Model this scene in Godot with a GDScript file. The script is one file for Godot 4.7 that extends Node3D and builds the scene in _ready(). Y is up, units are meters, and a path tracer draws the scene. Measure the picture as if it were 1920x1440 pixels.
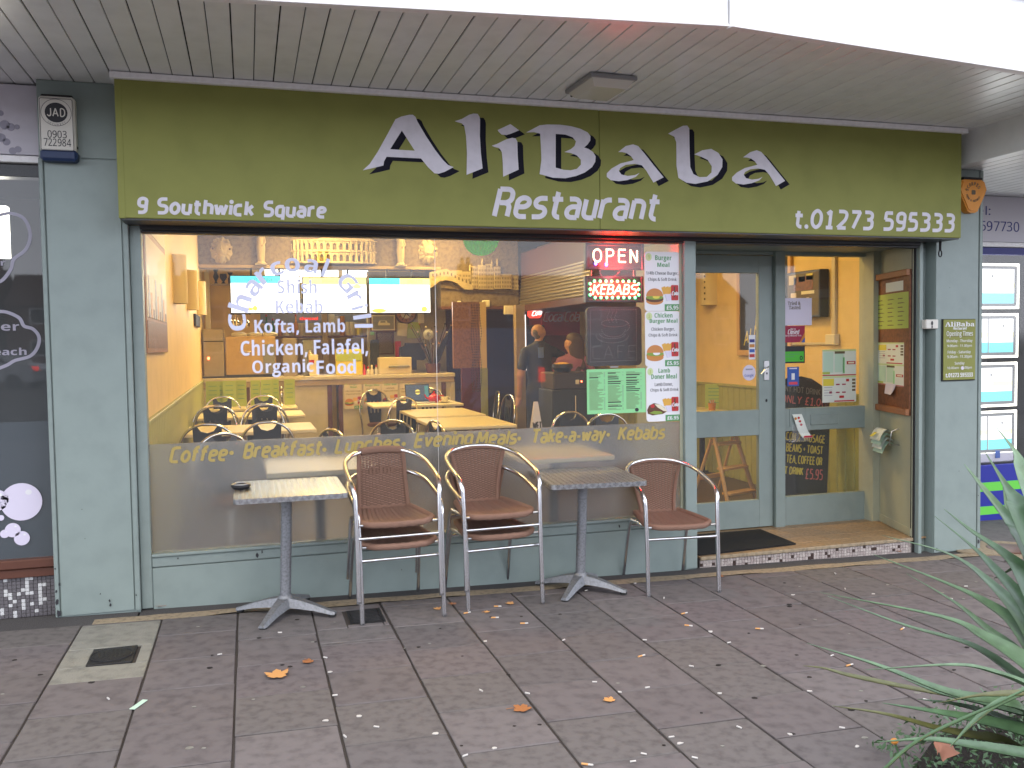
extends Node3D
# A small restaurant front under a boarded canopy, seen from the pavement at dusk.
# x runs along the shop front to the right, y is up, z comes out of the shop; the window glass stands at z = 0.

const SLOPE := -0.0205          # the pavement falls slightly to the right
var M := {}                     # materials by name
var taken := {}
var font_plain: SystemFont
var font_bold: SystemFont
var font_serif: SystemFont
var rng := RandomNumberGenerator.new()


func _ready():
	rng.seed = 11
	# camera
	var cam := Camera3D.new()
	cam.name = "camera"
	cam.fov = 46.77
	cam.near = 0.05
	cam.far = 900.0
	cam.position = Vector3(0, 1.527, 5.6)
	cam.rotation = Vector3(-0.04557, -0.2884, -0.014783)
	add_child(cam)
	cam.current = true
	# overcast dusk sky, a broad soft sun behind the clouds, exposure for the shade under the canopy
	var env := Environment.new()
	env.background_mode = Environment.BG_SKY
	var sky := Sky.new()
	var psm := ProceduralSkyMaterial.new()
	psm.sky_top_color = Color(0.73, 0.76, 0.82)
	psm.sky_horizon_color = Color(0.8, 0.81, 0.84)
	psm.sky_curve = 0.2
	psm.ground_bottom_color = Color(0.2, 0.2, 0.21)
	psm.ground_horizon_color = Color(0.4, 0.42, 0.45)
	var cloud_noise := FastNoiseLite.new()
	cloud_noise.seed = 4
	cloud_noise.frequency = 0.012
	cloud_noise.fractal_octaves = 5
	var ramp := Gradient.new()
	ramp.set_color(0, Color(0.55, 0.58, 0.66, 0.0))
	ramp.set_color(1, Color(0.95, 0.95, 1.0, 0.35))
	var cover := NoiseTexture2D.new()
	cover.width = 512
	cover.height = 256
	cover.seamless = true
	cover.noise = cloud_noise
	cover.color_ramp = ramp
	psm.sky_cover = cover
	sky.sky_material = psm
	env.sky = sky
	env.background_energy_multiplier = 1.3
	env.tonemap_mode = Environment.TONE_MAPPER_LINEAR
	env.tonemap_exposure = 4.0
	env.sdfgi_enabled = true
	env.ssao_enabled = true
	env.ssil_enabled = true
	var we := WorldEnvironment.new()
	we.name = "world_environment"
	we.environment = env
	add_child(we)
	var sun := DirectionalLight3D.new()
	sun.name = "sun"
	sun.light_energy = 0.15
	sun.light_angular_distance = 40.0
	sun.light_color = Color(1.0, 0.97, 0.93)
	sun.rotation_degrees = Vector3(-58, -16, 0)
	sun.shadow_enabled = true
	add_child(sun)
	# warm ceiling panels inside the restaurant, the rear two unseen and added to brighten the frieze; cooler kitchen strip lights at the back
	for p in [Vector2(0.9, -1.9), Vector2(3.4, -1.9), Vector2(0.9, -4.6), Vector2(0.9, -6.3), Vector2(2.6, -6.3)]:
		ceiling_panel("warm square ceiling light over the %s" % [["left window table", "right window table"], ["second wall table", ""], ["menu table, added to brighten the frieze", "laptop table, added to brighten the frieze"]][0 if p.y > -3.0 else (1 if p.y > -5.0 else 2)][0 if p.x < 2.0 else 1], Vector3(p.x, 3.27, p.y), Vector2(0.6, 0.6), Color(1.0, 0.83, 0.47), 0.98, 4.0)
	materials()
	outside_ground()
	canopy()
	shop_front()
	doorway()
	fascia_sign()
	neighbours()
	room()
	counter()
	window_things()
	wall_things()
	people()
	pavement_furniture()
	litter()
	planting()
	across_the_square()


# ------------------------------------------------------------------ naming and grouping
func numbered(called: String) -> String:
	if not taken.has(called):
		taken[called] = 0
		return called
	taken[called] += 1
	return "%s_%03d" % [called, taken[called]]


func tag(o: Node3D, label := "", category := "", group := "", kind := ""):
	if label: o.set_meta("label", label)
	if category: o.set_meta("category", category)
	if group: o.set_meta("group", group)
	if kind: o.set_meta("kind", kind)
	return o


func thing(called: String, label: String, category: String, at := Vector3.ZERO, turn := 0.0, group := "") -> Node3D:
	var o := Node3D.new()
	o.name = numbered(called)
	add_child(o)
	o.position = at
	o.rotation.y = turn
	tag(o, label, category, group)
	return o


func put(called: String, mesh: Mesh, material: Material, parent: Node = self, at := Vector3.ZERO, label := "") -> MeshInstance3D:
	var o := MeshInstance3D.new()
	o.name = numbered(called) if parent == self else called
	o.mesh = mesh
	o.material_override = material
	o.position = at
	o.cast_shadow = GeometryInstance3D.SHADOW_CASTING_SETTING_ON
	parent.add_child(o, true)
	if label: o.set_meta("label", label)
	return o


func single(called: String, mesh: Mesh, material: Material, label: String, category: String, at := Vector3.ZERO, group := "") -> MeshInstance3D:
	var o := put(called, mesh, material, self, at)
	tag(o, label, category, group)
	return o


func structure(called: String, mesh: Mesh, material: Material, at := Vector3.ZERO) -> MeshInstance3D:
	var o := put(called, mesh, material, self, at)
	o.set_meta("kind", "structure")
	return o


func copy(o: Node3D, label: String, at: Vector3, turn := 0.0) -> Node3D:
	var c: Node3D = o.duplicate()
	c.name = numbered(String(o.name).rstrip("0123456789").rstrip("_"))
	add_child(c)
	c.position = at
	c.rotation = Vector3(0, turn, 0)
	c.set_meta("label", label)
	return c


func ground_y(x: float) -> float:
	return SLOPE * (x + 0.571)


# ------------------------------------------------------------------ mesh building
class MB:
	var v := PackedVector3Array()
	var n := PackedVector3Array()
	var t := PackedVector2Array()

	func tri(a: Vector3, b: Vector3, c: Vector3, na: Vector3, nb: Vector3, nc: Vector3, ta := Vector2.ZERO, tb := Vector2.ZERO, tc := Vector2.ZERO):
		if (b - a).cross(c - a).dot(na + nb + nc) > 0.0:   # front faces run clockwise
			v.append_array([a, c, b]); n.append_array([na, nc, nb]); t.append_array([ta, tc, tb])
		else:
			v.append_array([a, b, c]); n.append_array([na, nb, nc]); t.append_array([ta, tb, tc])

	func flat(p: Array, out: Vector3, uv := []):
		var m: Vector3 = (p[1] - p[0]).cross(p[2] - p[0])
		if m.length_squared() < 1e-16 and p.size() > 3:
			m = (p[2] - p[0]).cross(p[3] - p[0])
		m = m.normalized()
		if m.dot(out) < 0.0: m = -m
		for i in range(1, p.size() - 1):
			if uv: tri(p[0], p[i], p[i + 1], m, m, m, uv[0], uv[i], uv[i + 1])
			else: tri(p[0], p[i], p[i + 1], m, m, m)
		return self

	func box(c: Vector3, s: Vector3, bev := 0.0, b := Basis.IDENTITY):
		var h := s * 0.5
		bev = minf(bev, minf(h.x, minf(h.y, h.z)) * 0.98)
		var ax := [Vector3.RIGHT, Vector3.UP, Vector3.BACK]
		for i in 3:
			for sg in [-1.0, 1.0]:
				var u: Vector3 = ax[(i + 1) % 3]
				var w: Vector3 = ax[(i + 2) % 3]
				var hu := h[(i + 1) % 3] - bev
				var hw := h[(i + 2) % 3] - bev
				var o: Vector3 = ax[i] * sg * h[i]
				var q := []
				for k in [Vector2(-1, -1), Vector2(1, -1), Vector2(1, 1), Vector2(-1, 1)]:
					q.append(c + b * (o + u * hu * k.x + w * hw * k.y))
				flat(q, b * (ax[i] * sg), [Vector2(0, 1), Vector2(1, 1), Vector2(1, 0), Vector2(0, 0)])
		if bev > 0.0:
			for i in 3:
				var j := (i + 1) % 3
				var k := (i + 2) % 3
				for sj in [-1.0, 1.0]:
					for sk in [-1.0, 1.0]:
						var q := []
						for e in [[-1.0, 0], [1.0, 0], [1.0, 1], [-1.0, 1]]:
							var p := Vector3.ZERO
							p[i] = e[0] * (h[i] - bev)
							p[j] = sj * (h[j] - (0.0 if e[1] == 0 else bev))
							p[k] = sk * (h[k] - (bev if e[1] == 0 else 0.0))
							q.append(c + b * p)
						var out := Vector3.ZERO
						out[j] = sj; out[k] = sk
						flat(q, b * out)
			for sx in [-1.0, 1.0]:
				for sy in [-1.0, 1.0]:
					for sz in [-1.0, 1.0]:
						var s3 := Vector3(sx, sy, sz)
						var q := []
						for i in 3:
							var p := (h - Vector3.ONE * bev) * s3
							p[i] = h[i] * s3[i]
							q.append(c + b * p)
						flat(q, b * s3)
		return self

	func span(a: Vector3, b: Vector3, bev := 0.0):      # a box between two opposite corners
		return box((a + b) * 0.5, (b - a).abs(), bev)

	func tube(p: Array, r, sides := 8, caps := true, closed := false):
		var m := p.size()
		var rings := []
		var up := Vector3.UP
		for i in m:
			var d: Vector3
			if closed: d = p[(i + 1) % m] - p[(i - 1 + m) % m]
			else: d = p[mini(i + 1, m - 1)] - p[maxi(i - 1, 0)]
			d = d.normalized()
			if i == 0 and absf(d.dot(up)) > 0.95: up = Vector3.RIGHT
			up = (up - d * up.dot(d)).normalized()
			var side := d.cross(up)
			var rad: float = r[i] if r is Array else r
			var ring := []
			for k in sides:
				var a := TAU * k / sides
				var o := up * cos(a) + side * sin(a)
				ring.append([p[i] + o * rad, o])
			rings.append(ring)
		var last := m if closed else m - 1
		for i in last:
			var A: Array = rings[i]
			var B: Array = rings[(i + 1) % m]
			for k in sides:
				var l := (k + 1) % sides
				var u0 := Vector2(float(k) / sides, i); var u1 := Vector2(float(k + 1) / sides, i)
				tri(A[k][0], A[l][0], B[l][0], A[k][1], A[l][1], B[l][1], u0, u1, u1 + Vector2(0, 1))
				tri(A[k][0], B[l][0], B[k][0], A[k][1], B[l][1], B[k][1], u0, u1 + Vector2(0, 1), u0 + Vector2(0, 1))
		if caps and not closed:
			for e in [0, m - 1]:
				var q := []
				for k in sides: q.append(rings[e][k][0])
				flat(q, p[e] - p[1 if e == 0 else m - 2])
		return self

	func lathe(prof: Array, segs := 20, c := Vector3.ZERO, b := Basis.IDENTITY, arc := TAU, from := 0.0):
		for i in prof.size() - 1:
			var e: Vector2 = prof[i + 1] - prof[i]
			if e.length() < 1e-6: continue
			var fn := Vector2(e.y, -e.x).normalized()
			var n0 := fn
			var n1 := fn
			if i > 0:
				var e0: Vector2 = prof[i] - prof[i - 1]
				var f0 := Vector2(e0.y, -e0.x).normalized()
				if f0.dot(fn) > 0.75: n0 = (f0 + fn).normalized()
			if i < prof.size() - 2:
				var e2: Vector2 = prof[i + 2] - prof[i + 1]
				var f2 := Vector2(e2.y, -e2.x).normalized()
				if f2.dot(fn) > 0.75: n1 = (f2 + fn).normalized()
			for k in segs:
				var a0 := from + arc * k / segs
				var a1 := from + arc * (k + 1) / segs
				var d0 := Vector3(cos(a0), 0, sin(a0))
				var d1 := Vector3(cos(a1), 0, sin(a1))
				var P := func(q: Vector2, d: Vector3): return c + b * (d * q.x + Vector3.UP * q.y)
				var N := func(q: Vector2, d: Vector3): return b * (d * q.x + Vector3.UP * q.y)
				tri(P.call(prof[i], d0), P.call(prof[i], d1), P.call(prof[i + 1], d1), N.call(n0, d0), N.call(n0, d1), N.call(n1, d1))
				tri(P.call(prof[i], d0), P.call(prof[i + 1], d1), P.call(prof[i + 1], d0), N.call(n0, d0), N.call(n1, d1), N.call(n1, d0))
		return self

	func ball(c: Vector3, r: Vector3, segs := 12, rings := 8):
		for i in rings:
			for k in segs:
				var q := []
				for e in [[i, k], [i, k + 1], [i + 1, k + 1], [i + 1, k]]:
					var th: float = PI * e[0] / rings
					var ph: float = TAU * e[1] / segs
					q.append(Vector3(sin(th) * cos(ph), cos(th), sin(th) * sin(ph)))
				var nn := func(d: Vector3): return (d / r).normalized()
				if i < rings - 1 : tri(c + q[0] * r, c + q[2] * r, c + q[3] * r, nn.call(q[0]), nn.call(q[2]), nn.call(q[3]))
				if i > 0: tri(c + q[0] * r, c + q[1] * r, c + q[2] * r, nn.call(q[0]), nn.call(q[1]), nn.call(q[2]))
		return self

	# a flat figure of outlines (holes run clockwise) between two depths, placed by xf
	func plate(polys: Array, z0: float, z1: float, xf := Transform3D()):
		var outers := []
		var holes := []
		for p in polys:
			if polys.size() > 1 and Geometry2D.is_polygon_clockwise(p): holes.append(p)
			else: outers.append(p)
		var lo := Vector2(1e9, 1e9)
		var hi := -lo
		for p in outers:
			for q in p:
				lo = lo.min(q); hi = hi.max(q)
		var cuts := [lo.x - 1.0]
		for h in holes:
			var m := 0.0
			for q in h: m += q.x / h.size()
			cuts.append(m)
		cuts.append(hi.x + 1.0)
		cuts.sort()
		for o in outers:
			for i in cuts.size() - 1:
				if cuts[i + 1] - cuts[i] < 1e-5: continue
				var pieces: Array = [o]
				if holes:
					var strip := PackedVector2Array([Vector2(cuts[i], lo.y - 1), Vector2(cuts[i + 1], lo.y - 1), Vector2(cuts[i + 1], hi.y + 1), Vector2(cuts[i], hi.y + 1)])
					pieces = Geometry2D.intersect_polygons(o, strip)
					for h in holes:
						var nextp := []
						for p in pieces: nextp.append_array(Geometry2D.clip_polygons(p, h))
						pieces = nextp
				for p in pieces:
					var idx := Geometry2D.triangulate_polygon(p)
					for k in range(0, idx.size(), 3):
						for z in [z1, z0] if z0 != z1 else [z1]:
							var nn: Vector3 = xf.basis.z.normalized() * (1.0 if z == z1 else -1.0)
							tri(xf * Vector3(p[idx[k]].x, p[idx[k]].y, z), xf * Vector3(p[idx[k + 1]].x, p[idx[k + 1]].y, z), xf * Vector3(p[idx[k + 2]].x, p[idx[k + 2]].y, z), nn, nn, nn, uv2(p[idx[k]], lo, hi), uv2(p[idx[k + 1]], lo, hi), uv2(p[idx[k + 2]], lo, hi))
		if z0 != z1:
			for p in polys:
				var cw := Geometry2D.is_polygon_clockwise(p)
				for k in p.size():
					var a: Vector2 = p[k]
					var b: Vector2 = p[(k + 1) % p.size()]
					var e := b - a
					if e.length() < 1e-7: continue
					var out := Vector2(e.y, -e.x) * (-1.0 if cw and not (p in holes) else 1.0)
					flat([xf * Vector3(a.x, a.y, z0), xf * Vector3(b.x, b.y, z0), xf * Vector3(b.x, b.y, z1), xf * Vector3(a.x, a.y, z1)], xf.basis * Vector3(out.x, out.y, 0))
		return self

	func uv2(p: Vector2, lo: Vector2, hi: Vector2) -> Vector2:
		return Vector2((p.x - lo.x) / maxf(hi.x - lo.x, 1e-5), 1.0 - (p.y - lo.y) / maxf(hi.y - lo.y, 1e-5))

	# a smooth sheet given by a function of (u, v) in 0..1
	func sheet(f: Callable, nu: int, nv: int, out := Vector3.ZERO, thick := 0.0):
		var P := []
		var N := []
		for i in nu + 1:
			for j in nv + 1:
				P.append(f.call(float(i) / nu, float(j) / nv))
		for i in nu + 1:
			for j in nv + 1:
				var du: Vector3 = P[mini(i + 1, nu) * (nv + 1) + j] - P[maxi(i - 1, 0) * (nv + 1) + j]
				var dv: Vector3 = P[i * (nv + 1) + mini(j + 1, nv)] - P[i * (nv + 1) + maxi(j - 1, 0)]
				var m := du.cross(dv).normalized()
				if m.dot(out) < 0.0: m = -m
				N.append(m)
		for side in ([0, 1] if thick > 0.0 else [0]):
			for i in nu:
				for j in nv:
					var q := [i * (nv + 1) + j, (i + 1) * (nv + 1) + j, (i + 1) * (nv + 1) + j + 1, i * (nv + 1) + j + 1]
					var a := []
					var m := []
					var w := []
					for k in q:
						a.append(P[k] - N[k] * thick * side)
						m.append(N[k] * (1.0 - 2.0 * side))
						w.append(Vector2(float(k / (nv + 1)) / nu, 1.0 - float(k % (nv + 1)) / nv))
					tri(a[0], a[1], a[2], m[0], m[1], m[2], w[0], w[1], w[2])
					tri(a[0], a[2], a[3], m[0], m[2], m[3], w[0], w[2], w[3])
		return self

	func mesh() -> ArrayMesh:
		var a := []
		a.resize(Mesh.ARRAY_MAX)
		a[Mesh.ARRAY_VERTEX] = v
		a[Mesh.ARRAY_NORMAL] = n
		a[Mesh.ARRAY_TEX_UV] = t
		var m := ArrayMesh.new()
		m.add_surface_from_arrays(Mesh.PRIMITIVE_TRIANGLES, a)
		return m


func pts(s: String) -> PackedVector2Array:
	var out := PackedVector2Array()
	for w in s.split(" ", false):
		var c := w.split(",")
		out.append(Vector2(float(c[0]), float(c[1])))
	return out


func ccw(p: PackedVector2Array) -> PackedVector2Array:
	if Geometry2D.is_polygon_clockwise(p): p.reverse()
	return p


func cw(p: PackedVector2Array) -> PackedVector2Array:
	if not Geometry2D.is_polygon_clockwise(p): p.reverse()
	return p


func round_rect(w: float, h: float, r: float, seg := 5) -> PackedVector2Array:
	var p := PackedVector2Array()
	for q in 4:
		var c := Vector2((w / 2 - r) * [1, -1, -1, 1][q], (h / 2 - r) * [1, 1, -1, -1][q])
		for k in seg + 1:
			var a := PI / 2 * (q + float(k) / seg)
			p.append(c + Vector2(cos(a), sin(a)) * r)
	return p


func disc(rx: float, ry: float, c := Vector2.ZERO, seg := 24, a0 := 0.0, a1 := TAU) -> PackedVector2Array:
	var p := PackedVector2Array()
	var full := absf(a1 - a0 - TAU) < 0.001
	for k in (seg if full else seg + 1):
		var a := a0 + (a1 - a0) * k / seg
		p.append(c + Vector2(cos(a) * rx, sin(a) * ry))
	return p


func moved(p: PackedVector2Array, by: Vector2, times := 1.0) -> PackedVector2Array:
	var q := PackedVector2Array()
	for a in p: q.append(a * times + by)
	return q


func smooth_line(p: Array, per := 5, closed := false) -> Array:   # Catmull-Rom through 2D or 3D points
	var out := []
	var m := p.size()
	for i in (m if closed else m - 1):
		var a = p[(i - 1 + m) % m] if closed or i > 0 else p[0] * 2.0 - p[1]
		var b = p[i]
		var c = p[(i + 1) % m]
		var d = p[(i + 2) % m] if closed or i + 2 < m else c * 2.0 - b
		for k in per:
			var t := float(k) / per
			out.append((b * 2.0 + (c - a) * t + (a * 2.0 - b * 5.0 + c * 4.0 - d) * t * t + (b * 3.0 - a - c * 3.0 + d) * t * t * t) * 0.5)
	if not closed: out.append(p[m - 1])
	return out


# ------------------------------------------------------------------ lettering
# a rounded pen alphabet: strokes of x,y points (capital height 1); "~" is a curve, "o" a closed curve, "^" a line with rounded corners
const PEN := {
	"A": "0,0 .3,1 .6,0/.11,.33 .49,.33", "B": ".05,0 .05,1/^.05,1 .46,1 .46,.53 .08,.53/^.08,.53 .5,.53 .5,0 .05,0", "C": "^.5,1 .04,1 .04,0 .5,0",
	"D": ".05,0 .05,1/~.05,1 .3,1 .5,.8 .54,.5 .5,.2 .3,0 .05,0", "E": ".46,1 .05,1 .05,0 .47,0/.05,.53 .42,.53", "F": ".46,1 .05,1 .05,0/.05,.53 .4,.53", "G": "~.52,.95 .3,1 .1,.82 .04,.5 .1,.18 .3,0 .5,.06 .52,.2/.52,.2 .52,.45 .32,.45",
	"H": ".05,0 .05,1/.5,0 .5,1/.05,.52 .5,.52", "I": ".05,0 .05,1", "J": "~.42,1 .42,.25 .32,.03 .14,.02 .02,.2", "K": ".05,0 .05,1/.46,1 .07,.5/.16,.6 .5,0", "L": ".05,1 .05,0 .44,0", "M": ".02,0 .1,1 .35,.25 .6,1 .68,0", "N": ".05,0 .05,1 .5,0 .5,1",
	"O": "o.3,1 .1,.85 .04,.5 .1,.15 .3,0 .5,.15 .56,.5 .5,.85", "P": ".05,0 .05,1/~.05,1 .34,1 .48,.88 .48,.62 .34,.48 .06,.48", "R": ".05,0 .05,1/^.05,1 .5,1 .5,.5 .13,.5/^.2,.5 .47,.5 .47,0",
	"S": "^.48,1 .06,1 .06,.52 .5,.52 .5,0 .04,0", "T": "0,1 .56,1/.28,1 .28,0", "U": "~.05,1 .05,.25 .14,.05 .3,0 .44,.06 .52,.25 .52,1", "W": "0,1 .18,0 .38,.85 .58,0 .76,1", "X": "0,0 .5,1/0,1 .5,0", "Y": "0,1 .26,.5 .52,1/.26,.5 .26,0",
	"a": "^.06,.7 .43,.7 .43,0/^.43,.41 .05,.41 .05,0 .43,0", "b": ".05,1 .05,0/^.05,.7 .45,.7 .45,0 .05,0", "c": "^.41,.7 .04,.7 .04,0 .42,0",
	"d": ".43,1 .43,0/^.43,.7 .04,.7 .04,0 .43,0", "e": "^.06,.36 .44,.36 .44,.7 .05,.7 .05,0 .43,0", "f": "^.36,1 .14,1 .14,0/0,.68 .33,.68",
	"g": "^.43,.7 .43,-.28 .06,-.28/^.43,.7 .04,.7 .04,0 .43,0", "h": ".05,1.02 .05,0/^.05,.69 .43,.69 .43,0", "i": ".05,.7 .05,0/.05,.94 .05,.95", "k": ".05,1 .05,0/.4,.69 .07,.33/.17,.43 .43,0", "l": ".05,1 .05,0",
	"m": ".05,.7 .05,0/^.05,.69 .36,.69 .36,0/^.36,.69 .67,.69 .67,0", "n": ".05,.7 .05,0/^.05,.69 .43,.69 .43,0", "o": "o.24,.71 .08,.57 .03,.35 .08,.12 .24,0 .4,.12 .45,.35 .4,.57", "q": ".43,.7 .43,-.28/^.43,.7 .04,.7 .04,0 .43,0",
	"p": ".05,.7 .05,-.28/^.05,.7 .45,.7 .45,0 .05,0", "r": ".05,.7 .05,0/^.05,.3 .05,.7 .34,.7", "s": "^.41,.7 .05,.7 .05,.36 .42,.36 .42,0 .02,0", "t": "^.15,.95 .15,0 .36,0/0,.68 .36,.68",
	"u": "^.04,.7 .04,0 .42,0/.42,.7 .42,0", "v": "0,.7 .2,0 .4,.7", "w": "0,.7 .15,0 .31,.62 .46,0 .61,.7", "y": "0,.7 .2,.02/.4,.7 .14,-.28", "0": "o.28,1 .1,.82 .05,.5 .1,.18 .28,0 .46,.18 .51,.5 .46,.82", "1": ".08,.82 .26,1 .26,0/.08,0 .42,0",
	"2": "^.05,1 .47,1 .47,.55 .05,0/.05,0 .48,0", "3": "^.05,1 .45,1 .45,.54 .2,.54/^.2,.54 .48,.54 .48,0 .04,0", "4": ".36,0 .36,1 .02,.3 .5,.3", "5": ".44,1 .1,1 .08,.58/^.08,.58 .47,.58 .47,0 .04,0", "6": "^.44,1 .06,1 .06,0 .46,0 .46,.54 .06,.54",
	"7": ".05,1 .48,1 .18,0", "8": "o.26,1 .1,.88 .12,.64 .26,.54 .4,.64 .42,.88/o.26,.54 .08,.42 .06,.16 .26,0 .46,.16 .44,.42", "9": "^.06,0 .45,0 .45,1 .06,1 .06,.44 .45,.44", ".": ".05,.02 .05,.03", ",": ".08,.04 .02,-.14", "-": ".02,.34 .28,.34", "+": ".02,.45 .4,.45/.21,.64 .21,.26", "*": ".12,.36 .12,.37", "£": "~.46,.9 .34,1 .2,.9 .17,.6 .17,.2 .06,0/.04,0 .48,0/.04,.46 .38,.46",
}


func eased(p: Array) -> Array:      # a polyline with rounded corners
	var out := [p[0]]
	for i in range(1, p.size() - 1):
		var a: Vector2 = p[i - 1] - p[i]
		var b: Vector2 = p[i + 1] - p[i]
		var la := minf(0.2, a.length() * (0.5 if i > 1 else 0.95))
		var lb := minf(0.2, b.length() * (0.5 if i < p.size() - 2 else 0.95))
		for k in 8:
			var t := k / 7.0
			var q0: Vector2 = p[i] + a.normalized() * la
			var q1: Vector2 = p[i] + b.normalized() * lb
			var m0: Vector2 = q0.lerp(p[i], 0.55)
			var m1: Vector2 = q1.lerp(p[i], 0.55)
			out.append(q0.bezier_interpolate(m0, m1, q1, t))
	out.append(p[p.size() - 1])
	return out


# [strokes as arrays of points, width]; slant leans the letters to the right
func pen_word(s: String, slant := 0.0, gap := 0.17, space := 0.3) -> Array:
	var strokes := []
	var x := 0.0
	for ch in s:
		if ch == " " or not PEN.has(ch):
			x += space
			continue
		var wide := 0.0
		for part in String(PEN[ch]).split("/"):
			var curve := part.begins_with("~")
			var closed := part.begins_with("o")
			var bend := part.begins_with("^")
			var p: Array = Array(pts(part.substr(1) if curve or closed or bend else part))
			if bend: p = eased(p)
			if curve: p = smooth_line(p, 5)
			if closed: p = smooth_line(p, 5, true)
			if closed: p.append(p[0])
			var line := PackedVector2Array()
			for q in p:
				wide = maxf(wide, q.x)
				line.append(Vector2(x + q.x + slant * q.y, q.y))
			strokes.append([line, closed])
		x += wide + gap
	return [strokes, x - gap]


# lettering in the pen alphabet: its baseline starts at a, runs for a length, stands in the plane of xf
func pen_text(called: String, s: String, a: Vector2, length: float, height: float, pen: float, material: Material, parent: Node, xf: Transform3D, slant := 0.0, drop := 0.0, gap := 0.17, space := 0.3, thick := 0.0012) -> MeshInstance3D:
	var w := pen_word(s, slant, gap, space)
	var b := MB.new()
	var k := 0
	for st in w[0]:
		var line := PackedVector2Array()
		for q in st[0]:
			var px: float = q.x / w[1] * length
			line.append(a + Vector2(px, q.y * height + drop * px))
		var shapes: Array
		if st[1]:
			line.remove_at(line.size() - 1)
			shapes = Geometry2D.offset_polyline(line, pen, Geometry2D.JOIN_ROUND, Geometry2D.END_JOINED)
		elif line.size() == 2 and line[0].distance_to(line[1]) < pen:
			shapes = [disc(pen * 1.25, pen * 1.25, line[0], 14)]
		else:
			shapes = Geometry2D.offset_polyline(line, pen, Geometry2D.JOIN_ROUND, Geometry2D.END_ROUND)
		b.plate(shapes, 0.0, thick + 0.00025 * (k % 3), xf)
		k += 1
	return put(called, b.mesh(), material, parent)


# lettering in a typeface, stretched to fill a box in the plane of xf
func type_text(called: String, s: String, box: Rect2, material: Material, parent: Node, xf: Transform3D, font: Font = font_bold, depth := 0.0012) -> MeshInstance3D:
	var tm := TextMesh.new()
	tm.text = s
	tm.font = font
	tm.font_size = 24
	tm.depth = 0.02
	tm.pixel_size = 0.01
	tm.curve_step = 1.2
	var bb := tm.get_aabb()
	var o := put(called, tm, material, parent)
	var sx := box.size.x / maxf(bb.size.x, 1e-4)
	var sy := box.size.y / maxf(bb.size.y, 1e-4)
	var sz := depth / 0.02
	o.transform = xf * Transform3D(Basis.from_scale(Vector3(sx, sy, sz)), Vector3(box.position.x - bb.position.x * sx, box.position.y - bb.position.y * sy, -bb.position.z * sz))
	return o


func facing(z: float) -> Transform3D:      # the plane of the shop front at depth z
	return Transform3D(Basis.IDENTITY, Vector3(0, 0, z))


# ------------------------------------------------------------------ materials
func grain(seed_: int, freq: float, stops: Array, octaves := 4, size := 512, kind := FastNoiseLite.TYPE_SIMPLEX_SMOOTH) -> NoiseTexture2D:
	var f := FastNoiseLite.new()
	f.noise_type = kind
	f.seed = seed_
	f.frequency = freq
	f.fractal_octaves = octaves
	var g := Gradient.new()
	var offs := PackedFloat32Array()
	var cols := PackedColorArray()
	for s in stops:
		offs.append(s[0])
		cols.append(Color(s[1], s[1], s[1]) if s[1] is float else s[1])
	g.offsets = offs
	g.colors = cols
	var t := NoiseTexture2D.new()
	t.width = size
	t.height = size
	t.seamless = true
	t.noise = f
	t.color_ramp = g
	return t


func mat(called: String, c: Color, rough: float, metal := 0.0, tex: Texture2D = null, repeat := 1.0, bump: Texture2D = null, relief := 0.0, spec := 0.5) -> StandardMaterial3D:
	var m := StandardMaterial3D.new()
	m.resource_name = called
	m.albedo_color = c.linear_to_srgb()
	m.roughness = rough
	m.metallic = metal
	m.metallic_specular = spec
	if tex: m.albedo_texture = tex
	if bump:
		m.heightmap_enabled = true
		m.heightmap_texture = bump
		m.heightmap_scale = relief
	if tex or bump:
		m.uv1_triplanar = true
		m.uv1_world_triplanar = true
		m.uv1_scale = Vector3.ONE * repeat
	M[called] = m
	return m


func glow(called: String, c: Color, energy: float) -> StandardMaterial3D:
	var m := mat(called, Color(0.3, 0.3, 0.3) * c, 0.5)
	m.emission_enabled = true
	m.emission = c.linear_to_srgb()
	m.emission_energy_multiplier = energy
	return m


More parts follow.
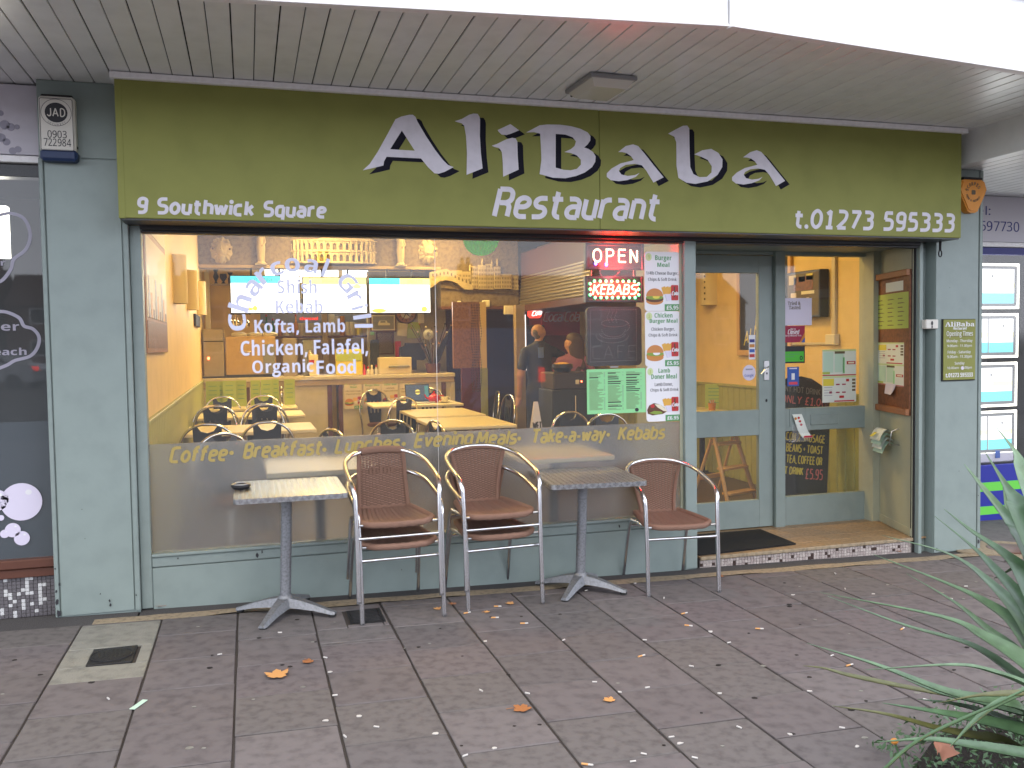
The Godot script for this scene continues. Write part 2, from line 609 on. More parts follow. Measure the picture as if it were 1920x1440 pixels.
func materials():
	font_plain = SystemFont.new(); font_plain.font_names = ["Droid Sans"]
	font_bold = SystemFont.new(); font_bold.font_names = ["Droid Sans"]; font_bold.font_weight = 700
	font_serif = SystemFont.new(); font_serif.font_names = ["Droid Serif"]; font_serif.font_weight = 700
	var soft := grain(3, 0.012, [[0.0, 0.94], [0.5, 0.98], [1.0, 1.0]])
	var fine := grain(7, 0.09, [[0.0, 0.72], [0.5, 0.95], [1.0, 1.0]], 3)
	var blotch := grain(21, 0.02, [[0.0, 0.72], [0.32, 0.88], [0.55, 0.96], [1.0, 1.0]], 5)
	var rough_bump := grain(9, 0.12, [[0.0, 0.0], [1.0, 1.0]], 4)
	var slow_bump := grain(5, 0.02, [[0.0, 0.0], [1.0, 1.0]], 4)
	var stone := grain(31, 0.009, [[0.0, 0.8], [0.28, 0.9], [0.45, 0.95], [0.62, 0.98], [1.0, 1.0]], 7, 1024)
	# pavement
	for k in 6:
		var s: Array = [[0.145, 0.128, 0.127], [0.134, 0.118, 0.117], [0.155, 0.138, 0.136], [0.128, 0.116, 0.115], [0.142, 0.124, 0.125], [0.136, 0.123, 0.118]][k]
		var m := mat("slab_%d" % k, Color(s[0], s[1], s[2]), 0.85, 0.0, stone, 0.9 + 0.13 * k, fine, 0.04, 0.35)
		m.uv1_offset = Vector3(0.17 * k, 0.31 * k, 0.23 * k)
	mat("slab_dark", Color(0.13, 0.117, 0.116), 0.85, 0.0, stone, 1.1, rough_bump, 0.2)
	mat("slab_dark_2", Color(0.137, 0.122, 0.121), 0.85, 0.0, stone, 0.8, rough_bump, 0.2)
	mat("slab_pale", Color(0.22, 0.215, 0.185), 0.8, 0.0, stone, 1.0, rough_bump, 0.25)
	mat("joint", Color(0.062, 0.052, 0.047), 0.9, 0.0, fine, 3.0, rough_bump, 0.5)
	mat("cement", Color(0.33, 0.26, 0.17), 0.85, 0.0, blotch, 2.0, rough_bump, 0.4)
	mat("asphalt", Color(0.075, 0.069, 0.068), 0.85, 0.0, fine, 2.0, rough_bump, 0.6)
	mat("iron", Color(0.035, 0.035, 0.037), 0.55, 0.6, fine, 4.0, rough_bump, 0.3)
	mat("soil", Color(0.03, 0.022, 0.016), 0.95, 0.0, fine, 4.0, rough_bump, 2.0)
	# shop front
	mat("paint", Color(0.228, 0.28, 0.262), 0.45, 0.0, soft, 0.7, slow_bump, 0.08)
	mat("paint_worn", Color(0.218, 0.266, 0.25), 0.5, 0.0, soft, 1.7, rough_bump, 0.06)
	mat("inner_paint", Color(0.36, 0.37, 0.27), 0.55, 0.0, soft, 0.8)
	mat("board_white", Color(0.8, 0.81, 0.81), 0.3, 0.0, soft, 0.6)
	mat("board_white_2", Color(0.77, 0.78, 0.78), 0.34, 0.0, soft, 0.9)
	mat("render_white", Color(0.8, 0.81, 0.82), 0.5, 0.0, soft, 0.5)
	mat("trim_white", Color(0.85, 0.84, 0.84), 0.5, 0.0, soft, 3.0)
	mat("gap_dark", Color(0.02, 0.02, 0.02), 0.9)
	mat("shutter", Color(0.05, 0.052, 0.056), 0.4, 0.3, fine, 2.0)
	mat("sign_green", Color(0.235, 0.245, 0.068), 0.55, 0.0, soft, 0.5, null, 0.0, 0.3)
	mat("sign_letter", Color(0.62, 0.6, 0.66), 0.5, 0.0, soft, 2.0)
	mat("sign_shadow", Color(0.016, 0.016, 0.024), 0.85, 0.0, null, 1.0, null, 0.0, 0.15)
	mat("ink", Color(0.02, 0.02, 0.025), 0.6)
	mat("ink_brown", Color(0.12, 0.09, 0.05), 0.6)
	mat("ink_grey", Color(0.2, 0.2, 0.2), 0.6)
	mat("pale_vinyl", Color(0.66, 0.68, 0.84), 0.45)
	mat("gold_vinyl", Color(0.36, 0.27, 0.075), 0.4)
	mat("steel", Color(0.55, 0.55, 0.56), 0.28, 1.0, fine, 6.0)
	mat("wood_red", Color(0.22, 0.075, 0.025), 0.5, 0.0, grain(41, 0.03, [[0.0, 0.6], [0.5, 0.9], [1.0, 1.0]], 4), 1.5)
	mat("wood_frame", Color(0.34, 0.14, 0.055), 0.5, 0.0, fine, 2.0)
	mat("wood_pine", Color(0.6, 0.36, 0.13), 0.5, 0.0, soft, 2.0)
	mat("partition_wood", Color(0.27, 0.115, 0.04), 0.5, 0.0, blotch, 2.0)
	mat("partition_maroon", Color(0.1, 0.014, 0.016), 0.5)
	mat("wood_dark", Color(0.1, 0.035, 0.02), 0.45, 0.0, soft, 3.0)
	mat("step_tile", Color(0.36, 0.235, 0.13), 0.4, 0.0, blotch, 2.5)
	mat("mosaic_grey", Color(0.4, 0.34, 0.32), 0.35, 0.0, blotch, 6.0)
	mat("mosaic_pale", Color(0.5, 0.44, 0.41), 0.35, 0.0, blotch, 6.0)
	mat("mosaic_dark", Color(0.05, 0.03, 0.025), 0.35)
	mat("mosaic_white", Color(0.62, 0.62, 0.62), 0.3, 0.0, fine, 6.0)
	mat("mosaic_mauve", Color(0.14, 0.13, 0.14), 0.35, 0.0, fine, 6.0)
	mat("grout", Color(0.13, 0.115, 0.11), 0.9, 0.0, fine, 5.0)
	mat("mat_black", Color(0.012, 0.012, 0.014), 0.95, 0.0, fine, 8.0, rough_bump, 1.0)
	var g := mat("glass", Color(0.9, 0.93, 0.92), 0.02)
	g.transparency = BaseMaterial3D.TRANSPARENCY_ALPHA
	g.albedo_color.a = 0.04
	var f := mat("frosted", Color(0.66, 0.67, 0.66), 0.25)
	f.transparency = BaseMaterial3D.TRANSPARENCY_ALPHA
	f.albedo_color.a = 0.15
	f.refraction_enabled = true
	f.refraction_scale = 0.03
	# paper and plastic
	for e in [["white", 0.68, 0.68, 0.7], ["paper", 0.62, 0.66, 0.6], ["mint", 0.24, 0.58, 0.26], ["leaf_paper", 0.36, 0.45, 0.08], ["mint_pale", 0.45, 0.62, 0.5], ["green_print", 0.08, 0.27, 0.1], ["pale_green", 0.5, 0.6, 0.3], ["red", 0.42, 0.02, 0.02], ["maroon", 0.3, 0.012, 0.05], ["orange", 0.5, 0.2, 0.03], ["bun", 0.5, 0.2, 0.05], ["chips", 0.62, 0.34, 0.05], ["meat", 0.1, 0.035, 0.015], ["lettuce", 0.2, 0.3, 0.04], ["yellow", 0.65, 0.55, 0.06], ["blue", 0.03, 0.09, 0.36], ["navy", 0.01, 0.014, 0.16], ["lime", 0.14, 0.62, 0.06], ["black", 0.012, 0.012, 0.013], ["beige", 0.55, 0.47, 0.33], ["cream", 0.68, 0.62, 0.46], ["grey", 0.25, 0.25, 0.25], ["teal", 0.016, 0.03, 0.042], ["bubble", 0.6, 0.56, 0.68], ["bubble_grey", 0.28, 0.27, 0.33], ["sign_white", 0.52, 0.5, 0.55], ["alarm_orange", 0.62, 0.24, 0.02], ["alarm_white", 0.62, 0.6, 0.54], ["alarm_blue", 0.012, 0.03, 0.09], ["bottle_green", 0.02, 0.16, 0.04], ["bottle_amber", 0.5, 0.2, 0.03], ["cyan", 0.03, 0.4, 0.5], ["pink_red", 0.6, 0.05, 0.08], ["butt_white", 0.5, 0.48, 0.45], ["butt_tan", 0.6, 0.3, 0.1], ["leaf_brown", 0.33, 0.13, 0.045]]:
		mat(e[0], Color(e[1], e[2], e[3]), 0.5)
	# outdoor furniture
	var alu := mat("aluminium", Color(0.72, 0.73, 0.75), 0.24, 1.0)
	alu.heightmap_enabled = false
	mat("cast_alloy", Color(0.3, 0.31, 0.33), 0.5, 0.75, blotch, 5.0, rough_bump, 0.3)
	swirl_material()
	weave_material("rattan", Color(0.36, 0.205, 0.145))
	mat("rattan_wrap", Color(0.32, 0.18, 0.125), 0.7, 0.0, fine, 6.0, rough_bump, 0.8)
	mat("rubber", Color(0.015, 0.015, 0.015), 0.8)
	# room
	mat("wall_yellow", Color(0.74, 0.54, 0.23), 0.6, 0.0, soft, 0.5, slow_bump, 0.15)
	mat("wall_grey", Color(0.4, 0.36, 0.27), 0.7, 0.0, soft, 0.6)
	mat("dado_green", Color(0.34, 0.34, 0.1), 0.5, 0.0, soft, 1.0)
	mat("room_floor", Color(0.09, 0.055, 0.035), 0.4, 0.0, blotch, 1.0)
	mat("room_ceiling", Color(0.55, 0.5, 0.4), 0.8)
	mat("frieze_stone", Color(0.2, 0.15, 0.085), 0.8, 0.0, blotch, 1.4, rough_bump, 0.5)
	mat("plaster", Color(0.5, 0.41, 0.25), 0.75, 0.0, fine, 4.0, rough_bump, 0.4)
	mat("counter_cream", Color(0.5, 0.44, 0.31), 0.5, 0.0, soft, 1.0)
	mat("counter_brown", Color(0.36, 0.27, 0.15), 0.5, 0.0, soft, 1.0)
	mat("table_cream", Color(0.74, 0.64, 0.38), 0.3, 0.0, soft, 2.0)
	mat("chrome", Color(0.75, 0.73, 0.68), 0.12, 1.0)
	mat("chair_black", Color(0.012, 0.012, 0.016), 0.35)
	mat("seat_red", Color(0.12, 0.04, 0.02), 0.5)
	mat("corrugated", Color(0.55, 0.5, 0.38), 0.32, 0.85, fine, 2.0)
	mat("shade_paper", Color(0.66, 0.55, 0.33), 0.7)
	mat("chalk_board", Color(0.02, 0.022, 0.02), 0.7, 0.0, fine, 2.0)
	mat("chalk_yellow", Color(0.6, 0.48, 0.06), 0.9)
	mat("chalk_pink", Color(0.55, 0.14, 0.12), 0.9)
	mat("chalk_grey", Color(0.2, 0.19, 0.15), 0.9)
	mat("teapot_red", Color(0.45, 0.015, 0.012), 0.15)
	mat("box_metal", Color(0.36, 0.3, 0.2), 0.4, 0.5, soft, 2.0)
	mat("box_card", Color(0.42, 0.28, 0.12), 0.6, 0.0, soft, 2.0)
	mat("lime_tissue", Color(0.34, 0.78, 0.02), 0.7)
	M["lime_tissue"].backlight_enabled = true
	M["lime_tissue"].backlight = Color(0.5, 0.95, 0.05)
	# people
	mat("skin", Color(0.5, 0.27, 0.16), 0.55)
	mat("hair_grey", Color(0.16, 0.13, 0.1), 0.8, 0.0, fine, 20.0)
	mat("hair_brown", Color(0.1, 0.05, 0.025), 0.6, 0.0, grain(77, 0.05, [[0.0, 0.5], [1.0, 1.0]], 3), 6.0)
	# plants
	for k in 4:
		mat("blade_%d" % k, [Color(0.08, 0.155, 0.07), Color(0.115, 0.2, 0.1), Color(0.14, 0.225, 0.125), Color(0.12, 0.125, 0.04)][k], 0.42, 0.0, grain(90 + k, 0.03, [[0.0, 0.75], [1.0, 1.0]], 3, 256), 3.0)
		M["blade_%d" % k].backlight_enabled = true
		M["blade_%d" % k].backlight = Color(0.12, 0.2, 0.08)
	mat("ground_leaf", Color(0.05, 0.1, 0.04), 0.6)
	# across the square
	mat("van_blue", Color(0.33, 0.4, 0.58), 0.3)
	mat("car_silver", Color(0.45, 0.46, 0.48), 0.25, 0.5)
	mat("dark_glass", Color(0.01, 0.01, 0.012), 0.06)
	mat("brick", Color(0.2, 0.09, 0.06), 0.85, 0.0, blotch, 1.0)
	mat("roof_tile", Color(0.1, 0.05, 0.04), 0.85, 0.0, blotch, 1.0)
	glow("tail_light", Color(1.0, 0.05, 0.03), 2.0)
	glow("led_red", Color(1.0, 0.12, 0.04), 4.0)
	glow("led_hot", Color(1.0, 0.55, 0.3), 1.6)
	glow("led_green", Color(0.15, 1.0, 0.3), 1.6)
	glow("led_blue", Color(0.15, 0.12, 1.0), 2.5)
	glow("screen_white", Color(1.0, 1.0, 0.98), 0.62)
	glow("screen_cyan", Color(0.08, 0.62, 0.75), 0.42)
	glow("screen_yellow", Color(0.85, 0.8, 0.3), 0.42)
	glow("screen_ink", Color(0.1, 0.35, 0.35), 0.15)
	glow("screen_blue", Color(0.1, 0.14, 0.2), 0.12)
	glow("screen_gold", Color(0.9, 0.7, 0.15), 0.3)
	glow("sign_lit_red", Color(1.0, 0.05, 0.03), 0.45)
	glow("sign_lit_white", Color(1.0, 0.85, 0.8), 0.6)
	glow("pocket_white", Color(0.96, 0.98, 1.0), 0.55)
	glow("pocket_cyan", Color(0.2, 0.75, 0.85), 0.35)
	glow("pocket_yellow", Color(0.95, 0.9, 0.45), 0.42)
	glow("tube_white", Color(1.0, 0.97, 0.85), 1.6)


func swirl_material():    # engine-turned steel: overlapping polished circles
	var im := Image.create(256, 256, false, Image.FORMAT_RGB8)
	var ho := Image.create(256, 256, false, Image.FORMAT_RGB8)
	for y in 256:
		for x in 256:
			var r := 0.0
			var c := Vector2(fmod(x, 64.0) - 32.0, fmod(y + (32 if (x / 64) % 2 else 0), 64.0) - 32.0)
			r = c.length()
			var ringv := 0.5 + 0.5 * sin(r * 1.1)
			var a := 0.5 + 0.5 * cos(2.0 * c.angle())
			var q := 0.2 + 0.12 * ringv + 0.08 * a
			im.set_pixel(x, y, Color(q, q, q))
			var h := 0.5 + 0.25 * ringv + 0.25 * clampf(1.0 - r / 32.0, 0.0, 1.0)
			ho.set_pixel(x, y, Color(h, h, h))
	var m := mat("swirl_steel", Color(0.44, 0.45, 0.46), 1.0, 1.0)
	m.roughness_texture = ImageTexture.create_from_image(im)
	m.heightmap_enabled = true
	m.heightmap_texture = ImageTexture.create_from_image(ho)
	m.heightmap_scale = 0.02
	m.uv1_triplanar = true
	m.uv1_scale = Vector3.ONE * 7.0


func weave_material(called: String, c: Color):     # flat cane woven over upright stakes, with the small gaps between
	var n := 64
	var al := Image.create(n, n, false, Image.FORMAT_RGBA8)
	var hi := Image.create(n, n, false, Image.FORMAT_RGB8)
	var r := RandomNumberGenerator.new()
	r.seed = 5
	for y in n:
		for x in n:
			var row := y / 8
			var col := x / 16
			var over := (row + col) % 2 == 0
			var fy := absf(fmod(y, 8.0) - 3.5) / 4.0
			var fx := absf(fmod(x, 16.0) - 7.5) / 8.0
			var strand := 1.0 - fy * fy
			var h := 0.35 + 0.5 * strand * (1.0 - 0.6 * fx * fx) if over else 0.2 + 0.4 * strand
			var gap := (fx > 0.7 and fy > 0.55)
			var t := 0.82 + 0.18 * r.randf()
			var tone := t * (1.0 if over else 0.78)
			al.set_pixel(x, y, Color(tone, tone, tone, 0.0 if gap else 1.0))
			hi.set_pixel(x, y, Color(h, h, h))
	var m := mat(called, c, 0.6)
	m.albedo_texture = ImageTexture.create_from_image(al)
	m.transparency = BaseMaterial3D.TRANSPARENCY_ALPHA_SCISSOR
	m.alpha_scissor_threshold = 0.5
	m.heightmap_enabled = true
	m.heightmap_texture = ImageTexture.create_from_image(hi)
	m.heightmap_scale = 1.1
	m.uv1_scale = Vector3(3.4, 6, 1)


func ceiling_panel(label: String, at: Vector3, size: Vector2, c: Color, energy: float, eye: float):
	var t := thing("ceiling_light", label, "ceiling light", at, 0.0, "ceiling lights in the restaurant")
	var lit := StandardMaterial3D.new()
	lit.emission_enabled = true
	lit.emission = c
	lit.emission_energy_multiplier = eye
	put("diffuser", MB.new().box(Vector3(0, -0.015, 0), Vector3(size.x, 0.02, size.y), 0.004).mesh(), lit, t)
	var rim := StandardMaterial3D.new()
	rim.albedo_color = Color(0.8, 0.8, 0.78)
	var b := MB.new()
	for s in [-1, 1]:
		b.box(Vector3(s * (size.x / 2 + 0.012), -0.012, 0), Vector3(0.022, 0.03, size.y + 0.046))
		b.box(Vector3(0, -0.012, s * (size.y / 2 + 0.012)), Vector3(size.x, 0.03, 0.022))
	put("frame", b.mesh(), rim, t)
	var l := AreaLight3D.new()
	l.name = "area_light"
	l.area_size = size
	l.light_color = c
	l.light_energy = energy
	l.area_range = 12.0
	l.area_attenuation = 2.0
	l.shadow_enabled = true
	t.add_child(l)
	l.position = Vector3(0, -0.035, 0)
	l.rotation_degrees = Vector3(-90, 0, 0)


# ------------------------------------------------------------------ pavement
func outside_ground():
	var tilt := Basis(Vector3.BACK, atan(SLOPE))
	var base := MB.new()
	base.flat([Vector3(-400, -0.075, 400), Vector3(400, -0.075, 400), Vector3(400, -0.075, -0.9), Vector3(-400, -0.075, -0.9)], Vector3.UP)
	var ground := structure("ground", base.mesh(), M.joint, Vector3(-0.571, 0, 0))
	ground.basis = tilt
	var pave := Node3D.new()
	pave.name = "pavement"
	add_child(pave)
	pave.set_meta("kind", "structure")
	pave.position = Vector3(-0.571, 0, 0)
	pave.basis = tilt
	put("bedding", MB.new().span(Vector3(-8, -0.07, 0.26), Vector3(14, -0.009, 9.0)).mesh(), M.joint, pave)
	var kinds := []
	for k in 3:
		var b := MB.new()
		b.box(Vector3.ZERO, Vector3(0.402 - 0.002 * k, 0.05, 0.392 + 0.001 * k), 0.002 + 0.001 * k)
		kinds.append(b.mesh())
	var pitch := 0.4115
	var soiled := [[1, 0]]    # the one slab with a grimy outline of its own
	for i in range(-5, 19):
		var x0 := -0.507 + pitch * i + 0.571
		var phase := 0.185 if i % 2 == 0 else 0.375
		if posmod(i, 2) == 1: phase = 0.375
		for j in range(0, 12):
			var z0 := phase + 0.4 * j
			if z0 < 0.27 or z0 > 4.6: continue
			if i == -1 and z0 < 1.1: continue           # the pale repair
			if i == 2 and z0 < 0.9: continue            # narrow slab and drain
			var dark: bool = [i, j] in soiled
			var s := put("paving_slab", kinds[rng.randi() % 3], M["slab_dark" if rng.randf() < 0.5 else "slab_dark_2"] if dark else M["slab_%d" % (rng.randi() % 6)], pave, Vector3(x0 + pitch / 2, -0.025 + rng.randf_range(-0.002, 0.0015), z0 + 0.2))
			s.rotation = Vector3(rng.randf_range(-0.003, 0.003), rng.randf_range(-0.003, 0.003), rng.randf_range(-0.003, 0.003))
		# the cut slab against the building
		var first := phase if phase > 0.27 else phase + 0.4
		if i == -1: first = 0.5
		if i == 2: first = 0.3
		var d := first - 0.268
		if d > 0.06:
			put("paving_slab", MB.new().box(Vector3.ZERO, Vector3(0.402, 0.05, d - 0.009), 0.004).mesh(), M["slab_%d" % (rng.randi() % 6)], pave, Vector3(x0 + pitch / 2, -0.026, 0.268 + d / 2))
	# around the drain: a slab, a narrow dark one
	var xd := -0.507 + pitch * 2 + 0.571
	put("paving_slab", MB.new().span(Vector3(xd + 0.005, -0.05, 0.3), Vector3(xd + 0.4, -0.001, 0.383), 0.004).mesh(), M.slab_dark_2, pave)
	put("paving_slab", MB.new().span(Vector3(xd + 0.005, -0.05, 0.39), Vector3(xd + 0.17, -0.001, 0.71), 0.004).mesh(), M.slab_dark_2, pave)
	put("paving_slab", MB.new().span(Vector3(xd + 0.375, -0.05, 0.39), Vector3(xd + 0.402, -0.001, 0.71), 0.004).mesh(), M.slab_dark_2, pave)
	put("paving_slab", MB.new().span(Vector3(xd + 0.175, -0.05, 0.662), Vector3(xd + 0.37, -0.001, 0.71), 0.004).mesh(), M.slab_dark_2, pave)
	put("paving_slab", MB.new().span(Vector3(xd + 0.004, -0.05, 0.72), Vector3(xd + 0.404, 0.0, 0.943), 0.004).mesh(), M.slab_dark, pave)
	put("paving_slab", MB.new().span(Vector3(xd + 0.004, -0.05, 0.952), Vector3(xd + 0.404, 0.0, 0.98), 0.003).mesh(), M.slab_3, pave)
	# pale concrete repair with its two long pieces
	var xp := -0.507 - pitch + 0.571
	put("repair_slab", MB.new().span(Vector3(xp + 0.004, -0.05, 0.3), Vector3(xp + 0.408, 0.0015, 0.712), 0.004).mesh(), M.slab_pale, pave)
	put("repair_slab", MB.new().span(Vector3(xp + 0.004, -0.05, 0.985), Vector3(xp + 0.408, 0.001, 1.196), 0.004).mesh(), M.slab_pale, pave)
	put("repair_slab", MB.new().span(Vector3(xp + 0.004, -0.05, 0.714), Vector3(xp + 0.128, 0.001, 0.983), 0.003).mesh(), M.slab_pale, pave)
	put("repair_slab", MB.new().span(Vector3(xp + 0.352, -0.05, 0.714), Vector3(xp + 0.408, 0.001, 0.983), 0.003).mesh(), M.slab_pale, pave)
	# far part of the square, joined
	var far := MB.new()
	for i in range(-20, 40):
		for j in range(0, 14):
			if i >= -5 and i < 19 and j < 0: continue
			far.box(Vector3(0.064 + pitch * i + pitch / 2, -0.027, 5.2 + 0.4 * j), Vector3(0.4, 0.05, 0.39), 0.0)
	tag(put("paving_far", far.mesh(), M.slab_1, pave), "", "", "", "stuff")
	put("road", MB.new().span(Vector3(-60, -0.07, 11.0), Vector3(60, -0.03, 20.0)).mesh(), M.asphalt, pave)
	# trodden chewing gum
	for k in 120:
		var g := PackedVector2Array()
		var rad := rng.randf_range(0.007, 0.017)
		for j in 9: g.append(Vector2(cos(TAU * j / 9), sin(TAU * j / 9) * 0.8) * rad * rng.randf_range(0.75, 1.1))
		put("gum_spot", MB.new().plate([g], 0.0, 0.0016, Transform3D(Basis(Vector3.RIGHT, -PI / 2), Vector3.ZERO)).mesh(), M.soil if k % 3 else M.slab_pale, pave, Vector3(rng.randf_range(-1.2, 6.5), 0.0006, rng.randf_range(0.4, 3.2)))
	# dark strip and cream cement band along the foot of the shop front
	put("edge_strip", MB.new().span(Vector3(-0.07, -0.06, 0.0), Vector3(7.5, -0.008, 0.158)).mesh(), M.asphalt, pave)
	var band := MB.new()
	band.sheet(func(u, w): return Vector3(-0.3 + 6.2 * u, -0.004 + 0.002 * sin(u * 60.0), 0.155 + w * (0.105 + 0.012 * sin(u * 37.0) + 0.008 * sin(u * 91.0)) + (0.015 if u < 0.05 else 0.0)), 90, 2, Vector3.UP, 0.03)
	put("cement_band", band.mesh(), M.cement, pave)
	put("edge_strip", MB.new().span(Vector3(-8, -0.06, 0.02), Vector3(-0.08, -0.006, 0.262)).mesh(), M.asphalt, pave)
	put("edge_strip", MB.new().span(Vector3(6.0, -0.06, -0.9), Vector3(14, -0.01, 0.262)).mesh(), M.slab_dark, pave)
	# rough cement patch at the right pillar
	var patch := MB.new()
	patch.plate([moved(disc(0.3, 0.2, Vector2.ZERO, 14), Vector2(6.05, -0.1))], 0.0, 0.012, Transform3D(Basis(Vector3.RIGHT, -PI / 2), Vector3(0, -0.004, 0.0)))
	put("cement_patch", patch.mesh(), M.cement, pave)


# ------------------------------------------------------------------ canopy
func edge_z(x: float) -> float:
	return lerpf(1.27, 1.805, (x + 3.0) / 5.23) if x < 2.23 else lerpf(1.805, 1.569, (x - 2.23) / 2.0)


func canopy():
	var soffit := thing("canopy_soffit", "white boarded underside of the canopy over the pavement", "canopy")
	put("backing", MB.new().flat([Vector3(-3.2, 3.046, -0.3), Vector3(5.1, 3.046, -0.3), Vector3(5.1, 3.046, edge_z(5.1)), Vector3(2.23, 3.046, 1.8), Vector3(-3.2, 3.046, edge_z(-3.2))], Vector3.DOWN).mesh(), M.gap_dark, soffit)
	var i := 0
	var x := -3.15
	while x < 5.08:
		var w := minf(0.102, 5.09 - x)
		var zf := edge_z(x + 0.05) - 0.02
		var b := MB.new()
		var lo := 3.03 + rng.randf_range(-0.0012, 0.0012)
		b.box(Vector3(x + w / 2, lo + 0.006, (zf - 0.1) / 2), Vector3(w, 0.012, zf + 0.1), 0.003)
		put("soffit_board", b.mesh(), M.board_white if rng.randf() < 0.6 else M.board_white_2, soffit)
		x += 0.1085 if i % 2 == 0 else 0.1065
		i += 1
	# the white front of the canopy, in two runs that meet at a kink
	var front := thing("canopy_fascia", "tall bright white fascia along the front edge of the canopy", "fascia")
	for run in [[Vector3(-3.2, 0, edge_z(-3.2)), Vector3(2.21, 0, edge_z(2.21))], [Vector3(2.22, 0, edge_z(2.24)), Vector3(9.5, 0, edge_z(9.5))]]:
		var a: Vector3 = run[0]
		var b: Vector3 = run[1]
		var d := (b - a)
		var bb := Basis(Vector3.UP, -atan2(d.z, d.x))
		put("fascia_panel", MB.new().box((a + b) / 2 + Vector3(0, 3.2, 0), Vector3(d.length(), 0.4, 0.035), 0.004, bb).mesh(), M.render_white, front)
		put("drip_edge", MB.new().box((a + b) / 2 + Vector3(0, 3.005, 0.006), Vector3(d.length(), 0.012, 0.05), 0.002, bb).mesh(), M.trim_white, front)
		put("coping", MB.new().box((a + b) / 2 + Vector3(0, 3.415, 0.0), Vector3(d.length(), 0.03, 0.08), 0.004, bb).mesh(), M.grey, front)
	structure("canopy_roof", MB.new().flat([Vector3(-6, 3.39, -0.3), Vector3(9.5, 3.39, -0.3), Vector3(9.5, 3.39, edge_z(9.5)), Vector3(2.23, 3.39, 1.8), Vector3(-6, 3.39, 1.0)], Vector3.UP).mesh(), M.asphalt)
	# the lower bay to the right
	var drop := thing("canopy_bulkhead", "plain white bulkhead where the canopy steps down beside the sign", "bulkhead")
	put("side_board", MB.new().span(Vector3(5.09, 2.79, -0.05), Vector3(5.12, 3.05, 1.42), 0.003).mesh(), M.board_white, drop)
	var low := thing("canopy_soffit", "lower boarded soffit over the neighbouring shop on the right", "canopy")
	put("backing", MB.new().flat([Vector3(5.12, 2.812, -1.2), Vector3(9.4, 2.812, -1.2), Vector3(9.4, 2.812, 1.0), Vector3(5.12, 2.812, 1.42)], Vector3.DOWN).mesh(), M.gap_dark, low)
	x = 5.125
	while x < 8.6:
		put("soffit_board", MB.new().box(Vector3(x + 0.05, 2.8, 0.15 - 0.03), Vector3(0.1, 0.012, 2.5), 0.003).mesh(), M.board_white, low)
		x += 0.107
	# white trim where the soffit meets the sign
	single("ceiling_trim", MB.new().span(Vector3(-0.675, 2.992, 0.09), Vector3(5.02, 3.026, 0.34), 0.003).mesh(), M.trim_white, "rough white trim strip between the green sign and the soffit", "trim")
	# the square lamp on the soffit, unlit
	var lamp := thing("soffit_lamp", "unlit square lamp with a clear tapered cover on the soffit", "lamp", Vector3(2.0, 3.026, 0.75), 0.05)
	put("base_plate", MB.new().box(Vector3(0, -0.012, 0), Vector3(0.29, 0.024, 0.37), 0.004).mesh(), M.grey, lamp)
	var cover := MB.new()
	var top := [Vector3(-0.13, -0.024, -0.17), Vector3(0.13, -0.024, -0.17), Vector3(0.13, -0.024, 0.17), Vector3(-0.13, -0.024, 0.17)]
	var bot := [Vector3(-0.1, -0.062, -0.13), Vector3(0.1, -0.062, -0.13), Vector3(0.1, -0.062, 0.13), Vector3(-0.1, -0.062, 0.13)]
	for k in 4:
		var l := (k + 1) % 4
		cover.flat([top[k], top[l], bot[l], bot[k]], top[k] + top[l] + Vector3(0, 0.1, 0))
	cover.flat(bot, Vector3.DOWN)
	put("cover", cover.mesh(), mat("lamp_cover", Color(0.6, 0.58, 0.52), 0.2, 0.0), lamp)
	for k in 3:
		put("clip", MB.new().box(Vector3(-0.1 + 0.1 * k, -0.03, -0.18), Vector3(0.014, 0.014, 0.03), 0.003).mesh(), M.iron, lamp)


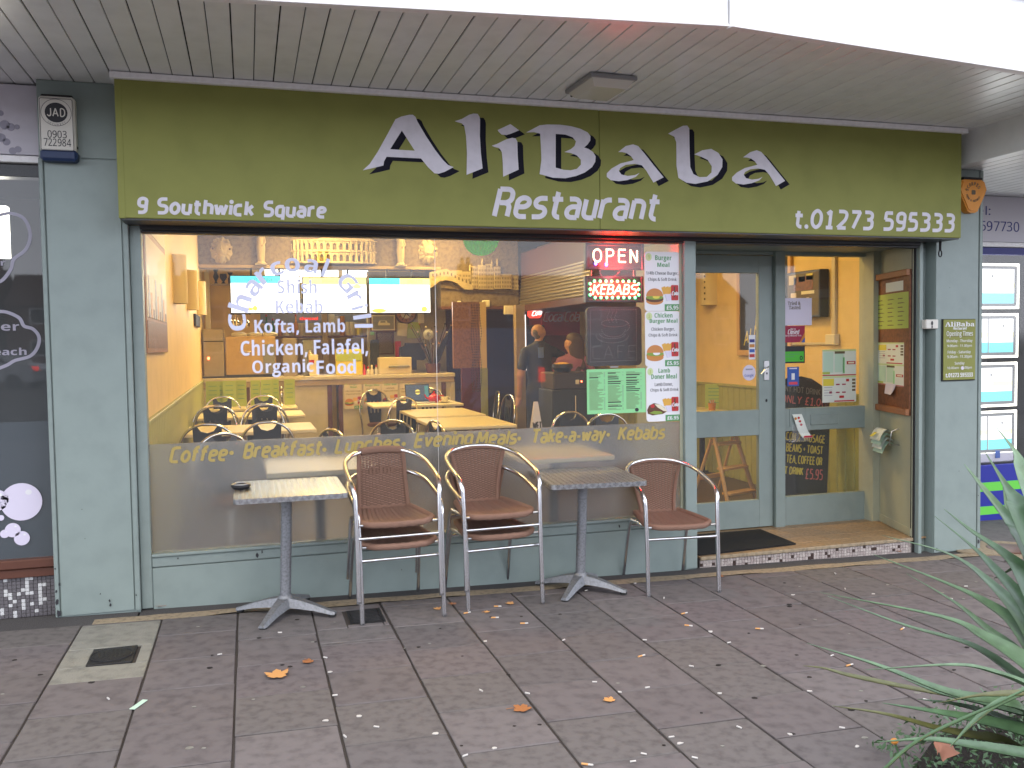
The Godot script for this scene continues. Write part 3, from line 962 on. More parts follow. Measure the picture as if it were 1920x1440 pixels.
# ------------------------------------------------------------------ shop front
func shop_front():
	# upper storey and party walls, so that light enters the rooms only through their openings
	structure("upper_wall", MB.new().span(Vector3(-14, 3.05, -0.55), Vector3(22, 8.5, -0.3)).mesh(), mat("upper_render", Color(0.42, 0.43, 0.47), 0.8))
	structure("lintel_wall", MB.new().span(Vector3(-0.95, 2.262, -0.3), Vector3(5.35, 3.05, -0.06)).mesh(), M.gap_dark)
	# pillars
	var pl := thing("shopfront_pillar", "wide pale green wooden pillar left of the restaurant window", "pillar")
	put("core", MB.new().span(Vector3(-1.084, -0.01, -0.28), Vector3(-0.64, 3.03, 0.066)).mesh(), M.paint, pl)
	put("panel", MB.new().span(Vector3(-1.058, 0.012, 0.06), Vector3(-0.672, 2.598, 0.078), 0.002).mesh(), M.paint, pl)
	put("upper_panel", MB.new().span(Vector3(-1.084, 2.606, 0.06), Vector3(-0.64, 3.028, 0.074), 0.002).mesh(), M.paint, pl)
	put("edge_moulding", MB.new().span(Vector3(-1.087, 0.008, 0.05), Vector3(-1.064, 2.598, 0.084), 0.004).mesh(), M.paint_worn, pl)
	put("edge_moulding", MB.new().span(Vector3(-0.666, 0.006, 0.05), Vector3(-0.637, 2.24, 0.084), 0.004).mesh(), M.paint_worn, pl)
	chips(pl, [[-1.07, 0.03, 0.03], [-1.075, 0.1, 0.02], [-0.8, 0.055, 0.012], [-0.803, 0.08, 0.01], [-0.85, 0.125, 0.006], [-1.06, 0.2, 0.012], [-1.08, 0.29, 0.008], [-0.66, 0.1, 0.008], [-1.078, 0.16, 0.01], [-0.93, 0.62, 0.004], [-0.92, 0.45, 0.004]], 0.0865)
	var pr := thing("shopfront_pillar", "pale green wooden pillar right of the doorway carrying the opening times", "pillar")
	put("core", MB.new().span(Vector3(4.975, -0.14, -0.3), Vector3(5.4, 2.8, 0.066)).mesh(), M.paint, pr)
	put("panel", MB.new().span(Vector3(4.978, -0.118, 0.05), Vector3(5.372, 2.79, 0.08), 0.003).mesh(), M.paint, pr)
	put("edge_moulding", MB.new().span(Vector3(5.38, -0.12, -0.1), Vector3(5.41, 2.79, 0.083), 0.004).mesh(), M.paint_worn, pr)
	put("return_board", MB.new().span(Vector3(5.4, -0.12, -0.95), Vector3(5.43, 2.79, -0.1)).mesh(), M.paint_worn, pr)
	chips(pr, [[5.39, -0.06, 0.02], [5.395, 0.0, 0.01], [5.0, -0.09, 0.015], [5.2, 0.5, 0.004], [5.1, 1.9, 0.004], [5.385, 0.3, 0.006]], 0.0845)
	# shutter guide beside the right pillar
	var gd := thing("shutter_guide", "dark green recessed shutter channel left of the right pillar", "shutter guide")
	put("channel", MB.new().span(Vector3(4.895, -0.13, -0.09), Vector3(4.973, 2.24, -0.02), 0.003).mesh(), M.paint_worn, gd)
	put("lip", MB.new().span(Vector3(4.862, -0.13, -0.06), Vector3(4.892, 2.24, 0.045), 0.003).mesh(), M.paint, gd)
	put("slot", MB.new().span(Vector3(4.85, -0.13, -0.03), Vector3(4.86, 2.24, 0.005)).mesh(), M.gap_dark, gd)
	# frame round the window
	var fr := thing("window_frame", "pale green timber frame round the large restaurant window", "window frame")
	put("left_post", MB.new().span(Vector3(-0.637, 0.0, -0.06), Vector3(-0.575, 2.24, 0.04), 0.004).mesh(), M.paint_worn, fr)
	put("right_post", MB.new().span(Vector3(2.899, -0.07, -0.06), Vector3(2.989, 2.24, 0.045), 0.004).mesh(), M.paint, fr)
	put("glazing_bead", MB.new().span(Vector3(2.878, 0.3, -0.03), Vector3(2.899, 2.22, 0.012), 0.002).mesh(), M.inner_paint, fr)
	# rolled shutter housing under the sign
	var sh := thing("roller_shutter", "dark rolled shutter bar above the window and doorway", "shutter")
	put("bottom_bar", MB.new().span(Vector3(-0.575, 2.214, -0.02), Vector3(4.86, 2.25, 0.06), 0.006).mesh(), M.shutter, sh)
	put("slat", MB.new().span(Vector3(-0.575, 2.252, -0.03), Vector3(4.86, 2.262, 0.09), 0.003).mesh(), M.shutter, sh)
	put("slat", MB.new().span(Vector3(-0.575, 2.2, -0.05), Vector3(4.86, 2.213, 0.035), 0.003).mesh(), M.shutter, sh)
	put("box", MB.new().span(Vector3(-0.63, 2.262, -0.06), Vector3(4.97, 2.5, 0.12)).mesh(), M.shutter, sh)
	# glass: two clear panes over two frosted panes, butted with a thin joint
	var win := thing("shop_window", "large restaurant window of two butted panes with a frosted lower band", "window")
	var xl := -0.575
	var xm := 1.159
	var xr := 2.888
	for p in [[xl, xm - 0.0015], [xm + 0.0015, xr]]:
		put("pane", pane(p[0], 0.966, p[1], 2.2, 0.0), M.glass, win)
	for p in [[xl, xm - 0.0015], [xm + 0.0015, xr]]:
		put("frosted_band", MB.new().span(Vector3(p[0], 0.322, -0.004), Vector3(p[1], 0.9645, 0.004)).mesh(), M.frosted, win)
	put("joint_strip", MB.new().span(Vector3(xm - 0.0012, 0.322, -0.003), Vector3(xm + 0.0012, 2.2, 0.003)).mesh(), M.trim_white, win)
	# timber stall riser below the glass
	var ri := thing("stall_riser", "pale green boarded stall riser under the restaurant window", "panel")
	put("board", MB.new().span(Vector3(-0.575, -0.08, -0.03), Vector3(2.989, 0.236, 0.03), 0.003).mesh(), M.paint, ri)
	put("upper_rail", MB.new().span(Vector3(-0.575, 0.24, -0.03), Vector3(2.989, 0.3, 0.036), 0.005).mesh(), M.paint_worn, ri)
	put("sill", MB.new().span(Vector3(-0.575, 0.3, -0.05), Vector3(2.899, 0.32, 0.05), 0.006).mesh(), M.paint_worn, ri)
	chips(ri, [[0.05, 0.285, 0.012], [0.02, 0.268, 0.02], [-0.43, 0.285, 0.01], [0.9, 0.1, 0.005], [1.3, 0.28, 0.016], [2.4, 0.27, 0.014]], 0.0395)
	# lettering on the glass
	var let := thing("window_lettering", "pale lilac grill menu lettering with an arched heading on the window", "lettering")
	var gz := facing(0.0045)
	type_text("lettering", "Shish", Rect2(0.183, 1.85, 0.235, 0.088), M.pale_vinyl, let, gz)
	type_text("lettering", "Kebab", Rect2(0.17, 1.732, 0.28, 0.085), M.pale_vinyl, let, gz)
	type_text("lettering", "Kofta, Lamb", Rect2(0.042, 1.599, 0.542, 0.098), M.pale_vinyl, let, gz)
	type_text("lettering", "Chicken, Falafel,", Rect2(-0.041, 1.461, 0.764, 0.111), M.pale_vinyl, let, gz)
	type_text("lettering", "Organic", Rect2(0.023, 1.343, 0.363, 0.108), M.pale_vinyl, let, gz)
	type_text("lettering", "Food", Rect2(0.403, 1.355, 0.242, 0.089), M.pale_vinyl, let, gz)
	# the arch: each letter stands on an arc
	var c := Vector2(0.309, 1.625)
	var spots := [["C", 445, 604, 268, 34, 34], ["h", 450, 567, 288, 40, 32], ["a", 475, 540, 308, 30, 28], ["r", 493, 518, 324, 30, 22], ["c", 517, 504, 338, 27, 25], ["o", 548, 497, 354, 28, 29], ["a", 583, 499, 10, 28, 26], ["l", 610, 502, 22, 38, 8], ["G", 651, 530, 46, 36, 34], ["r", 664, 557, 62, 27, 20], ["i", 677, 576, 74, 34, 7], ["l", 679, 594, 82, 37, 8], ["l", 682, 611, 90, 37, 8]]
	var at_spots := [Vector2(-0.056, 1.68), Vector2(-0.037, 1.798), Vector2(0.042, 1.885), Vector2(0.1, 1.955), Vector2(0.182, 2.001), Vector2(0.274, 2.025), Vector2(0.386, 2.019), Vector2(0.472, 2.011), Vector2(0.603, 1.92), Vector2(0.644, 1.83), Vector2(0.676, 1.767), Vector2(0.691, 1.708), Vector2(0.699, 1.651)]
	for k in spots.size():
		var s: Array = spots[k]
		var hgt: float = s[4] * 0.00305
		var wid: float = s[5] * 0.00305
		var tf := Transform3D(Basis(Vector3.BACK, -deg_to_rad(s[3] if s[3] < 180 else s[3] - 360)), Vector3(at_spots[k].x, at_spots[k].y, 0.0045))
		type_text("lettering", s[0], Rect2(-wid / 2, -hgt / 2, wid, hgt), M.pale_vinyl, let, tf)
	var band := thing("band_lettering", "gold italic lettering along the frosted band of the window", "lettering")
	for w in [["Coffee", Vector2(-0.462, 0.856), Vector2(-0.149, 0.853), 28.0], ["*", Vector2(-0.111, 0.893), Vector2(-0.083, 0.892), 1.0], ["Breakfast", Vector2(-0.044, 0.86), Vector2(0.412, 0.861), 28.0], ["*", Vector2(0.439, 0.886), Vector2(0.468, 0.884), 1.0], ["Lunches", Vector2(0.503, 0.863), Vector2(0.898, 0.867), 28.0], ["*", Vector2(0.936, 0.899), Vector2(0.967, 0.898), 1.0], ["Evening", Vector2(1.001, 0.876), Vector2(1.373, 0.879), 28.0], ["Meals", Vector2(1.408, 0.87), Vector2(1.674, 0.869), 28.0], ["*", Vector2(1.704, 0.899), Vector2(1.737, 0.898), 1.0], ["Take-a-way", Vector2(1.785, 0.867), Vector2(2.303, 0.865), 28.0], ["*", Vector2(2.339, 0.896), Vector2(2.37, 0.895), 1.0], ["Kebabs", Vector2(2.409, 0.86), Vector2(2.75, 0.856), 28.0]]:
		var a: Vector2 = w[1]
		var b: Vector2 = w[2]
		if w[0] == "*":
			put("bullet", MB.new().plate([moved(disc(0.013, 0.013), a)], 0.0, 0.001, gz).mesh(), M.gold_vinyl, band)
		else:
			var slant := 0.22
			pen_text("lettering", w[0], Vector2(a.x, a.y), b.x - a.x, 0.083, 0.0088, M.gold_vinyl, band, gz, slant, (b.y - a.y) / (b.x - a.x))
	# key switch, hook, alarm boxes, opening times
	var key := thing("key_switch", "small white shutter key switch box beside the right pillar", "switch")
	put("case", MB.new().box(Vector3(4.938, 1.626, 0.05), Vector3(0.115, 0.07, 0.08), 0.006).mesh(), M.alarm_white, key)
	put("keyhole", MB.new().plate([moved(disc(0.009, 0.016), Vector2(4.934, 1.633)), moved(disc(0.005, 0.012), Vector2(4.934, 1.605))], 0.0, 0.002, facing(0.0905)).mesh(), M.ink, key)
	var hook := thing("iron_hook", "dark iron hook hanging from the sign over the right pillar", "hook")
	var hp := Vector3(4.968, 2.242, 0.13)
	put("shank", MB.new().tube([hp, hp + Vector3(0, -0.07, 0)], 0.009, 8).mesh(), M.iron, hook)
	var loop := []
	for k in 12: loop.append(hp + Vector3(sin(TAU * k / 12) * 0.014, -0.092 + cos(TAU * k / 12) * 0.024, 0))
	put("loop", MB.new().tube(loop, 0.005, 6, false, true).mesh(), M.iron, hook)
	alarm_box()
	opening_times()


func chips(parent: Node3D, list: Array, z: float):      # small flakes of missing paint, dark wood showing
	for c in list:
		var p := PackedVector2Array()
		for k in 9:
			var a := TAU * k / 9
			var r: float = c[2] * rng.randf_range(0.45, 1.0)
			p.append(Vector2(c[0] + cos(a) * r * 0.6, c[1] + sin(a) * r))
		put("paint_chip", MB.new().plate([p], 0.0, 0.0012, facing(z - 0.001)).mesh(), M.ink, parent)


func alarm_box():
	var t := thing("alarm_box", "white alarm box with a round black badge and telephone number on the left pillar", "alarm box")
	var r := Rect2(-1.064, 2.607, 0.182, 0.321)
	var c := r.get_center()
	put("case", MB.new().box(Vector3(c.x, c.y + 0.005, 0.11), Vector3(r.size.x, r.size.y - 0.02, 0.075), 0.012).mesh(), M.alarm_white, t)
	put("strobe", MB.new().box(Vector3(c.x + 0.003, r.position.y - 0.005, 0.112), Vector3(r.size.x + 0.006, 0.062, 0.085), 0.014).mesh(), M.alarm_blue, t)
	put("lid", MB.new().box(Vector3(c.x, r.end.y - 0.002, 0.105), Vector3(r.size.x - 0.02, 0.018, 0.06), 0.006).mesh(), M.iron, t)
	var f := facing(0.148)
	put("border", MB.new().plate([moved(ccw(round_rect(0.166, 0.285, 0.01)), c + Vector2(-0.002, 0.0)), moved(cw(round_rect(0.161, 0.28, 0.008)), c + Vector2(-0.002, 0.0))], 0.0, 0.001, f).mesh(), M.ink, t)
	var bc := Vector2(-0.975, 2.833)
	put("badge", MB.new().plate([moved(disc(0.057, 0.054), bc)], 0.0, 0.001, f).mesh(), M.ink, t)
	put("ring", MB.new().plate([moved(ccw(disc(0.077, 0.074, Vector2.ZERO, 32)), bc), moved(cw(disc(0.075, 0.072, Vector2.ZERO, 32)), bc)], 0.0, 0.001, f).mesh(), M.ink, t)
	pen_text("lettering", "JAD", bc + Vector2(-0.045, -0.02), 0.088, 0.042, 0.0028, M.alarm_white, t, facing(0.1492), 0.0, 0.0, 0.25)
	for k in 8:
		var a := deg_to_rad(-128 + 11 * k)
		type_text("lettering", "SECURITY"[k], Rect2(-0.004, -0.005, 0.008, 0.01), M.ink_grey, t, f * Transform3D(Basis(Vector3.BACK, a + PI / 2), Vector3(bc.x + cos(a) * 0.066, bc.y + sin(a) * 0.066, 0)), font_plain)
	type_text("lettering", "0903", Rect2(-1.022, 2.694, 0.096, 0.041), M.ink, t, f, font_plain)
	type_text("lettering", "722984", Rect2(-1.042, 2.65, 0.136, 0.041), M.ink, t, f, font_plain)
	for s in [-1, 1]:
		put("screw", MB.new().tube([Vector3(c.x + s * (r.size.x / 2 - 0.002), r.position.y + 0.045, 0.11), Vector3(c.x + s * (r.size.x / 2 + 0.005), r.position.y + 0.045, 0.11)], 0.008, 8).mesh(), M.iron, t)
	# orange alarm bell cover on the right pillar
	var o := thing("alarm_bell", "orange tapering alarm cover partly behind the right end of the sign", "alarm box")
	var oc := Vector2(5.257, 2.604)
	var shape := ccw(pts("-0.13,0.12 -0.105,0.13 0.105,0.13 0.14,0.11 0.165,0.04 0.15,0.0 0.06,-0.17 0.03,-0.185 -0.03,-0.185 -0.06,-0.17 -0.15,0.0 -0.165,0.04"))
	put("cover", MB.new().plate([moved(shape, oc, 0.78)], 0.08, 0.135).mesh(), M.alarm_orange, o)
	put("face", MB.new().plate([moved(shape, oc, 0.7)], 0.135, 0.142).mesh(), M.alarm_orange, o)
	put("cap", MB.new().span(Vector3(oc.x - 0.09, oc.y + 0.102, 0.08), Vector3(oc.x + 0.09, oc.y + 0.12, 0.14), 0.005).mesh(), M.iron, o)
	var of := facing(0.143)
	for k in 7:
		var a := deg_to_rad(165 - 21.5 * k)
		type_text("lettering", "SCORPIO"[k], Rect2(-0.008, -0.013, 0.016, 0.026), M.ink_brown, o, of * Transform3D(Basis(Vector3.BACK, a - PI / 2), Vector3(oc.x + cos(a) * 0.062, oc.y + 0.008 + sin(a) * 0.062, 0)))
	for k in 14:
		if "FIRE & SECURITY"[k] == " ": continue
		var a := deg_to_rad(202 + 9.6 * k)
		type_text("lettering", "FIRE & SECURITY"[k], Rect2(-0.005, -0.008, 0.01, 0.016), M.ink_brown, o, of * Transform3D(Basis(Vector3.BACK, a + PI / 2), Vector3(oc.x + cos(a) * 0.066, oc.y + 0.008 + sin(a) * 0.066, 0)))
	put("emblem", MB.new().plate([moved(round_rect(0.036, 0.034, 0.008), oc + Vector2(0, 0.006))], 0.0, 0.001, of).mesh(), M.ink_brown, o)


func opening_times():
	var t := thing("opening_times_sign", "small green opening times sign with pale lettering on the right pillar", "sign")
	var r := Rect2(5.036, 1.201, 0.298, 0.458)
	put("backing", MB.new().span(Vector3(r.position.x - 0.008, r.position.y - 0.008, 0.08), Vector3(r.end.x + 0.002, r.end.y + 0.004, 0.092), 0.002).mesh(), M.iron, t)
	put("board", MB.new().span(Vector3(r.position.x, r.position.y, 0.085), Vector3(r.end.x, r.end.y, 0.096), 0.002).mesh(), M.sign_green, t)
	var f := facing(0.0965)
	type_text("lettering", "AliBaba", Rect2(5.048, 1.606, 0.273, 0.036), M.white, t, f, font_serif)
	pen_text("lettering", "Restaurant", Vector2(5.122, 1.583), 5.246 - 5.122, 0.019, 0.0016, M.white, t, f, 0.2)
	type_text("lettering", "Opening Times", Rect2(5.063, 1.522, 0.243, 0.049), M.white, t, f, font_plain)
	put("underline", MB.new().span(Vector3(5.073, 1.53, 0.0965), Vector3(5.302, 1.533, 0.0975)).mesh(), M.ink_brown, t)
	type_text("lettering", "Monday - Thursday", Rect2(5.064, 1.481, 0.239, 0.028), M.white, t, f, font_plain)
	type_text("lettering", "9.00am - 11.00pm", Rect2(5.069, 1.445, 0.229, 0.024), M.white, t, f, font_plain)
	type_text("lettering", "Friday - Saturday", Rect2(5.074, 1.396, 0.214, 0.028), M.white, t, f, font_plain)
	type_text("lettering", "9.00am - 11.30pm", Rect2(5.07, 1.36, 0.229, 0.028), M.white, t, f, font_plain)
	type_text("lettering", "Sunday", Rect2(5.14, 1.311, 0.09, 0.028), M.white, t, f, font_plain)
	type_text("lettering", "10.00am -  0.00pm", Rect2(5.071, 1.278, 0.229, 0.024), M.white, t, f, font_plain)
	put("sticker", MB.new().plate([moved(disc(0.014, 0.014), Vector2(5.211, 1.29))], 0.0, 0.001, facing(0.0978)).mesh(), M.bubble, t)
	type_text("lettering", "t.01273 595333", Rect2(5.056, 1.222, 0.254, 0.032), M.white, t, f)


# ------------------------------------------------------------------ the doorway
func doorway():
	var zd := -0.75
	# tiled step with a mosaic front
	var st := thing("entrance_step", "entrance step with worn beige floor tiles and a mosaic front", "step")
	put("core", MB.new().span(Vector3(3.03, -0.2, -0.8), Vector3(4.86, -0.022, -0.008)).mesh(), M.grout, st)
	var x := 3.032
	while x < 5.05:
		var zz := -0.002
		while zz > zd:
			var l := minf(0.15, zz - zd)
			put("floor_tile", MB.new().box(Vector3(x + 0.074, -0.0135 + rng.randf_range(-0.0008, 0.0008), zz - l / 2), Vector3(0.147, 0.014, l - 0.003), 0.002).mesh(), M.step_tile, st)
			zz -= 0.15
		x += 0.15
	put("nosing", MB.new().span(Vector3(3.032, -0.03, -0.004), Vector3(4.846, -0.004, 0.014), 0.005).mesh(), M.cement, st)
	var kinds := ["mosaic_grey", "mosaic_grey", "mosaic_pale", "mosaic_pale", "mosaic_grey", "mosaic_pale"]
	var small = MB.new().box(Vector3.ZERO, Vector3(0.0215, 0.0205, 0.008), 0.0015).mesh()
	var more := {"mosaic_grey": MB.new(), "mosaic_pale": MB.new(), "mosaic_dark": MB.new()}
	for i in 75:
		for j in 5:
			var px := 3.045 + i * 0.024
			var py := -0.043 - j * 0.0228
			if py < ground_y(px) - 0.03: continue
			var k: String = "mosaic_dark" if rng.randf() < 0.085 else kinds[rng.randi() % 6]
			if k == "mosaic_dark":
				put("dark_mosaic_tile", small, M.mosaic_dark, st, Vector3(px, py, -0.005))
			else:
				more[k].box(Vector3(px, py, -0.005 + rng.randf_range(-0.0006, 0.0006)), Vector3(0.0215, 0.0205, 0.008), 0.0015)
	for k in ["mosaic_grey", "mosaic_pale"]:
		tag(put("mosaic_field", more[k].mesh(), M[k], st), "", "", "", "stuff")
	# door mat
	var matt := MB.new()
	var c0 := Vector3(3.056, -0.004, -0.048)
	var c1 := Vector3(3.883, -0.004, -0.101)
	var c2 := Vector3(3.917, -0.004, -0.678)
	var c3 := Vector3(3.408, -0.004, -0.696)
	matt.plate([ccw(PackedVector2Array([Vector2(3.045, 0.03), Vector2(c1.x, -c1.z), Vector2(c2.x, 0.63), Vector2(3.045, 0.63)]))], 0.0, 0.012, Transform3D(Basis(Vector3.RIGHT, -PI / 2), Vector3(0, -0.006, 0)))
	single("door_mat", matt.mesh(), M.mat_black, "black rubber door mat on the entrance step", "door mat")
	# splayed return wall on the right with its notice board
	var a := Vector3(4.85, -0.02, -0.02)
	var b := Vector3(5.088, -0.02, zd)
	var d := b - a
	var bas := Basis(-d.normalized(), Vector3.UP, Vector3.UP.cross(d.normalized()))
	var wf := Transform3D(bas, b)
	var rw := thing("return_wall", "pale painted return wall on the right side of the doorway", "wall")
	put("board", MB.new().box(wf * Vector3(d.length() / 2, 1.12, -0.02), Vector3(d.length() + 0.02, 2.3, 0.04), 0.0, bas).mesh(), M.inner_paint, rw)
	put("skirting", MB.new().box(wf * Vector3(d.length() / 2, 0.05, 0.003), Vector3(d.length(), 0.06, 0.006), 0.002, bas).mesh(), M.inner_paint, rw)
	notice_board(wf, d.length())
	structure("doorway_side", MB.new().span(Vector3(2.899, -0.02, -0.75), Vector3(2.989, 2.24, -0.062)).mesh(), M.inner_paint)
	structure("doorway_ceiling", MB.new().span(Vector3(2.9, 2.24, -0.8), Vector3(5.3, 2.29, -0.062)).mesh(), M.paint_worn)
	structure("doorway_side", MB.new().span(Vector3(2.99, -0.02, -0.8), Vector3(3.25, 2.24, -0.7)).mesh(), M.paint)
	# door frame and fixed side panel
	var fr := thing("door_frame", "pale green timber door frame beside the glazed side panel", "door frame")
	var ztop := 2.288
	var zp := 4.099
	var zq := 4.189
	put("post", MB.new().span(Vector3(zp, -0.02, zd - 0.06), Vector3(zq, ztop, zd + 0.06), 0.004).mesh(), M.paint, fr)
	put("head", MB.new().span(Vector3(3.25, 2.21, zd - 0.05), Vector3(5.12, 2.24, zd + 0.03), 0.004).mesh(), M.paint_worn, fr)
	put("right_stile", MB.new().span(Vector3(5.002, -0.02, zd - 0.05), Vector3(5.093, 2.2, zd + 0.03), 0.004).mesh(), M.paint_worn, fr)
	put("middle_rail", MB.new().span(Vector3(zq, 0.773, zd - 0.03), Vector3(5.002, 0.96, zd + 0.025), 0.004).mesh(), M.paint, fr)
	put("bottom_rail", MB.new().span(Vector3(zq, -0.02, zd - 0.03), Vector3(5.002, 0.231, zd + 0.025), 0.004).mesh(), M.paint, fr)
	put("upper_pane", pane(zq, 0.96, 5.002, 2.177, zd), M.glass, fr)
	put("lower_pane", pane(zq, 0.231, 5.002, 0.773, zd), M.glass, fr)
	put("catch", MB.new().box(Vector3(5.005, 0.532, -0.71), Vector3(0.03, 0.02, 0.03), 0.004).mesh(), M.iron, fr)
	var lb := MB.new()
	var lr := Rect2(4.447, 0.815, 0.269, 0.089)
	lb.span(Vector3(lr.position.x, lr.position.y, zd + 0.02), Vector3(lr.end.x, lr.end.y, zd + 0.034), 0.004)
	put("letter_flap", lb.mesh(), M.paint_worn, fr)
	# the door leaf
	var dr := thing("shop_door", "pale green half glazed shop door with a lever handle", "door")
	var x0 := 3.255
	var x1 := 3.966
	var x2 := zp - 0.004
	var dt := 2.21 - 0.005
	var gy := [0.225, 0.753, 0.961, 2.065]
	put("lock_stile", MB.new().span(Vector3(x1, 0.0, zd - 0.022), Vector3(x2, dt, zd + 0.022), 0.003).mesh(), M.paint, dr)
	put("hinge_stile", MB.new().span(Vector3(x0, 0.0, zd - 0.022), Vector3(x0 + 0.09, dt, zd + 0.022), 0.003).mesh(), M.paint, dr)
	put("top_rail", MB.new().span(Vector3(x0 + 0.09, gy[3], zd - 0.022), Vector3(x1, dt, zd + 0.022), 0.003).mesh(), M.paint, dr)
	put("middle_rail", MB.new().span(Vector3(x0 + 0.09, gy[1], zd - 0.022), Vector3(x1, gy[2], zd + 0.022), 0.003).mesh(), M.paint, dr)
	put("bottom_rail", MB.new().span(Vector3(x0 + 0.09, 0.0, zd - 0.022), Vector3(x1, gy[0], zd + 0.022), 0.003).mesh(), M.paint, dr)
	put("upper_pane", pane(x0 + 0.09, gy[2], x1, gy[3], zd), M.glass, dr)
	put("lower_pane", pane(x0 + 0.09, gy[0], x1, gy[1], zd), M.glass, dr)
	var hr := Rect2(4.009, 1.198, 0.049, 0.16)
	var plate := put("handle_plate", MB.new().span(Vector3(hr.position.x, hr.position.y, zd + 0.02), Vector3(hr.end.x, hr.end.y, zd + 0.03), 0.003).mesh(), M.steel, dr)
	put("lever", MB.new().tube([Vector3(4.038, 1.307, -0.7), Vector3(4.023, 1.307, -0.685), Vector3(3.99, 1.282, -0.68), Vector3(3.956, 1.249, -0.68)], 0.006, 8).mesh(), M.chrome, plate)
	put("keyhole", MB.new().plate([moved(disc(0.006, 0.01), Vector2(4.035, 1.254))], 0.0, 0.001, facing(zd + 0.0305)).mesh(), M.ink, plate)
	put("lock", MB.new().plate([moved(disc(0.009, 0.013), Vector2(4.035, 1.033))], 0.0, 0.003, facing(zd + 0.0215)).mesh(), M.iron, dr)
	# papers on the door and the side panel
	var zf := zd + 0.006
	var cards := thing("card_sticker", "narrow strip of payment card logos on the door glass", "sticker")
	var cr := Rect2(3.884, 1.369, 0.059, 0.198)
	put("strip", flat_rect(cr, zf).mesh(), M.white, cards)
	for k in 4:
		put("logo", flat_rect(Rect2(cr.position.x + 0.006, cr.end.y - 0.06 - 0.04 * k, cr.size.x - 0.012, 0.026), zf + 0.0008).mesh(), M[["navy", "orange", "blue", "red"][k]], cards)
	var rev := thing("review_sticker", "round pale blue review sticker low on the door glass", "sticker")
	put("disc", MB.new().plate([moved(disc(0.06, 0.064, Vector2.ZERO, 28), Vector2(3.886, 1.262))], 0.0, 0.0008, facing(zf)).mesh(), M.bubble, rev)
	type_text("lettering", "Google", Rect2(3.844, 1.223, 0.083, 0.03), M.blue, rev, facing(zf + 0.001), font_plain)
	put("line", flat_rect(Rect2(3.854, 1.283, 0.064, 0.013), zf + 0.001).mesh(), M.bubble_grey, rev)
	var tried := thing("white_poster", "white award poster high on the side panel glass", "poster")
	put("sheet", flat_rect(Rect2(4.186, 1.642, 0.288, 0.223), zf).mesh(), M.bubble, tried)
	type_text("lettering", "Tried &", Rect2(4.246, 1.808, 0.121, 0.031), M.ink_brown, tried, facing(zf + 0.001), font_serif)
	type_text("lettering", "Tasted", Rect2(4.256, 1.773, 0.111, 0.031), M.ink_brown, tried, facing(zf + 0.001), font_serif)
	put("corner", flat_rect(Rect2(4.186, 1.825, 0.025, 0.035), zf + 0.001).mesh(), M.ink_brown, tried)
	var closed := thing("closed_sign", "crimson closed sign with white script on the side panel glass", "sign")
	put("card", flat_rect(Rect2(4.186, 1.502, 0.222, 0.136), zf).mesh(), M.maroon, closed)
	put("corner", MB.new().plate([ccw(PackedVector2Array([Vector2(4.408, 1.588), Vector2(4.408, 1.5), Vector2(4.357, 1.501)]))], 0.0, 0.001, facing(zf + 0.0005)).mesh(), M.orange, closed)
	put("corner", MB.new().plate([ccw(PackedVector2Array([Vector2(4.408, 1.544), Vector2(4.408, 1.5), Vector2(4.372, 1.501)]))], 0.0, 0.001, facing(zf + 0.001)).mesh(), M.blue, closed)
	type_text("lettering", "We're", Rect2(4.271, 1.603, 0.05, 0.017), M.white, closed, facing(zf + 0.001), font_plain)
	pen_text("lettering", "Closed", Vector2(4.246, 1.572), 4.347 - 4.246, 0.034, 0.0028, M.white, closed, facing(zf + 0.001), 0.2)
	type_text("lettering", "Sorry Missed You", Rect2(4.216, 1.546, 0.156, 0.022), M.white, closed, facing(zf + 0.001), font_plain)
	var hyg := thing("hygiene_sticker", "black and green hygiene rating sticker on the side panel glass", "sticker")
	put("card", flat_rect(Rect2(4.201, 1.331, 0.207, 0.14), zf).mesh(), M.ink, hyg)
	put("field", flat_rect(Rect2(4.211, 1.344, 0.187, 0.083), zf + 0.001).mesh(), mat("hygiene_green", Color(0.06, 0.42, 0.03), 0.5), hyg)
	for k in 2: put("line", flat_rect(Rect2(4.226, 1.402 - 0.02 * k, 0.13 - 0.05 * k, 0.006), zf + 0.002).mesh(), M.green_print, hyg)
	put("score", MB.new().plate([moved(ccw(disc(0.014, 0.018)), Vector2(4.372, 1.373)), moved(cw(disc(0.007, 0.01)), Vector2(4.372, 1.373))], 0.0, 0.001, facing(zf + 0.002)).mesh(), M.ink, hyg)
	var pay := thing("phone_sticker", "small blue mobile payment sticker low on the side panel glass", "sticker")
	put("card", flat_rect(Rect2(4.241, 1.142, 0.111, 0.158), zf).mesh(), M.blue, pay)
	put("phone", flat_rect(Rect2(4.281, 1.195, 0.03, 0.053), zf + 0.001).mesh(), M.white, pay)
	put("bar", flat_rect(Rect2(4.256, 1.155, 0.081, 0.022), zf + 0.001).mesh(), M.pink_red, pay)
	put("bar", flat_rect(Rect2(4.261, 1.283, 0.071, 0.009), zf + 0.001).mesh(), M.white, pay)
	leaflet("menu_leaflet", "folded pale green menu leaflet taped on the side panel glass", Rect2(4.577, 0.995, 0.33, 0.442), facing(zf), false)
	# takeaway menus in a clear pocket under the glass, and in a rack on the return wall
	var pk := thing("leaflet_holder", "clear leaflet holder hung on the side panel rail with one bent menu", "leaflet holder")
	var pr := Rect2(4.248, 0.686, 0.157, 0.246)
	put("backplate", MB.new().span(Vector3(pr.position.x, 0.808, zd + 0.026), Vector3(pr.end.x, 0.962, zd + 0.03)).mesh(), M.paint_worn, pk)
	var pocket := MB.new()
	pocket.box(Vector3(pr.get_center().x, pr.position.y + 0.075, zd + 0.075), Vector3(pr.size.x * 1.1, 0.14, 0.003))
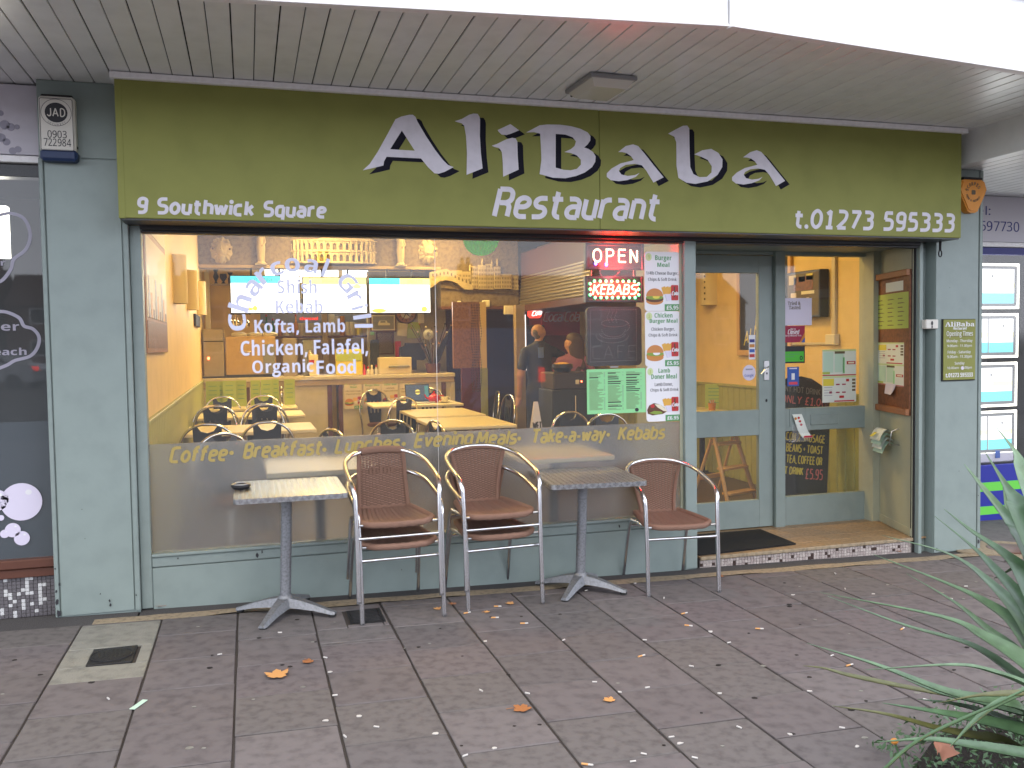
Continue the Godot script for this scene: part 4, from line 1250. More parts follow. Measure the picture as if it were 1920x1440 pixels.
	pocket.box(Vector3(pr.get_center().x, pr.position.y + 0.004, zd + 0.05), Vector3(pr.size.x * 1.1, 0.003, 0.05))
	put("pocket", pocket.mesh(), M.glass, pk)
	var bent := MB.new()
	bent.sheet(func(u, w): return Vector3(pr.position.x + 0.02 + 0.09 * u + 0.055 * w, pr.end.y - 0.02 - 0.19 * w, zd + 0.035 + 0.07 * w * w + 0.008 * sin(w * 6.0)), 4, 12, Vector3.BACK, 0.002)
	var lf := put("bent_menu", bent.mesh(), M.paper, pk)
	for k in 3:
		put("picture", MB.new().plate([disc(0.012, 0.01, Vector2(pr.position.x + 0.075 + 0.008 * k, pr.end.y - 0.05 - 0.028 * k), 10)], 0.0, 0.001, facing(zd + 0.045 + 0.006 * k)).mesh(), M.red, lf)
	put("logo", MB.new().plate([disc(0.012, 0.012, Vector2(pr.position.x + 0.045, pr.end.y - 0.055), 10)], 0.0, 0.001, facing(zd + 0.047)).mesh(), M.orange, lf)
	put("footer", MB.new().box(Vector3(pr.position.x + 0.12, pr.end.y - 0.2, zd + 0.11), Vector3(0.08, 0.018, 0.001), 0.0, Basis(Vector3.RIGHT, 0.5)).mesh(), M.pink_red, lf)
	var rack := thing("leaflet_rack", "wire rack of folded takeaway menus on the return wall", "leaflet rack")
	for k in 4:
		var sh := MB.new()
		sh.sheet(func(u, w): return wf * Vector3(0.32 + 0.2 * u - 0.012 * k, 0.8 - 0.035 * k + 0.05 * sin(w * 2.2) - 0.11 * w * w, 0.05 + 0.1 * w - 0.012 * k), 4, 8, Vector3.UP, 0.003)
		put("menu", sh.mesh(), M[["paper", "mint_pale", "paper", "mint_pale"][k]], rack)
	put("yellow_note", MB.new().box(wf * Vector3(0.42, 0.775, 0.16), Vector3(0.05, 0.002, 0.05), 0.0, bas * Basis(Vector3.RIGHT, 0.7)).mesh(), M.yellow, rack)
	put("bracket", MB.new().tube([wf * Vector3(0.54, 0.83, 0.0), wf * Vector3(0.54, 0.81, 0.06), wf * Vector3(0.54, 0.7, 0.08), wf * Vector3(0.54, 0.7, 0.0)], 0.005, 6).mesh(), M.steel, rack)


func pane(x0: float, y0: float, x1: float, y1: float, z: float) -> ArrayMesh:
	return MB.new().flat([Vector3(x0, y0, z), Vector3(x1, y0, z), Vector3(x1, y1, z), Vector3(x0, y1, z)], Vector3.BACK).mesh()


func flat_rect(r: Rect2, z: float, thick := 0.0008) -> MB:
	var p := PackedVector2Array([r.position, Vector2(r.end.x, r.position.y), r.end, Vector2(r.position.x, r.end.y)])
	return MB.new().plate([p], 0.0, thick, facing(z))


# a printed takeaway menu: two folded halves with little pictures
func leaflet(called: String, label: String, r: Rect2, xf: Transform3D, flip: bool):
	var t := thing(called, label, "leaflet")
	var q := PackedVector2Array([r.position, Vector2(r.end.x, r.position.y), r.end, Vector2(r.position.x, r.end.y)])
	put("sheet", MB.new().plate([q], 0.0, 0.001, xf).mesh(), M.paper, t)
	for half in 2:
		var y1 := r.end.y - half * r.size.y * 0.5
		var dense := half == (1 if flip else 0)
		var box := func(a: float, b: float, w: float, h: float, m: String, k := 0):
			var rr := Rect2(r.position.x + a * r.size.x, y1 - (b + h) * r.size.y * 0.5, w * r.size.x, h * r.size.y * 0.5)
			put("print", MB.new().plate([PackedVector2Array([rr.position, Vector2(rr.end.x, rr.position.y), rr.end, Vector2(rr.position.x, rr.end.y)])], 0.0, 0.0011 + 0.0003 * k, xf * Transform3D(Basis.IDENTITY, Vector3(0, 0, 0.0006))).mesh(), M[m], t)
		box.call(0.0, 0.0, 1.0, 0.07, "pale_green")
		if dense:
			box.call(0.02, 0.1, 0.3, 0.78, "mint_pale")
			box.call(0.36, 0.14, 0.26, 0.72, "mint_pale")
			box.call(0.6, 0.3, 0.06, 0.6, "mint")
			box.call(0.36, 0.07, 0.3, 0.09, "ink_brown", 1)
			box.call(0.72, 0.45, 0.26, 0.12, "red")
			box.call(0.76, 0.48, 0.18, 0.06, "cream", 1)
			box.call(0.0, 0.84, 0.22, 0.09, "leaf_paper", 1)
			box.call(0.0, 0.95, 1.0, 0.04, "red", 1)
		else:
			box.call(0.02, 0.1, 0.32, 0.27, "yellow")
			for k in 4: box.call(0.4 + 0.18 * (k % 2), 0.3 + 0.3 * (k / 2), 0.11, 0.05, "maroon")
			for k in 4: box.call(0.88, 0.12 + 0.13 * k, 0.1, 0.08, "ink_brown")
			box.call(0.7, 0.12, 0.09, 0.1, "red")
			box.call(0.2, 0.58, 0.08, 0.08, "maroon")
			box.call(0.5, 0.75, 0.14, 0.09, "red")
			box.call(0.68, 0.1, 0.12, 0.65, "mint_pale", 0) if false else null
			box.call(0.35, 0.93, 0.6, 0.05, "red")
			for k in 4: box.call(0.05, 0.42 + 0.1 * k, 0.24, 0.02, "bubble_grey")


func notice_board(wf: Transform3D, length: float):
	var t := thing("notice_board", "wooden notice board on the return wall holding menus behind its frame", "notice board")
	var y0 := 0.95
	var y1 := 2.07
	var l := length - 0.02
	put("back", MB.new().box(wf * Vector3(l / 2 + 0.01, (y0 + y1) / 2, 0.01), Vector3(l, y1 - y0, 0.012), 0.0, wf.basis).mesh(), M.wood_red, t)
	for e in [[l / 2 + 0.01, y0 + 0.025, l, 0.05], [l / 2 + 0.01, y1 - 0.025, l, 0.05], [0.03, (y0 + y1) / 2, 0.06, y1 - y0 - 0.1]]:
		put("frame", MB.new().box(wf * Vector3(e[0], e[1], 0.022), Vector3(e[2], e[3], 0.045), 0.005, wf.basis).mesh(), M.wood_frame, t)
	var f := wf * Transform3D(Basis.IDENTITY, Vector3(0, 0, 0.0165))
	var sheet := func(called, label, x, y, w, h, m):
		var o := thing(called, label, "notice")
		put("sheet", MB.new().plate([ccw(PackedVector2Array([Vector2(x, y), Vector2(x + w, y), Vector2(x + w, y + h), Vector2(x, y + h)]))], 0.0, 0.001, f).mesh(), M[m], o)
		return o
	# the wall runs away from the viewer, so its x grows towards the back: print is mirrored by a half turn about y
	var big = sheet.call("menu_sheet", "large yellow green menu sheet at the top of the notice board", 0.1, 1.62, 0.64, 0.28, "leaf_paper")
	for i in 3:
		for j in 7:
			put("print", MB.new().plate([ccw(PackedVector2Array([Vector2(0.14 + 0.2 * i, 1.645 + 0.034 * j), Vector2(0.14 + 0.2 * i + 0.09 + 0.05 * ((i + j) % 2), 1.645 + 0.034 * j), Vector2(0.14 + 0.2 * i + 0.09, 1.652 + 0.034 * j), Vector2(0.14 + 0.2 * i, 1.652 + 0.034 * j)]))], 0.001, 0.0018, f).mesh(), M.ink_brown, big)
	sheet.call("torn_notice", "small torn white notice above the menus on the notice board", 0.3, 1.915, 0.34, 0.075, "paper")
	leaflet("menu_leaflet", "folded menu leaflet pinned low on the notice board", Rect2(0.14, 1.165, 0.52, 0.345), f, true)
	var note := MB.new()
	note.sheet(func(u, w): return f * Vector3(0.32 + 0.2 * u - 0.03 * w, 1.18 - 0.085 * w, 0.006 + 0.03 * w * w * u), 5, 6, f.basis.z, 0.001)
	single("torn_notice", note.mesh(), M.bubble, "small curling pale note hanging at the foot of the notice board", "notice")


# ------------------------------------------------------------------ the big sign
func fascia_sign():
	var t := thing("fascia_sign", "long olive green fascia sign over the restaurant front", "sign")
	var zf := 0.31
	var seam := 2.17
	put("board", MB.new().span(Vector3(-0.652, 2.245, 0.1), Vector3(seam - 0.0012, 3.003, zf), 0.003).mesh(), M.sign_green, t)
	put("board", MB.new().span(Vector3(seam + 0.0012, 2.245, 0.1), Vector3(4.988, 3.003, zf), 0.003).mesh(), M.sign_green, t)
	put("edge_strip", MB.new().span(Vector3(-0.655, 2.243, 0.09), Vector3(-0.62, 3.002, zf + 0.002), 0.002).mesh(), M.sign_green, t)
	put("underside", MB.new().span(Vector3(-0.645, 2.236, 0.09), Vector3(4.98, 2.245, zf - 0.012)).mesh(), M.shutter, t)
	var glyphs := [
		[["A", "0.675,2.555 0.717,2.594 0.766,2.668 0.823,2.769 0.874,2.862 0.909,2.880 0.958,2.893 0.979,2.894 0.994,2.883 1.006,2.855 1.054,2.775 1.109,2.694 1.158,2.634 1.186,2.608 1.221,2.596 1.164,2.565 1.128,2.553 1.103,2.555 1.065,2.589 1.023,2.639 0.817,2.640 0.801,2.612 0.797,2.588 0.737,2.571", "0.911,2.798 0.987,2.683 0.839,2.685"],
		["l", "1.234,2.871 1.278,2.887 1.322,2.914 1.351,2.923 1.377,2.923 1.387,2.907 1.391,2.890 1.388,2.792 1.393,2.687 1.402,2.596 1.301,2.553 1.306,2.683 1.302,2.787 1.292,2.846 1.277,2.861 1.252,2.866"],
		["i", "1.463,2.736 1.495,2.748 1.555,2.779 1.593,2.790 1.615,2.788 1.626,2.769 1.627,2.683 1.632,2.598 1.532,2.551 1.531,2.636 1.526,2.700 1.510,2.724 1.480,2.729"],
		["i", "1.502,2.833 1.583,2.873 1.639,2.838 1.586,2.815 1.556,2.805 1.526,2.807 1.508,2.823"],
		["B", "1.685,2.828 1.743,2.860 1.772,2.876 1.825,2.884 1.907,2.887 1.978,2.882 2.043,2.869 2.091,2.849 2.109,2.828 2.108,2.800 2.090,2.775 2.066,2.754 2.096,2.746 2.125,2.729 2.143,2.702 2.140,2.668 2.118,2.634 2.070,2.599 2.010,2.574 1.938,2.557 1.856,2.557 1.768,2.576 1.781,2.664 1.779,2.751 1.775,2.825 1.737,2.832", "1.877,2.829 1.942,2.828 1.989,2.814 2.012,2.790 2.002,2.760 1.976,2.739 1.934,2.720 1.976,2.716 2.017,2.702 2.043,2.677 2.043,2.647 2.016,2.619 1.974,2.608 1.927,2.609 1.874,2.620"],
		["a", "2.299,2.737 2.351,2.777 2.401,2.790 2.436,2.781 2.475,2.742 2.550,2.658 2.615,2.589 2.543,2.553 2.493,2.627 2.462,2.660 2.412,2.667 2.350,2.658 2.311,2.636 2.301,2.617 2.319,2.595 2.362,2.588 2.412,2.595 2.445,2.610 2.418,2.584 2.362,2.562 2.300,2.552 2.245,2.557 2.218,2.577 2.219,2.599 2.252,2.631 2.313,2.665 2.388,2.685 2.406,2.691 2.388,2.713 2.357,2.732 2.326,2.738"],
		["b", "2.650,2.871 2.704,2.901 2.755,2.927 2.787,2.930 2.801,2.913 2.803,2.755 2.807,2.663 2.830,2.618 2.875,2.600 2.928,2.604 2.963,2.635 2.965,2.675 2.935,2.715 2.883,2.735 2.837,2.747 2.896,2.776 2.961,2.788 3.014,2.764 3.044,2.723 3.042,2.673 3.006,2.619 2.934,2.575 2.843,2.555 2.778,2.561 2.721,2.590 2.708,2.670 2.708,2.819 2.693,2.855"],
		["a", "3.199,2.744 3.252,2.780 3.301,2.795 3.336,2.785 3.376,2.748 3.453,2.667 3.519,2.600 3.450,2.563 3.397,2.638 3.364,2.668 3.314,2.675 3.253,2.667 3.213,2.647 3.202,2.629 3.220,2.607 3.264,2.599 3.314,2.606 3.345,2.620 3.320,2.596 3.263,2.575 3.202,2.564 3.145,2.569 3.116,2.588 3.116,2.610 3.152,2.642 3.213,2.674 3.288,2.694 3.307,2.699 3.288,2.721 3.257,2.739 3.226,2.744"]]]
	for g in glyphs[0]:
		var shape := [ccw(pts(g[1]))]
		if g.size() > 2: shape.append(cw(pts(g[2])))
		var shadow := []
		for p in shape: shadow.append(moved(p, Vector2(0.037, -0.022)))
		put("letter_shadow", MB.new().plate(shadow, 0.0, 0.0012, facing(zf)).mesh(), M.sign_shadow, t)
		put("letter", MB.new().plate(shape, 0.0, 0.0026, facing(zf)).mesh(), M.sign_letter, t)
	var f := facing(zf)
	var a := Vector2(1.462, 2.31)
	var b := Vector2(2.556, 2.318)
	pen_text("lettering", "Restaurant", a, b.x - a.x, 2.474 - 2.309, 0.0155, M.sign_letter, t, f, 0.22, (b.y - a.y) / (b.x - a.x), 0.17)
	a = Vector2(-0.562, 2.277)
	b = Vector2(0.447, 2.271)
	pen_text("lettering", "9 Southwick Square", a, b.x - a.x, 2.35 - 2.274, 0.0095, M.sign_letter, t, f, 0.1, 0.0, 0.2, 0.42)
	a = Vector2(3.591, 2.294)
	b = Vector2(4.911, 2.301)
	pen_text("lettering", "t.01273 595333", a, b.x - a.x, 2.407 - 2.294, 0.0125, M.sign_letter, t, f, 0.1, 0.0, 0.2, 0.4)


# ------------------------------------------------------------------ the shops on either side
func neighbours():
	# left: a salon with a white fascia, dark glass and a mosaic base
	var lf := thing("neighbour_fascia", "white fascia with faded grey bubbles over the left neighbour", "sign")
	put("board", MB.new().span(Vector3(-5.0, 2.63, -0.12), Vector3(-1.09, 3.02, -0.03), 0.003).mesh(), M.sign_white, lf)
	put("lower_trim", MB.new().span(Vector3(-5.0, 2.585, -0.14), Vector3(-1.09, 2.622, -0.01), 0.004).mesh(), M.trim_white, lf)
	for e in [[Vector2(-1.289, 2.856), 0.016], [Vector2(-1.27, 2.792), 0.026], [Vector2(-1.241, 2.782), 0.022], [Vector2(-1.209, 2.784), 0.014], [Vector2(-1.291, 2.72), 0.024], [Vector2(-1.265, 2.698), 0.02], [Vector2(-1.235, 2.649), 0.02], [Vector2(-1.208, 2.659), 0.018]]:
		put("bubble", MB.new().plate([moved(disc(e[1], e[1]), e[0])], 0.0, 0.001 + 0.0002 * (int(e[1] * 1000) % 4), facing(-0.03)).mesh(), M.bubble_grey, lf)
	var ls := thing("neighbour_window", "dark window of the left neighbour with bubble and cloud decals", "window")
	put("head", MB.new().span(Vector3(-5.0, 2.51, -0.16), Vector3(-1.09, 2.58, -0.05), 0.003).mesh(), M.shutter, ls)
	put("pane", pane(-5.0, 0.335, -1.087, 2.51, -0.052), M.glass, ls)
	put("dark_film", MB.new().span(Vector3(-5.0, 0.335, -0.066), Vector3(-1.087, 1.12, -0.061)).mesh(), M.teal, ls)
	var fz := facing(-0.0495)
	for e in [[Vector2(-1.267, 0.662), 0.108], [Vector2(-1.392, 0.679), 0.06], [Vector2(-1.374, 0.577), 0.016], [Vector2(-1.317, 0.502), 0.041], [Vector2(-1.359, 0.484), 0.024], [Vector2(-1.272, 0.452), 0.041]]:
		put("bubble", MB.new().plate([moved(disc(e[1], e[1], Vector2.ZERO, 30), e[0])], 0.0, 0.001 + 0.0003 * (int(e[1] * 1000) % 3), fz).mesh(), M.bubble, ls)
		put("bubble_shine", MB.new().plate([moved(disc(e[1] * 0.16, e[1] * 0.14, Vector2.ZERO, 12), e[0] + Vector2(e[1] * 0.36, e[1] * 0.5))], 0.0, 0.0022, fz).mesh(), M.white, ls)
	# cloud outlines and the broken words inside them
	var ring := func(p: Array, w: float):
		var line := PackedVector2Array(smooth_line(p, 5))
		put("cloud_outline", MB.new().plate(Geometry2D.offset_polyline(line, w, Geometry2D.JOIN_ROUND, Geometry2D.END_ROUND), 0.0, 0.001, fz).mesh(), M.bubble_grey, ls)
	ring.call([Vector2(-1.328, 2.29), Vector2(-1.263, 2.303), Vector2(-1.196, 2.275), Vector2(-1.167, 2.186), Vector2(-1.194, 2.101), Vector2(-1.256, 2.046), Vector2(-1.274, 1.988), Vector2(-1.325, 1.922), Vector2(-1.384, 1.913)], 0.009)
	ring.call([Vector2(-1.363, 1.751), Vector2(-1.304, 1.747), Vector2(-1.241, 1.714), Vector2(-1.218, 1.668), Vector2(-1.172, 1.65), Vector2(-1.143, 1.604), Vector2(-1.154, 1.543), Vector2(-1.194, 1.495), Vector2(-1.271, 1.472), Vector2(-1.31, 1.448), Vector2(-1.365, 1.425)], 0.009)
	type_text("lettering", "lour", Rect2(-1.433, 2.008, 0.134, 0.036), M.bubble_grey, ls, fz)
	type_text("lettering", "er", Rect2(-1.335, 1.642, 0.092, 0.036), M.bubble_grey, ls, fz)
	type_text("lettering", "Bleach", Rect2(-1.452, 1.503, 0.242, 0.042), M.bubble_grey, ls, fz)
	var base := thing("mosaic_base", "grey mosaic base with scattered white tiles under the left neighbour's window", "wall")
	put("sill", MB.new().span(Vector3(-5.0, 0.283, -0.1), Vector3(-1.087, 0.335, 0.0), 0.006).mesh(), M.wood_dark, base)
	put("lower_sill", MB.new().span(Vector3(-5.0, 0.228, -0.1), Vector3(-1.087, 0.28, -0.02), 0.004).mesh(), M.wood_dark, base)
	put("core", MB.new().span(Vector3(-5.0, -0.05, -0.2), Vector3(-1.087, 0.228, -0.047)).mesh(), M.grout, base)
	var small = MB.new().box(Vector3.ZERO, Vector3(0.0205, 0.0195, 0.008), 0.0015).mesh()
	var field := MB.new()
	var r2 := RandomNumberGenerator.new()
	r2.seed = 77
	for i in 60:
		for j in 11:
			var p := Vector3(-1.098 - i * 0.0222, 0.217 - j * 0.0212, -0.044)
			if p.x < -1.085 and r2.randf() < 0.24 and p.x > -1.75:
				put("white_mosaic_tile", small, M.mosaic_white, base, p)
			else:
				field.box(p, Vector3(0.0205, 0.0195, 0.008), 0.0015)
	tag(put("mosaic_field", field.mesh(), M.mosaic_mauve, base), "", "", "", "stuff")
	# its room: dark, with one lit panel near the glass
	structure("neighbour_room", MB.new().span(Vector3(-5.0, -0.05, -4.1), Vector3(-1.0, -0.03, -0.1)).mesh(), M.teal)
	structure("neighbour_room", MB.new().span(Vector3(-5.0, 0.0, -4.2), Vector3(-1.0, 3.2, -4.1)).mesh(), M.teal)
	structure("neighbour_room", MB.new().span(Vector3(-5.0, 3.0, -4.1), Vector3(-1.0, 3.1, -0.16)).mesh(), M.teal)
	structure("neighbour_room", MB.new().span(Vector3(-5.2, 0.0, -4.2), Vector3(-5.0, 3.2, 0.0)).mesh(), M.teal)
	var lp := thing("lit_panel", "bright white lit panel behind the left neighbour's window", "lamp")
	var lr := Rect2(-1.597, 2.095, 0.213, 0.315)
	put("lit_face", MB.new().span(Vector3(lr.position.x, lr.position.y, -0.56), Vector3(lr.end.x, lr.end.y, -0.5), 0.003).mesh(), M.tube_white, lp)
	var al := AreaLight3D.new()
	al.name = "panel_light"
	al.area_size = lr.size
	al.light_energy = 0.05
	al.light_color = Color(1, 0.97, 0.88)
	al.area_range = 8.0
	al.shadow_enabled = true
	lp.add_child(al)
	al.position = Vector3(lr.get_center().x, lr.get_center().y, -0.49)
	al.rotation_degrees = Vector3(0, 180, 0)
	# right: an estate agent set back behind the pillar
	var z := -0.895
	var rf := thing("neighbour_fascia", "pale grey fascia with dark telephone digits over the right neighbour", "sign")
	put("board", MB.new().span(Vector3(5.43, 2.38, z - 0.1), Vector3(10, 2.79, z), 0.003).mesh(), M.sign_white, rf)
	put("lower_trim", MB.new().span(Vector3(5.43, 2.335, z - 0.1), Vector3(10, 2.375, z + 0.02), 0.005).mesh(), M.trim_white, rf)
	put("blue_band", MB.new().span(Vector3(5.43, 2.27, z - 0.08), Vector3(10, 2.33, z - 0.005)).mesh(), M.navy, rf)
	type_text("lettering", "tel:", Rect2(6.256, 2.618, 0.19, 0.081), M.navy, rf, facing(z), font_plain)
	type_text("lettering", "01273 597730", Rect2(5.92, 2.475, 0.853, 0.09), M.navy, rf, facing(z), font_plain)
	var rw := thing("neighbour_window", "clear window of the right neighbour hung with lit property pockets", "window")
	put("pane", pane(5.43, 0.36, 10.0, 2.27, z - 0.025), M.glass, rw)
	var rb := thing("neighbour_riser", "royal blue riser with two lime green stripes under the right neighbour's window", "panel")
	put("panel", MB.new().span(Vector3(5.43, -0.3, z - 0.05), Vector3(10, 0.35, z), 0.004).mesh(), mat("royal_blue", Color(0.012, 0.02, 0.3), 0.4), rb)
	put("stripe", MB.new().span(Vector3(5.43, 0.114, z), Vector3(10, 0.196, z + 0.003)).mesh(), M.lime, rb)
	put("stripe", MB.new().span(Vector3(5.43, -0.1, z), Vector3(10, -0.024, z + 0.003)).mesh(), M.lime, rb)
	structure("neighbour_room", MB.new().span(Vector3(5.43, -0.3, -4.5), Vector3(10, -0.2, z)).mesh(), M.grey)
	structure("neighbour_room", MB.new().span(Vector3(5.43, -0.3, -4.6), Vector3(10, 3.2, -4.5)).mesh(), M.grey)
	structure("neighbour_room", MB.new().span(Vector3(5.43, 2.81, -4.5), Vector3(10, 2.9, z - 0.06)).mesh(), M.grey)
	structure("neighbour_room", MB.new().span(Vector3(10.0, -0.3, -4.6), Vector3(10.2, 3.2, z)).mesh(), M.grey)
	var rows := [[Rect2(6.182, 1.781, 0.698, 0.414), 1], [Rect2(6.187, 1.33, 0.688, 0.407), 2], [Rect2(6.191, 0.877, 0.677, 0.409), 1], [Rect2(6.196, 0.432, 0.673, 0.406), 2]]
	for k in 4:
		var r: Rect2 = rows[k][0]
		var p := thing("property_pocket", ["top", "second", "third", "bottom"][k] + " lit acrylic property pocket in the right neighbour's window", "lit display", Vector3.ZERO, 0.0, "lit pockets in the estate agent's window")
		var zz := -0.99
		put("light_border", MB.new().plate([ccw(PackedVector2Array([r.position, Vector2(r.end.x, r.position.y), r.end, Vector2(r.position.x, r.end.y)])), cw(PackedVector2Array([r.position + Vector2(0.018, 0.018), Vector2(r.end.x - 0.018, r.position.y + 0.018), r.end - Vector2(0.018, 0.018), Vector2(r.position.x + 0.018, r.end.y - 0.018)]))], -0.01, 0.0, facing(zz)).mesh(), M.tube_white, p)
		put("acrylic", MB.new().span(Vector3(r.position.x + 0.018, r.position.y + 0.018, zz - 0.009), Vector3(r.end.x - 0.018, r.end.y - 0.018, zz - 0.003)).mesh(), M.grey, p)
		var n: int = rows[k][1]
		var w := (r.size.x - 0.1) / n
		for i in n:
			var q := Rect2(r.position.x + 0.05 + w * i + 0.008, r.position.y + 0.05, w - 0.016, r.size.y - 0.1)
			var card := put("card_lit", flat_rect(q, zz - 0.002).mesh(), M.pocket_white, p)
			put("photo_lit", flat_rect(Rect2(q.position.x, q.position.y, q.size.x, q.size.y * 0.3), zz - 0.001).mesh(), M.pocket_cyan, card)
			put("photo_lit", flat_rect(Rect2(q.position.x + q.size.x * 0.6, q.position.y + q.size.y * 0.45, q.size.x * 0.4, q.size.y * 0.15), zz - 0.001).mesh(), M.pocket_yellow, card)
			put("text", flat_rect(Rect2(q.position.x + q.size.x * 0.55, q.position.y + q.size.y * 0.75, 0.02, 0.025), zz - 0.001).mesh(), M.grey, card)
		for s in [Vector2(1, 1), Vector2(1, 0)]:
			put("stud", MB.new().ball(Vector3(r.position.x + (r.size.x - 0.03) * s.x, r.position.y + 0.03 + (r.size.y - 0.06) * s.y, zz), Vector3(0.01, 0.01, 0.006), 8, 5).mesh(), M.chrome, p)
		var l := AreaLight3D.new()
		l.name = "pocket_light"
		l.area_size = r.size
		l.light_energy = 0.05
		l.area_range = 6.0
		l.shadow_enabled = true
		p.add_child(l)
		l.position = Vector3(r.get_center().x, r.get_center().y, zz + 0.012)
		l.rotation_degrees = Vector3(0, 180, 0)
	var tray := thing("leaflet_tray", "white leaflet tray below the lit property pockets", "tray")
	var tr := Rect2(6.222, 0.299, 0.612, 0.149)
	put("front", MB.new().span(Vector3(tr.position.x, 0.36, -1.05), Vector3(tr.end.x, tr.end.y, -0.98), 0.01).mesh(), M.sign_white, tray)
	put("clip", MB.new().span(Vector3(6.612, 0.4, -0.98), Vector3(6.662, 0.47, -0.97), 0.003).mesh(), M.blue, tray)


# ------------------------------------------------------------------ inside: the room
func room():
	structure("room_floor", MB.new().span(Vector3(-0.75, -0.06, -10.0), Vector3(5.4, -0.012, -0.8)).mesh(), M.room_floor)
	structure("room_floor", MB.new().span(Vector3(-0.75, -0.06, -0.8), Vector3(3.0, -0.012, -0.03)).mesh(), M.room_floor)
	structure("room_ceiling", MB.new().span(Vector3(-0.75, 3.3, -10.0), Vector3(5.4, 3.4, -0.06)).mesh(), M.room_ceiling)
	structure("left_wall", MB.new().span(Vector3(-0.9, -0.05, -10.0), Vector3(-0.6, 3.3, -0.06)).mesh(), M.wall_yellow)
	structure("right_wall", MB.new().span(Vector3(5.15, -0.05, -10.0), Vector3(5.4, 3.3, -0.75)).mesh(), M.wall_yellow)
	structure("back_wall", MB.new().span(Vector3(-0.75, -0.05, -10.2), Vector3(5.4, 3.3, -10.0)).mesh(), M.wall_grey)
	structure("front_wall", MB.new().span(Vector3(4.98, -0.05, -0.8), Vector3(5.4, 3.3, -0.62)).mesh(), M.inner_paint)
	# green dado along both side walls: upright boards under a rail
	var dl := thing("dado_panelling", "green dado panelling along the left wall of the dining room", "panelling")
	put("rail", MB.new().span(Vector3(-0.6, 1.07, -6.95), Vector3(-0.57, 1.1, -0.06), 0.004).mesh(), M.dado_green, dl)
	var dr := thing("dado_panelling", "green dado panelling along the right wall seen through the door glass", "panelling")
	put("rail", MB.new().span(Vector3(5.12, 1.01, -9.0), Vector3(5.15, 1.04, -0.82), 0.004).mesh(), M.dado_green, dr)
	for k in 58:
		var z := -0.07 - 0.12 * k
		put("dado_board", MB.new().box(Vector3(-0.59, 0.53, z - 0.06), Vector3(0.014, 1.07, 0.116), 0.004).mesh(), M.dado_green, dl)
	for k in 48:
		var z := -0.82 - 0.12 * k
		put("dado_board", MB.new().box(Vector3(5.142, 0.5, z - 0.06), Vector3(0.014, 1.02, 0.114), 0.005).mesh(), M.dado_green, dr)
	# bulkhead over the counter with casts and reliefs
	var zb := -7.0
	var fr := thing("counter_bulkhead", "brown stone faced bulkhead above the counter carrying plaster casts", "bulkhead")
	put("face", MB.new().span(Vector3(-0.6, 2.64, zb - 0.25), Vector3(2.69, 3.3, zb)).mesh(), M.frieze_stone, fr)
	put("lower_lip", MB.new().span(Vector3(-0.6, 2.6, zb - 0.25), Vector3(2.69, 2.64, zb + 0.02), 0.004).mesh(), M.counter_brown, fr)
	var fr2 := thing("counter_bulkhead", "lower bulkhead right of the menu screens with a bridge relief", "bulkhead")
	put("face", MB.new().span(Vector3(2.69, 2.08, zb - 0.25), Vector3(3.86, 3.3, zb)).mesh(), M.frieze_stone, fr2)
	put("red_lip", MB.new().span(Vector3(2.69, 2.03, zb - 0.25), Vector3(3.86, 2.08, zb + 0.02), 0.004).mesh(), M.wood_dark, fr2)
	for e in [[415, 467, 46, "left"], [802, 470, 44, "right"]]:
		lion_mask(Vector3([-0.303, 2.509][0 if e[0] == 415 else 1], [2.851, 2.873][0 if e[0] == 415 else 1], zb), "plaster lion mask on the %s of the bulkhead" % ["left end", "right, beside the window joint"][0 if e[0] == 415 else 1])
	for k in 2:
		var c: Vector3 = [Vector3(0.206, 2.83, -7), Vector3(2.109, 2.859, -7)][k]
		var s := thing("plaster_statue", "slim pale plaster figure %s of the arena relief" % ["left", "right"][k], "statue", Vector3(c.x, 2.655, zb + 0.05), 0.0, "plaster statues on the bulkhead")
		put("robe", MB.new().lathe([Vector2(0.06, 0), Vector2(0.058, 0.02), Vector2(0.045, 0.03), Vector2(0.052, 0.12), Vector2(0.058, 0.22), Vector2(0.05, 0.3), Vector2(0.055, 0.37), Vector2(0.035, 0.41), Vector2(0.018, 0.425)], 14).mesh(), M.plaster, s)
		put("head", MB.new().ball(Vector3(0, 0.455, 0.0), Vector3(0.026, 0.034, 0.028), 10, 8).mesh(), M.plaster, s)
		put("arm", MB.new().tube([Vector3(0.045, 0.36, 0.02), Vector3(0.055, 0.28, 0.035), Vector3(0.015, 0.24, 0.06)], 0.013, 8).mesh(), M.plaster, s)
		put("base", MB.new().box(Vector3(0, -0.005, 0), Vector3(0.16, 0.02, 0.09), 0.004).mesh(), M.plaster, s)
	arena_relief(Rect2(0.6, 2.683, 1.168, 0.302), zb)
	bridge_relief(zb)
	# partition with door leaf at the end of the counter, wood and yellow reveal
	var pt := thing("wooden_partition", "orange brown wooden partition with a maroon lower panel past the counter end", "partition")
	var zp := -6.2
	put("upper_panel", MB.new().span(Vector3(2.679, 1.2, zp - 0.06), Vector3(3.053, 2.1, zp)).mesh(), M.partition_wood, pt)
	put("lower_panel", MB.new().span(Vector3(2.787, 0.0, zp - 0.06), Vector3(3.05, 1.2, zp + 0.004)).mesh(), M.partition_maroon, pt)
	put("reveal", MB.new().span(Vector3(3.053, 1.197, zp - 0.5), Vector3(3.143, 2.1, zp + 0.01)).mesh(), M.wall_yellow, pt)
	put("reveal_dado", MB.new().span(Vector3(3.05, 0.0, zp - 0.5), Vector3(3.149, 1.197, zp + 0.016)).mesh(), M.dado_green, pt)
	var post := thing("wooden_post", "pale timber post between the dark kitchen opening and the man", "post")
	put("shaft", MB.new().span(Vector3(3.504, 0.0, -6.1), Vector3(3.634, 2.05, -5.98), 0.004).mesh(), M.counter_brown, post)
